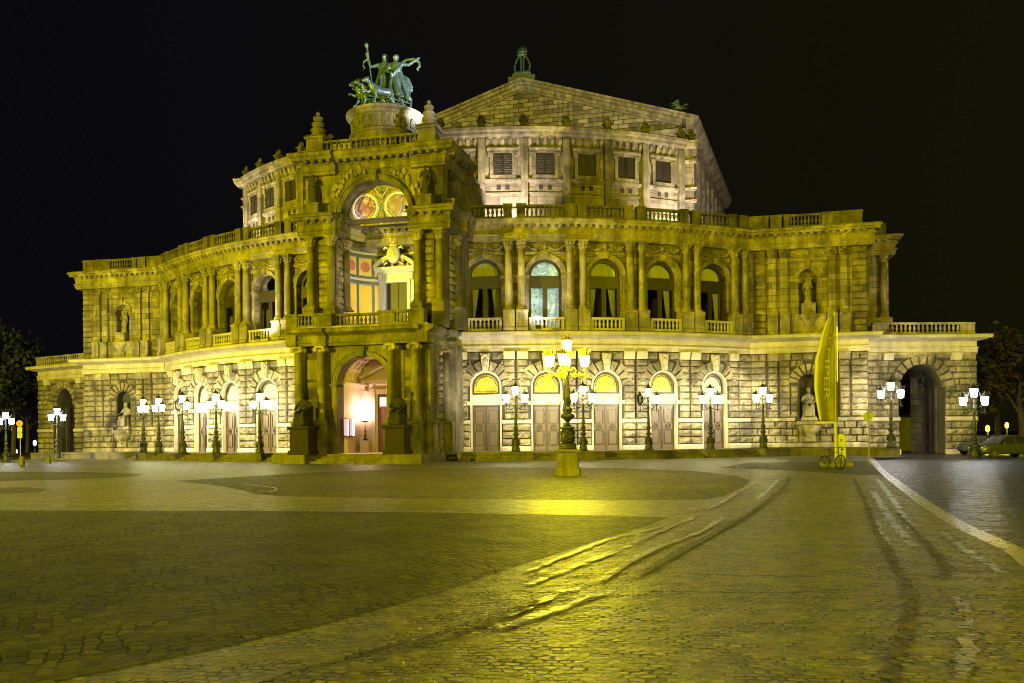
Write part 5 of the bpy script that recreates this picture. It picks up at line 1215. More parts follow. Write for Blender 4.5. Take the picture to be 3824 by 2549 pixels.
# --- terrace and steps in front of the building -------------------------------------------------
te = empty('terrace', (CX, CY, 0), -PHI); te['kind'] = 'structure'
tk = MB(); TR = 42.0
TF = circf(TR)
def tS(a): return rad(a) * TR
tk.prof(TF, [(-3.2, ZF - .2), (0, ZF - .2), (0, ZF), (-3.2, ZF)], tS(-43), tS(43), 60)
def cheek(a0, a1):
    tk.prof(TF, [(-.2, -.2), (1.55, -.2), (1.55, .42), (1.62, .44), (1.62, ZF), (-.2, ZF)], tS(a0), tS(a1), 3)
def steps(a0, a1):
    for k in range(4): tk.prof(TF, [(-.3, -.2), (1.4 - k * .35, -.2), (1.4 - k * .35, ZF * (k + 1) / 4.0 - .002 * (k == 3)), (-.3, ZF * (k + 1) / 4.0 - .002 * (k == 3))], tS(a0), tS(a1), 3)
for sgn, ang in ((1, WA), (-1, [-x for x in WL])):
    prev = 7.6
    for a in ang:
        x = sorted((sgn * prev, sgn * (a - 1.75))); 
        if x[1] - x[0] > .2: cheek(*x)
        steps(*sorted((sgn * (a - 1.75), sgn * (a + 1.75)))); prev = a + 1.75
    cheek(*sorted((sgn * prev, sgn * 44.5)))
for sg in (1, -1):
    P = (lambda s, q, z, sg=sg: LOC(sg * s, 30.2 + q, z)); tk.prof(P, [(-.4, -.2), (3.4, -.2), (3.4, .42), (3.46, .44), (3.46, ZF), (-.4, ZF)], 25.0, 35.0 if sg > 0 else 36.5)
# portal steps and plinth blocks
tk.box(LOC, -5.3, 4.6, 40, 44.9, -.2, ZF - .004)
tk.box(LOC, .1, 4.55, 44.8, 47.0, -.2, ZF); tk.box(LOC, -5.6, -3.3, 44.8, 47.0, -.2, ZF)
for k in range(4): tk.box(LOC, -3.3, .1, 44.8, 46.6 - k * .38, -.2, ZF * (k + 1) / 4 - .002)
tk.build('terrace_steps', stone('terrace_stone', (.12, .1, .062), var=.3, dirt=.5), te)['kind'] = 'structure'
# ------------------------------------------------------------------ statues
def ring_stack(mb, rows, n=18, F=ID):
    """closed skin through elliptical rows (x, y, z, rx, ry, fold amplitude, fold count, phase)"""
    vs = []; fs = []
    for (x, y, z, rx, ry, am, k, ph) in rows:
        for i in range(n):
            a = 2 * pi * i / n; m = 1 + am * cos(k * a + ph); vs.append(F(x + rx * m * cos(a), y + ry * m * sin(a), z))
    for j in range(len(rows) - 1):
        for i in range(n): fs.append((j * n + i, j * n + (i + 1) % n, (j + 1) * n + (i + 1) % n, (j + 1) * n + i))
    fs += [tuple(range(n))[::-1], tuple((len(rows) - 1) * n + i for i in range(n))]
    mb.add(vs, fs)
def head(mb, c, h, tilt=0.0, yaw=0.0, beard=False, hair=True):
    """head with brow, nose, mouth, ears and hair; faces -y before yaw; h = head height"""
    M_ = Matrix.Translation(c) @ Matrix.Rotation(yaw, 4, 'Z') @ Matrix.Rotation(tilt, 4, 'X')
    def el(p, r, n=8, m=6):
        e = MB(); e.ell(p, r, n, m); mb.add([M_ @ Vector(v) for v in e.v], e.f)
    el((0, 0, 0), (.36 * h, .42 * h, .5 * h), 12, 9); el((0, -.12 * h, -.2 * h), (.27 * h, .3 * h, .3 * h))
    el((0, -.44 * h, -.06 * h), (.05 * h, .08 * h, .13 * h), 6, 5); el((0, -.38 * h, .06 * h), (.26 * h, .06 * h, .05 * h), 8, 5)
    el((0, -.38 * h, -.25 * h), (.11 * h, .05 * h, .035 * h), 6, 4)
    for s in (-1, 1): el((s * .36 * h, .02 * h, -.03 * h), (.05 * h, .1 * h, .13 * h), 6, 4); el((s * .14 * h, -.385 * h, -.0 * h), (.06 * h, .03 * h, .035 * h), 6, 4)
    if hair:
        el((0, .1 * h, .14 * h), (.42 * h, .42 * h, .42 * h), 12, 8); el((0, .38 * h, -.05 * h), (.24 * h, .2 * h, .28 * h))
    if beard: el((0, -.3 * h, -.45 * h), (.2 * h, .2 * h, .26 * h))
def hand(mb, p, d, h, curl=.5):
    """palm, four bent fingers and a thumb, from wrist p along direction d"""
    d = Vector(d).normalized(); u = d.cross(Vector((0, 0, 1)));  u = u.normalized() if u.length > .05 else Vector((1, 0, 0)); w = u.cross(d)
    P = Vector(p); c = P + d * .045 * h
    mb.ell(tuple(c), (.03 * h, .03 * h, .035 * h), 7, 5)
    for i in range(4):
        a = c + u * (i - 1.5) * .017 * h + d * .02 * h; l = (.05, .058, .055, .044)[i] * h; b = a + d * l * .55; e = b + (d * (1 - curl) - w * curl) * l * .6
        mb.tube([a, b, e], [.011 * h, .010 * h, .008 * h], 5)
    a = c - u * .03 * h; mb.tube([a, a - u * .02 * h + d * .015 * h, a - u * .02 * h + d * .04 * h], [.012 * h, .011 * h, .008 * h], 5)
def standing(h, arms, yaw=0.0, robe=True, beard=False, lean=0.0, headyaw=0.0, seed=1, hairless=False):
    """draped standing figure of height h facing -y, arms = list of (shoulder side, elbow, wrist) in units of h"""
    rnd = random.Random(seed); mb = MB()
    hh = h / 7.4
    if robe:
        rows = [(0, 0, .0, .135, .12, .12, 7, .3), (0, 0, .05, .13, .115, .14, 7, .5), (.01, .0, .18, .115, .1, .14, 7, .8), (.015, -.01, .3, .105, .095, .12, 7, 1.1), (.01, -.01, .42, .105, .088, .09, 6, 1.5), (.0, .0, .5, .10, .08, .07, 6, 1.8), (0, 0, .58, .09, .068, .05, 6, 2.1), (0, .0, .66, .1, .07, .05, 5, 2.4), (0, .0, .74, .118, .075, .03, 5, 2.4), (0, .005, .79, .125, .066, .02, 4, 2.4), (0, .005, .825, .085, .05, 0, 4, 2.4), (0, 0, .85, .04, .04, 0, 4, 0), (0, -.005, .885, .033, .036, 0, 4, 0)]
    else:
        rows = [(0, 0, .47, .085, .07, .0, 6, 1.5), (0, 0, .52, .09, .075, .0, 6, 1.8), (0, 0, .6, .075, .058, .0, 6, 2.1), (0, .0, .68, .095, .065, .0, 5, 2.4), (0, .0, .75, .115, .07, .0, 5, 2.4), (0, .005, .79, .125, .062, .0, 4, 2.4), (0, .005, .825, .085, .05, 0, 4, 2.4), (0, 0, .85, .04, .04, 0, 4, 0), (0, -.005, .885, .033, .036, 0, 4, 0)]
        for s, f in ((-1, .0), (1, -.07)):
            mb.tube([(s * .045 * h, 0, .5 * h), (s * .055 * h, f * .6 * h, .27 * h), (s * .06 * h, f * .4 * h, .05 * h)], [.062 * h, .043 * h, .025 * h], 9); mb.tube([(s * .06 * h, f * .4 * h + .02 * h, .02 * h), (s * .065 * h, f * .4 * h - .09 * h, .015 * h)], [.025 * h, .02 * h], 7)
    ring_stack(mb, [(x * h + lean * h * (z ** 2), y * h, z * h, rx * h, ry * h, am, k, ph) for x, y, z, rx, ry, am, k, ph in rows], 28)
    lx = lean * h * .85
    head(mb, (lx, -.012 * h, .935 * h), hh, 0, headyaw, beard)
    for s, el, wr in arms:
        sh = (s * .115 * h + lean * h * .62, .0, .785 * h); E = (el[0] * h, el[1] * h, el[2] * h); W_ = (wr[0] * h, wr[1] * h, wr[2] * h)
        mb.tube([sh, tuple((a + b) / 2 for a, b in zip(sh, E)), E, tuple((a + b) / 2 for a, b in zip(E, W_)), W_], [.042 * h, .036 * h, .03 * h, .028 * h, .02 * h], 9)
        mb.ell(sh, (.048 * h, .045 * h, .045 * h), 8, 6); hand(mb, W_, (W_[0] - E[0], W_[1] - E[1], W_[2] - E[2]), h)
    if robe:            # mantle across the body
        for k in range(4):
            o = k * .035
            mb.tube([((.12 - o * .3) * h, -.02 * h, (.77 - o) * h), ((.06 - o) * h, -(.085) * h, (.64 - o) * h), (-(.03 + o * .4) * h, -.098 * h, (.52 - o) * h), (-.1 * h, -.05 * h, (.43 - o) * h)], [.022 * h, .02 * h, .02 * h, .016 * h], 6)
        for k in range(5):
            a = -pi / 2 + (k - 2) * .5; mb.tube([(.1 * cos(a) * h, .085 * sin(a) * h, .42 * h), (.125 * cos(a + .1) * h, .11 * sin(a + .1) * h, .2 * h), (.14 * cos(a) * h, .125 * sin(a) * h, .0)], [.012 * h, .018 * h, .02 * h], 5)
    return mb
def seated(h, seed=2, turn=0.0, beard=True, book=False):
    """seated draped figure; h = height of the seated figure, facing -y; the chair is part of the block"""
    mb = MB(); u = h / 1.32
    mb.box(ID, -.26 * u, .26 * u, -.1 * u, .3 * u, 0, .42 * u); mb.box(ID, -.27 * u, .27 * u, .22 * u, .32 * u, .3 * u, .82 * u)
    ring_stack(mb, [(0, -.1 * u, 0, .27 * u, .34 * u, .06, 9, .2), (0, -.12 * u, .15 * u, .25 * u, .32 * u, .08, 9, .5), (0, -.12 * u, .35 * u, .24 * u, .28 * u, .07, 8, .9), (0, -.09 * u, .47 * u, .24 * u, .26 * u, .05, 8, 1.1), (0, .03 * u, .56 * u, .2 * u, .16 * u, .04, 6, 1.4), (0, .07 * u, .7 * u, .17 * u, .13 * u, .04, 6, 1.8), (0, .07 * u, .85 * u, .2 * u, .13 * u, .03, 5, 2.), (0, .07 * u, .96 * u, .22 * u, .115 * u, .02, 5, 2.), (0, .06 * u, 1.03 * u, .13 * u, .09 * u, 0, 4, 0), (0, .04 * u, 1.08 * u, .065 * u, .065 * u, 0, 4, 0), (0, .03 * u, 1.13 * u, .06 * u, .062 * u, 0, 4, 0)], 30)
    head(mb, (0, 0, 1.22 * u), .235 * u, .05, turn, beard)
    for s in (-1, 1):
        mb.tube([(s * .1 * u, .05 * u, .5 * u), (s * .13 * u, -.2 * u, .5 * u), (s * .14 * u, -.37 * u, .48 * u), (s * .14 * u, -.38 * u, .25 * u), (s * .14 * u, -.36 * u, .05 * u)], [.12 * u, .115 * u, .095 * u, .075 * u, .06 * u], 9)
        mb.tube([(s * .14 * u, -.36 * u, .03 * u), (s * .15 * u, -.5 * u, .03 * u)], [.045 * u, .035 * u], 7)
        e = (s * .3 * u, -.02 * u, .72 * u); w = (s * .17 * u, -.28 * u, .6 * u) if s > 0 else (s * .2 * u, -.26 * u, .68 * u)
        mb.tube([(s * .2 * u, .07 * u, .95 * u), e, w], [.075 * u, .06 * u, .036 * u], 9); hand(mb, w, (w[0] - e[0], w[1] - e[1], w[2] - e[2]), u * 1.6)
        for k in range(3): mb.tube([(s * (.05 + .06 * k) * u, -.3 * u, .55 * u), (s * (.06 + .07 * k) * u, -.42 * u, .3 * u), (s * (.05 + .08 * k) * u, -.43 * u, .02 * u)], [.02 * u, .03 * u, .035 * u], 6)
    for k in range(4): mb.tube([(.2 * u, .0, (.95 - .05 * k) * u), (.05 * u, -.09 * u, (.8 - .06 * k) * u), (-.15 * u, -.06 * u, (.66 - .05 * k) * u)], [.03 * u, .03 * u, .025 * u], 6)
    if book: mb.box(lambda s, q, z: (s, -.3 * u + q, z), -.14 * u, .14 * u, -.04 * u, .03 * u, .6 * u, .78 * u)
    return mb
def statue(mb, name, mat, loc, rz, label, cat='statue', vox=.05, parent=None, group=None):
    o = mb.build(name, mat, parent)
    r = o.modifiers.new('fuse', 'REMESH'); r.mode = 'VOXEL'; r.voxel_size = vox; r.use_smooth_shade = True
    s = o.modifiers.new('soften', 'SMOOTH'); s.factor = .5; s.iterations = 2
    if not parent: o.location = loc; o.rotation_euler = (0, 0, rz)
    if label: tag(o, label, cat, group)
    return o
def wl(x, q, z): X, Y = wor(x, q); return (X, Y, z)
FZ = -PHI
# niche figures
A1 = [(1, (.17, -.02, .62), (.1, -.12, .66)), (-1, (-.17, .0, .6), (-.14, -.06, .46))]
A2 = [(-1, (-.18, -.02, .63), (-.08, -.12, .7)), (1, (.17, .0, .6), (.15, -.05, .45))]
statue(standing(1.95, A1, seed=3), 'niche_statue', M['statue'], wl(29.4, 30.3, 11.3), FZ, 'draped stone figure standing in the upper niche of the pavilion by the banner', vox=.035)
statue(standing(1.95, A2, seed=4, beard=True), 'niche_statue', M['statue'], wl(-29.4, 30.3, 11.3), FZ, 'dark draped stone figure standing in the upper niche of the left pavilion', vox=.035)
def socled(mb, w, h0):
    mb.box(ID, -w, w, -.45, .4, -h0, .0); mb.box(ID, -w * 1.1, w * 1.1, -.5, .42, -h0, -h0 * .6); return mb
statue(socled(seated(2.15, turn=.2, book=True, beard=False), .55, .3), 'niche_statue', M['statue'], wl(29.4, 30.2, 2.86), FZ, 'seated stone woman in the lit lower niche beside the banner', vox=.035)
statue(socled(seated(2.15, turn=-.5), .55, .3), 'niche_statue', M['statue'], wl(-29.4, 30.2, 2.86), FZ, 'seated bearded stone figure in the lower niche of the left pavilion', vox=.035)
# bronze poets on pedestals either side of the portal arch
for x, lab, tr in ((-3.9, 'dark seated bronze figure on the pedestal left of the portal arch', .1), (2.65, 'dark seated bronze figure on the pedestal right of the portal arch', -.5)):
    mp_ = MB(); mp_.box(ID, -.64, .64, -.6, .6, 0, 1.7); mp_.prof(lambda s, q, z: (s, -q, z), [(-.74, 0), (.74, 0), (.74, .16), (.66, .28), (-.66, .28), (-.74, .16)], -.74, .74)
    mp_.prof(lambda s, q, z: (s, -q, z), [(-.64, 1.62), (.64, 1.62), (.76, 1.74), (.76, 1.86), (-.76, 1.86), (-.76, 1.74)], -.76, .76); mp_.box(ID, -.45, .45, -.62, -.58, .5, 1.45)
    e = empty('seated_statue', wl(x, 46.0, ZF), FZ); tag(e, lab, 'statue')
    mp_.build('pedestal', plain('pedestal_granite', (.022, .018, .013), rough=.9, var=.4, spec=.1), e, bevel=.01)
    b = statue(seated(2.2, turn=tr), 'figure', M['bronze'], None, 0, None, vox=.035, parent=e); b.location = (0, .1, 1.86)
# attic figures
for x, q, lab, arms, s in ((-4.3 + XU, 43.55, 'soot black stone figure standing on the portal attic left of the fresco arch', A1, 5), (3.75 + XU, 43.55, 'soot black stone figure on the front face of the attic right of the fresco arch', A2, 6), (5.0 + XU, 42.15, 'soot black stone figure standing at the far right corner of the attic, beside the drum', A1, 7)):
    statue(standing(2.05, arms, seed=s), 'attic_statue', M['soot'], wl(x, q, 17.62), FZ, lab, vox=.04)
# --- quadriga: two figures in a chariot drawn by four panthers --------------------------------------
QD = empty('panther_quadriga', wl(.12, 41.0, 24.3), FZ); tag(QD, 'green bronze chariot group of two figures drawn by panthers crowning the portal', 'sculpture')
QY = rad(-38)       # the team drives towards the square and to the left
def qf(p): c, s = cos(QY), sin(QY); return (p[0] * c - p[1] * s, p[0] * s + p[1] * c, p[2])
def qmap(mb): mb.v = [qf(p) for p in mb.v]; return mb
def panther(raise_=0):
    """big cat striding towards -y: trunk, neck, muzzle, ears, jointed legs, tail"""
    mb = MB()
    ring = [(0, .78, .92, .12, .14), (0, .62, .95, .2, .24), (0, .4, .93, .2, .23), (0, .1, .88, .18, .2), (0, -.2, .88, .2, .25), (0, -.45, .92, .22, .28), (0, -.62, 1.02, .17, .22), (0, -.75, 1.16, .13, .16)]
    vs = []; fs = []; n = 12
    for x, y, z, rx, rz in ring:
        for i in range(n): a = 2 * pi * i / n; vs.append((x + rx * cos(a), y, z + rz * sin(a)))
    for j in range(len(ring) - 1):
        for i in range(n): fs.append((j * n + i, j * n + (i + 1) % n, (j + 1) * n + (i + 1) % n, (j + 1) * n + i))
    fs += [tuple(range(n)), tuple((len(ring) - 1) * n + i for i in range(n))]; mb.add(vs, fs)
    mb.ell((0, -.88, 1.26), (.16, .19, .16), 10, 8); mb.ell((0, -1.05, 1.2), (.095, .12, .085), 8, 6); mb.ell((0, -1.06, 1.13), (.07, .09, .04), 6, 4)
    for s in (-1, 1): mb.ell((s * .12, -.82, 1.4), (.05, .03, .06), 6, 4)
    for s in (-1, 1):
        if raise_ == s: pts = [(s * .15, -.48, .85), (s * .17, -.72, .72), (s * .17, -.95, .8), (s * .17, -1.08, .74)]
        else: pts = [(s * .15, -.45, .85), (s * .16, -.42, .5), (s * .16, -.5, .2), (s * .16, -.62, .04)]
        mb.tube(pts, [.12, .085, .06, .065], 8)
        mb.tube([(s * .14, .62, .88), (s * .16, .48, .56), (s * .16, .72, .32), (s * .16, .64, .08), (s * .16, .54, .04)], [.15, .11, .06, .055, .06], 8)
    mb.tube([(0, .8, .98), (0, 1.0, .85), (.05, 1.15, .6), (.1, 1.3, .55)], [.05, .04, .035, .03], 6)
    return mb
for i, (x, y, z, r_) in enumerate(((-.95, -.95, .45, 1), (-.35, -1.15, .1, -1), (.3, -1.1, .0, 1), (.9, -.85, 0, -1))):
    p = panther(r_); k = 1.3
    if i == 0: p.v = [(a, b * cos(.3) + (c - .5) * sin(.3), .5 + (c - .5) * cos(.3) - b * sin(.3)) for a, b, c in p.v]
    p.v = [qf((a * k + x, b * k + y, c * k + z * (.3 if i else .35))) for a, b, c in p.v]
    statue(p, 'panther', M['bronze_green'], None, 0, None, vox=.05, parent=QD)
ch = MB()
ring_stack(ch, [(0, .9, .55, .62, .6, .0, 4, 0), (0, .85, .75, .72, .66, .02, 8, 0), (0, .85, 1.15, .74, .68, .02, 8, 0), (0, .85, 1.5, .78, .72, .0, 8, 0), (0, .85, 1.6, .82, .76, 0, 8, 0)], 24)
ch.tube([(0, .3, .6), (0, -1.0, .75)], [.09, .06], 8); ch.tube([(.1, 1.5, 1.5), (.9, 1.6, 1.75), (1.35, 1.4, 1.95)], [.08, .06, .05], 6)
for i in range(20): a = random.uniform(0, 2 * pi); ch.ell((.74 * cos(a), .85 + .68 * sin(a), random.uniform(.8, 1.4)), (.12, .12, .15), 6, 4)
statue(qmap(ch), 'chariot', M['bronze_green'], None, 0, None, vox=.05, parent=QD)
for s in (-1, 1):
    w_ = MB(); f = (lambda a, q, z, s=s: qf((s * .98 + q, .75 + a, .82 + z))); w_.ring(f, 0, 0, .66, .8, -.07, .07, 0, 2 * pi, 24); w_.ring(f, 0, 0, 0, .14, -.12, .12, 0, 2 * pi, 12)
    for k in range(8): a = k * pi / 4; w_.tube([(.1 * cos(a), 0, .1 * sin(a)), (.7 * cos(a), 0, .7 * sin(a))], .045, 6, f)
    w_.build('wheel', M['bronze_green'], QD)
def fig(mb, x, y, z, yaw):
    c, s = cos(yaw), sin(yaw); mb.v = [(a * (1.22 + .3 * max(0, 1 - d / 1.9)), b * (1.35 + .3 * max(0, 1 - d / 1.9)), d) for a, b, d in mb.v]; mb.v = [(a * c - b * s + x, a * s + b * c + y, d + z) for a, b, d in mb.v]; return mb
f1 = standing(3.35, [(-1, (-.24, -.05, .72), (-.27, -.1, .88)), (1, (.17, -.06, .62), (.2, -.1, .5))], robe=True, seed=9, headyaw=-.2)
for i_ in range(14):
    a_ = random.uniform(0, 6.28); f1.tube([(.3 * cos(a_), .25 * sin(a_), random.uniform(1.2, 2.4)), (.52 * cos(a_ + .2), .45 * sin(a_ + .2), .7), (.62 * cos(a_ + .3), .55 * sin(a_ + .3), random.uniform(-.3, .1))], [.06, .12, .13], 6)
f1.tube([(-.95, -.36, 3.75), (-.78, -.32, 2.2), (-.5, -.25, .2)], [.07, .045, .04], 7); f1.ell((-.97, -.36, 3.85), (.13, .13, .2), 8, 6)
f1.tube([(-.85, -.3, 2.95), (-1.15, -.3, 2.75), (-1.2, -.3, 2.45), (-1.1, -.3, 2.3), (-1.25, -.3, 2.15)], [.07, .08, .07, .06, .05], 6)
statue(fig(f1, -.1, .25, 1.0, rad(8)), 'bearer_with_staff', M['bronze_green'], None, 0, None, vox=.05, parent=QD)
f2 = standing(3.15, [(1, (.24, .0, .76), (.36, .02, .86)), (-1, (-.16, -.06, .62), (-.08, -.12, .55))], robe=True, seed=10, headyaw=-.5)
for i_ in range(14):
    a_ = random.uniform(0, 6.28); f2.tube([(.3 * cos(a_), .25 * sin(a_), random.uniform(1.0, 2.1)), (.5 * cos(a_ + .2), .45 * sin(a_ + .2), .6), (.66 * cos(a_ + .3), .55 * sin(a_ + .3), random.uniform(-.3, .1))], [.06, .12, .13], 6)
for k_ in range(5): f2.tube([(.3, .1, 1.75 - k_ * .12), (.62, .12, 1.5 - k_ * .2), (.8, .1, 1.0 - k_ * .1)], [.09, .1, .05], 6)
f2.tube([(.15, .1, 2.55), (.6, .1, 2.8), (1.05, .1, 2.82), (1.32, .12, 2.62), (1.36, .12, 2.3), (1.2, .12, 2.12), (1.3, .12, 2.0)], [.08, .1, .11, .1, .09, .07, .05], 7)
statue(fig(f2, .78, .1, 1.02, rad(5)), 'companion_with_scarf', M['bronze_green'], None, 0, None, vox=.05, parent=QD)
# lyre on the gable and winged griffin on the roof corner
ly = MB(); PA_ = [(.0, 0, .15), (.75, 0, .25), (.98, 0, .8), (.8, 0, 1.5), (.45, 0, 2.1), (.42, 0, 2.6), (.62, 0, 2.75)]
for s in (-1, 1): ly.tube([(s * x, y, z) for x, y, z in smoothline(PA_, 4)], .14, 8)
ly.tube([(-.65, 0, 2.35), (.65, 0, 2.35)], .1, 7); ly.box(ID, -1.05, 1.05, -.25, .25, -.1, .2)
for x in (-.24, -.08, .08, .24): ly.tube([(x, 0, .3), (x, 0, 2.3)], .05, 5)
for i in range(-3, 4): a = i * .45; ly.tube([(0, 0, 2.6), (.75 * sin(a), 0, 2.65 + .85 * cos(a))], [.12, .05], 6)
ly.ell((0, 0, 2.75), (.3, .2, .3), 8, 6)
lo = statue(ly, 'roof_lyre', M['lyre'] if 'lyre' in M else M['bronze_green'], wl(.25, GQ + .6, ZA + .75), FZ, 'pale green lyre ornament on a small plinth on the gable peak', 'roof ornament', vox=.06)
pb = MB(); pb.box(GF, -1.7, 1.7, -1, 1.0, ZA - .5, ZA + .3); pb.box(GF, -1.2, 1.2, -.6, .9, ZA + .3, ZA + .66); pb.build('lyre_plinth', M['roof'], OP)
gr = panther(1); gr.v = [(a * 1.0, b * 1.1, c * 1.05) for a, b, c in gr.v]
for s in (-1, 1):
    for k in range(6): gr.tube([(s * .18, -.25 + .05 * k, 1.05), (s * .3, -.05 + .13 * k, 1.5 + .12 * (5 - k) * .6), (s * .32, .25 + .16 * k, 1.85 - .1 * k)], [.09, .08, .04], 6)
gr.v = [(b, -a, c) for a, b, c in gr.v]; gr.v = [(-a, b, c) for a, b, c in gr.v]
gr.box(ID, -1.3, 1.3, -.4, .4, -.2, .03)
statue(gr, 'roof_griffin', M['bronze_green'], wl(19.2, GQ - 1.0, 40.25), FZ, 'winged bronze griffin on the right corner of the stage tower roof', 'roof ornament', vox=.06)
gb = MB(); gb.box(GF, 17.9, 20.5, -1.6, -.4, 38.6, 40.05); gb.build('griffin_plinth', M['roof'], OP)
# ------------------------------------------------------------------ lamps
def lantern_meshes(h=1.0, crown=8):
    """glass, iron cage with crown and cup; origin at the foot of the lantern"""
    g = MB(); g.lathe(ID, [(.13 * h, .1 * h), (.2 * h, .16 * h), (.255 * h, .62 * h), (.245 * h, .68 * h)], n=8)
    c = MB(); c.lathe(ID, [(.03 * h, -.12 * h), (.06 * h, -.04 * h), (.05 * h, .0), (.14 * h, .06 * h), (.15 * h, .1 * h)], n=8)
    for i in range(8): a = 2 * pi * i / 8; c.tube([(.2 * h * cos(a), .2 * h * sin(a), .14 * h), (.265 * h * cos(a), .265 * h * sin(a), .68 * h)], .011 * h, 4)
    c.lathe(ID, [(.28 * h, .66 * h), (.3 * h, .7 * h), (.26 * h, .74 * h), (.17 * h, .82 * h), (.1 * h, .9 * h), (.04 * h, .95 * h), (.05 * h, 1.0 * h), (.01 * h, 1.1 * h)], n=10)
    for i in range(crown): a = 2 * pi * i / crown; c.tube([(.27 * h * cos(a), .27 * h * sin(a), .7 * h), (.3 * h * cos(a), .3 * h * sin(a), .86 * h), (.34 * h * cos(a), .34 * h * sin(a), 1.02 * h)], [.02 * h, .016 * h, .005 * h], 4)
    return g, c
POSTPR = [(.36, 0), (.36, .08), (.3, .12), (.28, .2), (.31, .28), (.26, .36), (.24, .5), (.25, .74), (.29, .82), (.29, .9), (.2, .96), (.15, 1.02), (.12, 1.1), (.2, 1.22), (.24, 1.3), (.15, 1.36), (.11, 1.46), (.1, 1.55), (.17, 1.64), (.19, 1.74), (.14, 1.82), (.08, 1.9), (.11, 1.95), (.13, 2.1), (.12, 2.2), (.085, 2.6), (.07, 3.1), (.09, 3.14), (.075, 3.18), (.06, 3.3), (.1, 3.38), (.06, 3.44), (.05, 3.7)]
GLN, CGE = lantern_meshes(1.0)
def candelabra_proto():
    e = empty('candelabra_lamp')
    p = MB(); p.lathe(ID, POSTPR, n=14); 
    for k in range(8): a = k * pi / 4; p.ell((.27 * cos(a), .27 * sin(a), .62), (.07, .07, .14), 6, 4)
    p.lathe(ID, [(.05, 3.7), (.08, 3.78), (.05, 3.86), (.045, 4.0)], n=8)
    p.build('post', M['iron'], e, smooth=True)
    for s in (-1, 1):
        a = MB(); pts = smoothline([(s * .04, 0, 3.3), (s * .2, 0, 3.16), (s * .38, 0, 3.2), (s * .47, 0, 3.4), (s * .36, 0, 3.5), (s * .28, 0, 3.4)], 4); a.tube(pts, .028, 6)
        a.tube(smoothline([(s * .2, 0, 3.16), (s * .42, 0, 3.06), (s * .62, 0, 3.1), (s * .66, 0, 3.3)], 4), .026, 6); a.tube([(s * .66, 0, 2.88), (s * .66, 0, 3.1), (s * .66, 0, 3.38)], [.008, .035, .03], 6); a.tube(smoothline([(s * .66, 0, 3.04), (s * .78, 0, 3.08), (s * .76, 0, 2.96)], 3), .016, 5)
        a.build('arm', M['iron'], e)
    for x, z in ((-.66, 3.46), (.66, 3.46), (0, 4.02)):
        l = place(CGE, ID, 0, 0).build('lantern', M['iron'], e); l.location = (x, 0, z)
        g = place(GLN, ID, 0, 0).build('lantern_glass', M['lamp_white'], l)
    sl = lamp('lantern_light', 'SPOT', (0, .22, 3.85), 1550, (1.0, .94, .68), target=(0, 6, 2.6), parent=e, size=.25, spot=165, blend=.7)   # added spot that brightens the front only, apart from the lantern glass
    return e
def copy_tree(o, parent=None):
    c = o.copy(); COL.objects.link(c)
    if parent: c.parent = parent; c.matrix_parent_inverse = o.matrix_parent_inverse
    for ch_ in o.children: copy_tree(ch_, c)
    return c
proto = candelabra_proto()
GL = 'white candelabra lamps along the front of the opera house'
LAMPS = [  # photograph x, base y, top y, height level, label, which lantern is unlit
    (330, 1047, 917, 'white candelabra lamp at the left end of the terrace, right of the seated statue niche', None),
    (365, 1047, 913, 'white candelabra lamp by the left pavilion, second from the left on the terrace', None),
    (420, 1047, 905, 'white candelabra lamp left of the portal with one unlit lantern', 0),
    (497, 1045, 899, 'white candelabra lamp left of the portal, second one out from it', None),
    (597, 1042, 895, 'white candelabra lamp nearest the portal on its left side', None),
    (1185, 1037, 877, 'white candelabra lamp between the first two doors right of the portal', None),
    (1340, 1037, 877, 'white candelabra lamp close behind the yellow lamp standing in the square', None),
    (1490, 1032, 880, 'white candelabra lamp beside the fourth door right of the portal, one lantern unlit', 0),
    (1632, 1030, 880, 'white candelabra lamp in front of the last door right of the portal', None),
    (1753, 1030, 880, 'white candelabra lamp between the last door and the right statue niche', None)]
first = True
def put_lamp(x, y, H, lab, off, rz):
    global first
    o = proto if first else copy_tree(proto); first = False
    o.location = (x, y, put_lamp.z); o.rotation_euler = (0, 0, rz); k = H / 5.03; o.scale = (k, k, k)
    tag(o, lab, 'street lamp', GL)
    if off is not None:
        ls = [c for c in o.children if c.name.startswith('lantern')]
        for c in ls:
            if abs(c.location.x - (-.66, .66, 0)[off]) < .01 and c.location.z < 3.6:
                g = c.children[0]; g.data = g.data.copy(); g.data.materials.clear(); g.data.materials.append(M['lamp_off']); tag(c, 'unlit lantern')
    return o
for x, yb, yt, lab, off in LAMPS:
    u = (x * K - 1912) / 3100
    # meet the terrace front ring
    rr = 42.9; A = 1 + u * u; B = -2 * (u * CX + CY); C_ = CX * CX + CY * CY - rr * rr; Y = (-B - sqrt(B * B - 4 * A * C_)) / (2 * A); X = u * Y
    v = (1622 - yb * K) / 3100; U = cos(ROLL) * u + sin(ROLL) * v; X = U * Y
    if x < 400: X, Y, _ = pixd(x * K, yb * K, Y)
    put_lamp.z = ZF
    ang = atan2(X - CX, CY - Y)
    put_lamp(X, Y, (yb - yt) * K / 3100 * Y, lab, off, -(-ang) if False else ang)
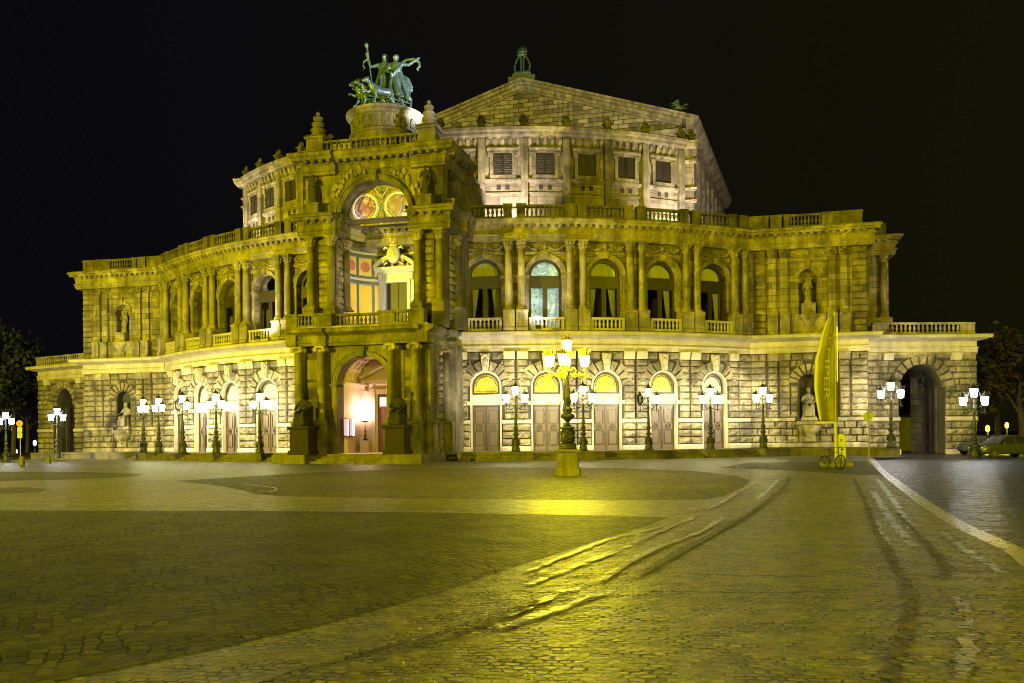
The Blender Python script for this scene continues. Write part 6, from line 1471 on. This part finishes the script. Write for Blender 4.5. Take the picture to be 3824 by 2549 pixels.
for x, yb, yt, lab, Y, zb in [(14, 1050, 929, 'white candelabra lamp cut by the left edge of the picture', 66, 0), (132, 1047, 925, 'white candelabra lamp in front of the left carriage arch', 68, .2), (2047, 1037, 877, 'white candelabra lamp left of the right carriage arch, at the terrace end', 57.5, ZF), (2238, 1043, 872, 'white candelabra lamp at the outer pier of the right carriage arch', 54.5, -.12)]:
    X, Y, Z = pixd(x * K, yb * K, Y); put_lamp.z = zb; oo = put_lamp(X, Y, (yb - yt) * K / 3100 * Y, lab, None, -PHI)
    for c in oo.children:
        for g in c.children:
            g.data = g.data.copy(); g.data.materials.clear(); g.data.materials.append(M['lamp_cool'])
# --- the big sodium candelabra in the square
bl_ = empty('plaza_candelabra', pix(2122, 1092 * K, 0) + (0,), rad(-8)); tag(bl_, 'tall candelabra with five glowing yellow lanterns on a stone block in the square', 'street lamp')
YL = 29.0
p = MB(); p.box(ID, -.5, .5, -.5, .5, 0, .28); p.prof(ID, [(-.5, .28), (.5, .28), (.43, .36), (-.43, .36)], -.5, .5); p.box(ID, -.42, .42, -.42, .42, .3, 1.0); p.box(ID, -.5, .5, -.5, .5, 1.0, 1.12); p.build('stone_plinth', stone('plinth_stone', (.2, .175, .13), var=.2, dirt=.5), bl_, bevel=.012)
p = MB(); Z0 = 1.12; p.box(ID, -.36, .36, -.36, .36, Z0, Z0 + .1); p.prof(ID, [(-.34, Z0 + .1), (.34, Z0 + .1), (.26, Z0 + .24), (-.26, Z0 + .24)], -.34, .34)
p.prof(ID, [(-.27, Z0 + .2), (.27, Z0 + .2), (.22, Z0 + .85), (-.22, Z0 + .85)], -.24, .24); p.box(ID, -.29, .29, -.29, .29, Z0 + .85, Z0 + .93)
for a in range(4):
    for k in range(5): an = a * pi / 2; p.ell((.25 * cos(an) + .1 * (k % 3 - 1) * sin(an), .25 * sin(an) - .1 * (k % 3 - 1) * cos(an), Z0 + .35 + .09 * k), (.06, .06, .07), 6, 4)
p.lathe(ID, [(.2, .93), (.14, .97), (.09, 1.05), (.08, 1.12), (.13, 1.2), (.24, 1.3), (.27, 1.4), (.2, 1.46), (.15, 1.5), (.2, 1.6), (.24, 1.68), (.13, 1.74), (.08, 1.8), (.14, 1.9), (.16, 2.02), (.15, 2.12), (.17, 2.15), (.13, 2.2), (.12, 2.5), (.11, 2.58), (.085, 2.64), (.07, 3.1), (.09, 3.14), (.15, 3.2), (.16, 3.32), (.09, 3.4), (.06, 3.5), (.05, 3.9), (.06, 4.1), (.04, 4.2)], 0, 0, Z0, 16)
for k in range(6): an = k * pi / 3; p.ell((.22 * cos(an), .22 * sin(an), Z0 + 1.38), (.07, .07, .1), 6, 4)
p.build('post', M['iron'], bl_, smooth=True)
GY, CYG = lantern_meshes(.8, 9)
for k, an in enumerate((rad(8), rad(98), rad(188), rad(262))):
    a = MB(); c, s = cos(an), sin(an); f = lambda x, y, z, c=c, s=s: (x * c, x * s, z)
    a.tube(smoothline([(.08, 0, Z0 + 3.25), (.3, 0, Z0 + 3.02), (.55, 0, Z0 + 3.1), (.66, 0, Z0 + 3.06), (.74, 0, Z0 + 3.2)], 4), .035, 6, f); a.tube(smoothline([(.3, 0, Z0 + 3.02), (.36, 0, Z0 + 3.3), (.22, 0, Z0 + 3.42), (.2, 0, Z0 + 3.28)], 4), .028, 6, f); a.tube(smoothline([(.62, 0, Z0 + 3.08), (.88, 0, Z0 + 2.98), (.86, 0, Z0 + 3.14)], 3), .024, 5, f)
    a.tube([(.74, 0, Z0 + 2.78), (.74, 0, Z0 + 3.0), (.74, 0, Z0 + 3.34)], [.008, .045, .04], 6, f)
    for e_ in range(5): x = .15 + e_ * .12; q3 = f(x, 0, Z0 + 3.12 + .05 * (e_ % 2)); a.ell(q3, (.05, .05, .05), 6, 4)
    a.build('arm', M['gilt_iron'] if 'gilt_iron' in M else M['gilt'], bl_)
    l = place(CYG, ID, 0, 0).build('lantern', M['gilt'], bl_); l.location = (.74 * c, .74 * s, Z0 + 3.36); place(GY, ID, 0, 0).build('lantern_glass', M['lamp_yellow'], l)
l = place(CYG, ID, 0, 0).build('lantern', M['gilt'], bl_); l.location = (0, 0, Z0 + 4.0); place(GY, ID, 0, 0).build('lantern_glass', M['lamp_yellow'], l)
lx, ly_ = bl_.location.x, bl_.location.y
# --- lamp in the vestibule
vl = empty('vestibule_lamp', wl(-1.72, 40.85, ZF), FZ); tag(vl, 'slender floor lamp with a white shade on a stone block inside the lit portal arch', 'lamp')
p = MB(); p.box(ID, -.34, .34, -.34, .34, 0, .08); p.box(ID, -.29, .29, -.29, .29, .08, .78); p.box(ID, -.33, .33, -.33, .33, .78, .86); p.build('pedestal', mv, vl)
p = MB(); p.lathe(ID, [(.2, .86), (.18, .94), (.1, 1.0), (.06, 1.1), (.1, 1.2), (.05, 1.28), (.035, 1.4), (.07, 1.5), (.03, 1.6), (.022, 2.1), (.05, 2.14), (.24, 2.2), (.26, 2.24), (.05, 2.25)], n=12); p.build('stem', M['iron'], vl, smooth=True)
p = MB(); p.lathe(ID, [(.2, 2.28), (.24, 2.34), (.16, 2.85), (.13, 2.9)], n=14); p.build('shade', emit('lamp_shade_lit', (1, .72, .55), 14), vl)
lamp('vestibule_bulb', 'POINT', (0, 0, 3.1), 190, (1.0, .58, .46), parent=vl, size=.12)
# --- two lit notice cases on the vestibule wall
for i, q in enumerate((42.05, 43.0)):
    e = empty('notice_case', wl(-2.28, q, 1.7), FZ + pi / 2); tag(e, ('lit notice case in the portal, the one nearer the floor lamp', 'lit notice case in the portal, the one nearer the square')[i], 'notice case', 'lit notice cases in the portal')
    p = MB(); p.box(ID, -.46, .46, -.08, .06, 0, 1.3); p.build('frame', plain('case_frame', (.1, .02, .05), rough=.4), e)
    p = MB(); p.box(ID, -.36, .36, -.1, -.078, .1, 1.2); p.build('poster', emit('case_poster', (1.0, .62, .55), .9), e)
    p = MB(); p.box(ID, .12, .34, -.12, -.09, .08, 1.22); p.build('light_tube', emit('case_tube', (1.0, .55, .75), 7), e)
# ------------------------------------------------------------------ floodlights that light the building
def flood(loc, target, energy, col, lab, spot=80, size=.15, blend=.9):
    e = empty('floodlight', loc); tag(e, lab, 'floodlight', 'floodlights on the opera house')
    dv = Vector(target) - Vector(loc); rq = dv.to_track_quat('-Z', 'Y').to_euler()
    b = MB(); b.box(ID, -.16, .16, -.12, .12, .0, .16); o = b.build('housing', M['iron'], e); o.rotation_euler = rq
    y = MB(); y.box(ID, -.2, .2, -.02, .02, -.3, -.26); y.box(ID, -.2, -.17, -.02, .02, -.3, .05); y.box(ID, .17, .2, -.02, .02, -.3, .05); y.build('bracket', M['iron'], e)
    l = lamp('flood_lamp', 'SPOT', (0, 0, 0), energy, col, spot=spot, blend=blend, size=size); l.parent = e; l.rotation_euler = rq; l.location = dv.normalized() * .06
    return e
WH = (1.0, .86, .80); WV = (.92, .88, 1.0)
def pl(r, a, z): return wl(r * sin(rad(a)), r * cos(rad(a)), z)
flood(pl(35.2, 12.6, 17.35), pl(31.9, 11.6, 23.0), 6500, WH, 'floodlight on the flat roof aimed at the drum right of the portal', 110)
flood(pl(35.4, 36.5, 17.35), pl(32.0, 36.8, 22.5), 6000, WH, 'floodlight on the flat roof aimed at the right end of the drum', 100)
flood(pl(35.2, -36.3, 17.35), pl(31.9, -36.3, 23.0), 5600, WH, 'floodlight on the flat roof aimed at the left end of the drum', 95)
flood(wl(33, 16, 17.35), wl(22, -14, 29), 40000, WH, 'floodlight on the flat roof aimed at the tower flank', 90)
flood(wl(1.5, 43.6, 9.35), wl(-1.6, 40.0, 14.5), 1300, (1, .93, .78), 'floodlight behind the balcony balustrade aimed into the niche', 120)
flood(wl(-2.1, 43.0, 17.2), wl(-.1, 41.3, 17.8), 110, (1, .95, .85), 'floodlight on the niche cornice aimed at the left fresco', 150)
flood(wl(2.3, 42.9, 17.15), wl(.2, 41.3, 17.9), 110, (1, .95, .85), 'floodlight on the niche cornice aimed at the right fresco', 150)
flood(wl(4.85, 41.7, 21.35), wl(.7, 41.2, 27.6), 7000, (.85, .97, 1.0), 'floodlight behind the portal attic aimed at the chariot group', 52)
lamp('roof_spotlight', 'SPOT', (50, 22, 16), 420000, (.97, .98, 1.0), target=wl(.3, 41.3, 26.9), spot=8.5, blend=.5, size=.4)   # beam thrown from a roof across the square
flood(wl(-3.9, 41.2, 21.35), wl(-1.2, 41, 25.5), 500, (.95, .9, .9), 'floodlight behind the left corner finial aimed at the chariot pedestal', 90)
flood(pl(41.3, -14.8, 9.25), pl(39.9, -14.4, 12.6), 1320, WH, 'floodlight on the first cornice left of the portal aimed at the columns', 130)
flood(pl(41.2, 15.0, 9.2), pl(40.0, 15.4, 12.0), 800, WH, 'floodlight on the first cornice right of the portal aimed at the second window', 130)
flood(pl(45.2, 9.2, .25), pl(39.8, 9.6, 8.9), 4500, (1, .92, .85), 'floodlight on the ground right of the portal aimed at the first cornice', 70)
flood(wl(10, 22, 27.2), wl(1.5, -6, 38), 6500, (1, .9, .7), 'floodlight on the auditorium roof aimed at the stage tower gable', 110)
flood(wl(-12, 22, 27.2), wl(1, -6, 40), 4000, (1, .9, .7), 'floodlight on the left of the auditorium roof aimed at the gable', 110)
flood(wl(2, 2, 36.5), wl(.25, -5.4, 48.5), 2000, (.8, .95, 1.0), 'floodlight on the auditorium roof ridge aimed at the lyre', 30)
flood(wl(17, 4, 32), wl(19.2, -6, 41), 1040, (.85, .95, .9), 'floodlight on the auditorium roof aimed at the griffin', 30)
# ------------------------------------------------------------------ banner
bx, by = pix(3122, 1741, 0)
bn = empty('banner_mast', (bx, by, 0), 0); tag(bn, 'yellow white swallow banner reading SEMPER on a mast set in a stone base', 'banner')
sc_ = by / 3100
p = MB(); p.box(ID, -.72, .72, -.4, .4, 0, .2); p.box(ID, -.68, .68, -.36, .36, .2, .24); p.box(ID, -.16, .16, -.5, -.38, 0, .16); p.build('base', stone('banner_base_stone', (.15, .135, .1), var=.1, dirt=.3), bn, bevel=.012)
Ht = (1741 - 1162) * sc_; zlo = (1741 - 1575) * sc_; zhi = (1741 - 1180) * sc_
my = plain('banner_mast_paint', (.26, .24, .16), rough=.45, var=.1)
p = MB(); p.lathe(ID, [(.062, .2), (.062, zlo), (.045, zlo + .05), (.04, Ht - .05), (.02, Ht)], n=10); p.build('mast', my, bn)
p = MB(); p.box(ID, -1.02, .03, -.02, .02, zlo - .07, zlo + .03); o = p.build('boom', my, bn)
mfl = plain('banner_cloth', (.15, .13, .05), rough=.8, nscale=1.5, var=.35); mfl2 = plain('banner_cloth_pale', (.32, .3, .25), rough=.8, var=.1); mfd = plain('banner_cloth_dark', (.12, .08, .04), rough=.85, var=.2)
def flagpt(u, w):          # u across from the mast (0) to the free edge (1), w up 0..1
    edge = 1.02 * (min(1, (1.02 - w) / .42)) ** .55 if w > .3 else 1.02 * (1 - .14 * (.3 - w) / .3) * 1.0
    edge = edge * (.86 + .14 * sin(pi * min(1, w * 1.3 + .12)))
    x = -.05 - u * edge; y = -.05 + .13 * sin(u * 5.2 + w * 2.2) * (u ** .7); z = zlo + .02 + (zhi - zlo) * w + .06 * u * (1 - w)
    return (x, y, z)
nu, nw_n = 16, 30
fl_ = MB(); fl_.add([flagpt(.0 + .86 * i / nu, j / nw_n) for j in range(nw_n + 1) for i in range(nu + 1)], [(j * (nu + 1) + i, j * (nu + 1) + i + 1, (j + 1) * (nu + 1) + i + 1, (j + 1) * (nu + 1) + i) for j in range(nw_n) for i in range(nu)])
fo_ = fl_.build('flag', mfl, bn, smooth=True); so = fo_.modifiers.new('thick', 'SOLIDIFY'); so.thickness = .006
f2_ = MB(); f2_.add([flagpt(.86 + .14 * i / 3, j / nw_n) for j in range(nw_n + 1) for i in range(4)], [(j * 4 + i, j * 4 + i + 1, (j + 1) * 4 + i + 1, (j + 1) * 4 + i) for j in range(nw_n) for i in range(3)])
f2o = f2_.build('flag_border', mfl2, bn, smooth=True); so = f2o.modifiers.new('thick', 'SOLIDIFY'); so.thickness = .006
f3 = MB(); f3.box(lambda s, q, z: (s, q, z), -.02, .14, .03, .05, zlo + .1, zlo + 2.6); f3.build('flag_hem', mfd, bn)
v, f = letters('SEMPER', .74, .004)
xs_ = [a[0] for a in v]; x0_, x1_ = min(xs_), max(xs_)
lt = MB(); pts = []
for a in v:
    w = .90 - (a[0] - x0_) / (x1_ - x0_) * .70; u = .40 - a[1] * .62 * .95
    q = flagpt(max(.02, u), w); pts.append((q[0], q[1] - .025 - a[2], q[2]))
lt.add(pts, f); lt.build('lettering', mfl2, bn, recalc=False)
p = MB(); p.tube([(.12, .02, zlo + 2.0), (.13, .02, zhi - .5)], .035, 8); p.build('reflector_strip', plain('white_strip', (.75, .72, .75), rough=.3, var=.05), bn)
# --- round sign seen from behind
sx, sy = pix(3246, 1738, 0); k_ = sy / 3100
sg_ = empty('road_sign', (sx, sy, 0), 0); tag(sg_, 'round traffic sign seen from behind on a thin post by the kerb', 'traffic sign')
gm = plain('sign_back_grey', (.2, .2, .16), rough=.5, metal=.3, var=.1); gp_ = plain('galvanised_post', (.2, .2, .16), rough=.45, metal=.5, var=.15)
zt = (1738 - 1533) * k_; zc = (1738 - 1555) * k_
p = MB(); p.lathe(ID, [(.03, 0), (.03, zt + .02)], n=8); p.build('post', gp_, sg_)
p = MB(); p.lathe(lambda s, q, z: (s, .05 + z, zc + q), [(.02, .0), (.24, .0), (.245, .012), (.235, .024), (.02, .03)], n=28); p.build('sign_disc', gm, sg_, smooth=False)
p = MB(); p.box(ID, -.12, .12, .025, .05, zc + .13, zc + .16); p.box(ID, -.12, .12, .025, .05, zc - .16, zc - .13); p.build('bracket', gp_, sg_)
# --- no-stopping sign on the left
X, Y, Z = pixd(76.5, 1700, 57); 
ns = empty('road_sign', (X, Y, 0), 0); tag(ns, 'round blue and red no stopping sign above two small white plates', 'traffic sign')
zc = pixd(76, 1581, 57)[2]; p = MB(); p.lathe(ID, [(.03, 0), (.03, zc + .1)], n=8); p.build('post', gp_, ns)
mr = plain('sign_red', (.2, .02, .12), rough=.35, var=.05); mb_ = plain('sign_blue', (.09, .02, .3), rough=.35, var=.05); mw = plain('sign_white', (.13, .13, .12), rough=.4, var=.05)
p = MB(); p.ring(lambda s, q, z: (s, -.05 - q, zc + z), 0, 0, .175, .225, 0, .02, 0, 2 * pi, 28)
for a in (pi / 4, -pi / 4): c, s = cos(a), sin(a); p.add([(c * l - s * w, -.068, zc + s * l + c * w) for l, w in ((-.19, -.022), (.19, -.022), (.19, .022), (-.19, .022))], [(0, 1, 2, 3)])
p.build('red_ring', mr, ns); p = MB(); p.lathe(lambda s, q, z: (s, -.05 - z, zc + q), [(.0, 0), (.2, 0), (.2, .012), (0, .013)], n=28); p.build('sign_disc', mb_, ns)
md = plain('sign_black', (.02, .02, .02), var=.05)
for z0, z1, txt in ((zc - .62, zc - .25, 'Mo-Fr'), (zc - 1.0, zc - .65, '6-18 h')):
    p = MB(); p.box(ID, -.17, .17, -.06, -.045, z0, z1); pa = p.build('plate', mw, ns)
    p = MB()
    for i, wd in enumerate((.2, .12, .17)): p.box(ID, -wd / 2, wd / 2, -.064, -.0605, z0 + .08 + i * .09, z0 + .1 + i * .09)
    p.build('plate_lines', md, pa)
# --- stone bollards at the left
for i, (px, yb, yt, lab) in enumerate(((182, 1730, 1699, 'round topped stone bollard in front of the left carriage arch'), (82, 1737, 1702, 'round topped stone bollard at the foot of the no stopping sign'))):
    X, Y = pix(px, yb, 0); b = MB(); h_ = (yb - yt) / 3100 * Y; b.lathe(ID, [(.17, 0), (.165, h_ * .75), (.15, h_ * .88), (.1, h_ * .97), (.02, h_)], n=14)
    o = b.build('stone_bollard', M['dark'], None, smooth=True); o.location = (X, Y, 0); tag(o, lab, 'bollard', 'stone bollards at the left')
# --- information stele behind the mast
X, Y = pix(3141, 1700, 0); X, Y, _ = pixd(3141, 1700, 44.0)
ist = empty('information_stele', (X, Y, 0), 0); tag(ist, 'round topped pale information board standing behind the banner mast', 'information board')
w_, h_ = .26, 1.62
p = MB(); p.prism(ID, [(-w_, 0), (w_, 0), (w_, h_ - w_)] + [(w_ * cos(a), h_ - w_ + w_ * sin(a)) for a in [pi * i / 12 for i in range(1, 12)]] + [(-w_, h_ - w_)], -.03, .05); p.build('frame', plain('stele_frame', (.1, .09, .08), rough=.4), ist)
w2 = .23
p = MB(); p.prism(ID, [(-w2, .3), (w2, .3), (w2, h_ - w_)] + [(w2 * cos(a), h_ - w_ + w2 * sin(a)) for a in [pi * i / 12 for i in range(1, 12)]] + [(-w2, h_ - w_)], -.045, -.03); pn = p.build('face', plain('stele_face', (.3, .29, .22), rough=.4, var=.05), ist)
p = MB(); p.prism(ID, [(-.08, 1.28), (0, 1.34), (.08, 1.28), (.05, 1.28), (.05, 1.24), (-.05, 1.24), (-.05, 1.28)], -.05, -.046)
for z in (1.18, .95, .8, .7, .6, .5, .42): p.box(ID, -.15, random.uniform(.02, .16), -.05, -.046, z, z + .018)
p.build('printed_lines', md, pn)
# --- bicycles leaning at the base
def bicycle(lab, loc, rz, frame_mat):
    e = empty('bicycle', loc, rz); tag(e, lab, 'bicycle', 'bicycles behind the banner base'); e.rotation_euler = (rad(5), 0, rz)
    for x in (-.52, .52):
        w = MB(); f = lambda s, q, z: (x + s, q, .34 + z); w.ring(f, 0, 0, .315, .345, -.018, .018, 0, 2 * pi, 28); wo = w.build('wheel', M['tyre'], e)
        s_ = MB(); s_.ring(f, 0, 0, .295, .315, -.012, .012, 0, 2 * pi, 24); s_.lathe(lambda s, q, z: f(s, z, q), [(.03, -.04), (.03, .04)], n=8)
        for k in range(14): a = 2 * pi * k / 14; s_.tube([(0, 0, 0), (.3 * cos(a), 0, .3 * sin(a))], .003, 3, f)
        s_.build('rim', M['iron'], wo)
    p = MB(); bb = (-.08, 0, .3); st_ = (-.22, 0, .78); hd = (.36, 0, .82); hl = (.4, 0, .68)
    for a, b in ((bb, st_), (st_, hd), (bb, hl), (hd, hl), (hl, (.52, 0, .34))): p.tube([a, b], .018, 6)
    for y in (-.05, .05): p.tube([bb, (-.52, y, .34)], .012, 5); p.tube([st_, (-.52, y, .34)], .012, 5)
    p.tube([(-.22, 0, .78), (-.26, 0, .9)], .014, 6); p.build('frame', frame_mat, e)
    p = MB(); p.tube([(.36, 0, .82), (.34, 0, .98), (.4, 0, 1.0)], .014, 6); p.tube([(.3, -.28, .99), (.4, -.12, 1.02), (.4, .12, 1.02), (.3, .28, .99)], .014, 6); p.build('handlebar', M['tyre'], e)
    p = MB(); p.ell((-.27, 0, .93), (.14, .07, .035), 8, 5); p.build('saddle', M['tyre'], e)
    p = MB(); p.ring(lambda s, q, z: (-.08 + s, .05 + q, .3 + z), 0, 0, .06, .09, -.01, .01, 0, 2 * pi, 14)
    for s in (-1, 1): p.tube([(-.08, .05 * s, .3), (-.08 + .1 * s, .08 * s, .3 - .13 * s)], .01, 5); p.box(ID, -.12 + .1 * s, -.02 + .1 * s, .06 * s - .03, .1 * s + .03, .29 - .13 * s, .31 - .13 * s)
    p.build('crank', gp_, e); return e
M['tyre'] = plain('rubber_black', (.015, .015, .015), rough=.7, var=.2)
bxx, byy, _ = pixd(3106, 1722, 37.2); bicycle('black bicycle on the left behind the banner mast, carrier towards the mast', (bxx, byy, 0), rad(28), plain('bike_frame_dark', (.03, .03, .03), rough=.4))
bxx, byy, _ = pixd(3138, 1722, 37.6); bicycle('dark bicycle behind the banner mast on its right, turned end on', (bxx, byy, 0), rad(68), plain('bike_frame_grey', (.05, .05, .05), rough=.4))
# ------------------------------------------------------------------ cars
def car(lab, loc, rz, paint, L_=4.3, Hc=1.46):
    e = empty('parked_car', loc, rz); tag(e, lab, 'car', 'parked cars')
    h = L_ / 2; body = MB()
    def sect(x, w, z0, z1, zs, ws):   # half section
        return [(x, -w * .92, z0), (x, -w, z0 + .14), (x, -w, zs), (x, -ws, z1), (x, 0, z1 + .02), (x, ws, z1), (x, w, zs), (x, w, z0 + .14), (x, w * .92, z0), (x, 0, z0)]
    S_ = [(-h, .7, .4, .62, .55, .6), (-h + .12, .83, .28, .84, .7, .72), (-h + .5, .87, .24, .92, .84, .76), (-.85, .88, .22, .98, .9, .78), (.3, .88, .22, .99, .92, .8), (1.35, .88, .22, 1.0, .93, .78), (h - .25, .86, .26, .98, .9, .74), (h, .76, .4, .82, .7, .66)]
    vs = []; fs = []
    for s in S_: vs += sect(*s)
    n = 10
    for j in range(len(S_) - 1):
        for i in range(n): fs.append((j * n + i, j * n + (i + 1) % n, (j + 1) * n + (i + 1) % n, (j + 1) * n + i))
    fs += [tuple(range(n)), tuple((len(S_) - 1) * n + i for i in range(n))]; body.add(vs, fs)
    bo = body.build('body', paint, e, smooth=True); sb = bo.modifiers.new('sub', 'SUBSURF'); sb.levels = 1; sb.render_levels = 2
    cab = MB(); T = [(-1.0, .76, .95, .72), (-.35, .66, 1.38, .6), (.4, .68, Hc, .62), (1.2, .67, Hc - .04, .6), (h - .32, .74, .96, .7)]
    vs = [];
    for x, wb, z, wt in T: vs += [(x, -.79, .95), (x, -wt, z), (x, wt, z), (x, .79, .95)]
    fs = [];
    for j in range(len(T) - 1):
        for i in range(3): fs.append((j * 4 + i, j * 4 + i + 1, (j + 1) * 4 + i + 1, (j + 1) * 4 + i))
    cab.add(vs, fs); cab.build('windows', plain('car_glass', (.02, .022, .022), rough=.08, var=.1, spec=.8), e)
    rf = MB()
    rf.add([(-.36, -.6, 1.39), (.4, -.62, Hc + .015), (1.22, -.6, Hc - .025), (1.22, .6, Hc - .025), (.4, .62, Hc + .015), (-.36, .6, 1.39)], [(0, 1, 4, 5), (1, 2, 3, 4)])
    for s in (-1, 1):
        rf.tube([(-1.0, s * .785, .96), (-.36, s * .61, 1.395), (.4, s * .63, Hc), (1.2, s * .61, Hc - .03), (h - .32, s * .72, .97)], .035, 6)
        for x, x2 in ((.25, .2), (1.05, .95)): rf.tube([(x, s * .79, .95), (x2, s * .63, Hc - .02)], .035, 5)
    rf.build('roof', paint, e)
    for x in (-h + .78, h - .82):
        for s in (-1, 1):
            w = MB(); f = lambda a, b, c, x=x, s=s: (x + a, s * .8 + c, .31 + b); w.lathe(f, [(.2, -.1), (.3, -.1), (.32, -.06), (.32, .06), (.3, .1), (.2, .1)], n=22); wo = w.build('wheel', M['tyre'], e)
            w = MB(); w.lathe(f, [(.02, s * .08), (.2, s * .1), (.2, s * .06), (.02, s * .05)], n=16)
            for k in range(5): a = 2 * pi * k / 5; w.tube([(0, 0, s * .1), (.19 * cos(a), .19 * sin(a), s * .1)], .025, 5, f)
            w.build('rim', gp_, wo)
    for s in (-1, 1):
        p = MB(); p.ell((-h + .14, s * .6, .66), (.1, .17, .08), 8, 6); p.build('headlight', plain('headlight_glass', (.6, .6, .6), rough=.1, var=.05), e)
        p = MB(); p.ell((h - .1, s * .62, .78), (.08, .14, .1), 8, 6); p.build('tail_light', plain('tail_light_red', (.3, .02, .02), rough=.2, var=.05), e)
        p = MB(); p.ell((-.7, s * .96, 1.0), (.06, .09, .06), 6, 5); p.build('wing_mirror', paint, e)
    return e
silver = plain('car_silver', (.09, .1, .09), rough=.25, metal=.6, var=.05); darkp = plain('car_dark', (.05, .055, .06), rough=.25, metal=.4, var=.05)
X, Y, _ = pixd(3735, 1690, 55.0); car('silver estate car parked beyond the right carriage arch', (X + .3, Y, -.12), rad(6), silver)
X, Y, _ = pixd(3668, 1680, 60.0); car('dark car mostly hidden behind the silver estate car', (X + 1.1, Y + 1.2, -.12), rad(14), darkp)
X, Y, _ = pixd(3446, 1665, 84.0); car('pale car glimpsed through the right carriage arch', (X + .9, Y, -.12), rad(40), plain('car_white', (.55, .57, .55), rough=.3, var=.05))
# --- cabin glimpsed through the arch
X, Y, _ = pixd(3401, 1672, 78.0); cb = MB(); cb.box(ID, -1.7, 1.7, -1, 1, 0, 3.0); cb.box(ID, -1.78, 1.78, -1.08, 1.08, 2.9, 3.06); cb.box(ID, -1.2, -.3, -1.03, -1.0, .1, 2.2)
for i in range(8): cb.box(ID, -1.65 + i * .45, -1.55 + i * .45, -1.02, -1.0, .1, 2.85)
o = cb.build('site_cabin', plain('cabin_grey', (.06, .06, .056), rough=.7, var=.2)); o.location = (X, Y, -.12); o.rotation_euler = (0, 0, -.2); tag(o, 'grey cabin standing behind the right carriage arch', 'cabin')
# --- hanging lantern in the right arch
X, Y, Z = pixd(3439, 1420, 65.5); g, c = lantern_meshes(1.0, 6); e = empty('hanging_lantern', (X, Y, Z - .4)); tag(e, 'unlit iron lantern hanging inside the right carriage arch', 'lantern'); c.tube([(0, 0, 1.05), (0, 0, 2.9)], .015, 5); c.build('cage', M['iron'], e); g.build('lantern_glass', M['lamp_off'], e)
# ------------------------------------------------------------------ distant lamps
for i, (px, py, Y, col, st_, lab, h_) in enumerate(((2268, 988, 75, (1, .5, .04), 5, 'distant orange street lamp just right of the right carriage arch', 0), (2312, 980, 85, (1, .42, .06), 5, 'distant orange street lamp above the parked silver car', 0), (80, 1020, 95, (.9, .8, 1), 6, 'distant white lamp beside the left carriage arch', 0), (37, 1040, 110, (.9, .75, 1), 6, 'low distant lamp near the left edge of the picture', 0))):
    X, Y, Z = pixd(px * K, py * K, Y); e = empty('distant_lamp', (X, Y, -.12)); tag(e, lab, 'street lamp', 'distant street lamps')
    p = MB(); p.lathe(ID, [(.09, 0), (.06, Z + .1)], n=8); p.build('post', M['iron'], e); p = MB(); p.lathe(ID, [(.08, 0), (.17, .1), (.19, .4), (.08, .6)], 0, 0, Z + .0, 8); p.build('lantern_glass', emit('distant_lamp_glass', col, st_), e)
    if i < 2: lamp('bulb', 'POINT', (0, -.6, Z + .4), 900, (1, .72, .03), parent=e, size=.3)
# ------------------------------------------------------------------ trees
def leafmat(name, c): return plain(name, c, rough=.7, nscale=.7, var=.55)
LM = [leafmat('foliage_olive', (.035, .037, .01)), leafmat('foliage_dark', (.014, .018, .006)), leafmat('foliage_rust', (.04, .027, .009))]
BARK = plain('bark', (.06, .045, .03), rough=.9, var=.4)
def tree(lab, x, y, h, rad_, mat, seed):
    rnd = random.Random(seed); e = empty('tree', (x, y, -.12)); tag(e, lab, 'tree', 'trees around the opera house')
    t_ = MB(); t_.tube([(0, 0, 0), (.1, 0, h * .2), (-.05, .1, h * .45), (0, 0, h * .75)], [.3, .22, .16, .05], 8)
    cl = []
    for i in range(9):
        a = rnd.uniform(0, 2 * pi); z0 = h * rnd.uniform(.25, .55); r = rad_ * rnd.uniform(.5, .9); p1 = (r * cos(a), r * sin(a), z0 + h * rnd.uniform(.12, .3)); t_.tube([(0, 0, z0), (p1[0] * .5, p1[1] * .5, z0 + (p1[2] - z0) * .6), p1], [.11, .07, .03], 6); cl.append((p1, rad_ * rnd.uniform(.35, .6)))
    cl += [((rnd.uniform(-.4, .4) * rad_, rnd.uniform(-.4, .4) * rad_, h * rnd.uniform(.6, .92)), rad_ * rnd.uniform(.35, .55)) for _ in range(8)]
    t_.build('trunk', BARK, e); c_ = MB()
    for (p, r) in cl:
        for k in range(150):
            d = Vector((rnd.gauss(0, 1), rnd.gauss(0, 1), rnd.gauss(0, .8))); d = d.normalized() * r * rnd.uniform(.35, 1.05); q = Vector(p) + d
            u = Vector((rnd.gauss(0, 1), rnd.gauss(0, 1), rnd.gauss(0, 1))).normalized(); w = u.orthogonal().normalized(); s = rnd.uniform(.14, .34)
            c_.add([q - u * s - w * s * .5, q + u * s - w * s * .4, q + u * s * .6 + w * s * .6, q - u * s * .7 + w * s * .5], [(0, 1, 2, 3)])
    c_.build('crown', mat, e, recalc=False)
TL = [(2290, 72, 10.5, 3.6, 0, 'tall olive tree right behind the outer pier of the right carriage arch'), (2345, 68, 9.5, 3.4, 2, 'rust tinted tree at the right edge above the parked cars'), (2415, 76, 12, 4, 1, 'dark tree half cut off at the right edge of the picture'), (2085, 100, 9, 4, 0, 'tree seen through the right carriage arch, left half'), (2130, 104, 8, 3.5, 1, 'tree seen through the right carriage arch, behind the pale car'), (30, 96, 15, 5.0, 1, 'dark tree at the left edge behind the no stopping sign'), (-60, 90, 15, 5, 1, 'dark tree cut off by the left edge of the picture'), (62, 112, 12, 4, 0, 'small dark tree close beside the left carriage arch')]
for i, (px, Y, h_, r_, m_, lab) in enumerate(TL):
    X, Y, _ = pixd(px * K, 1640, Y); tree(lab, X, Y, h_, r_, LM[m_], 20 + i)
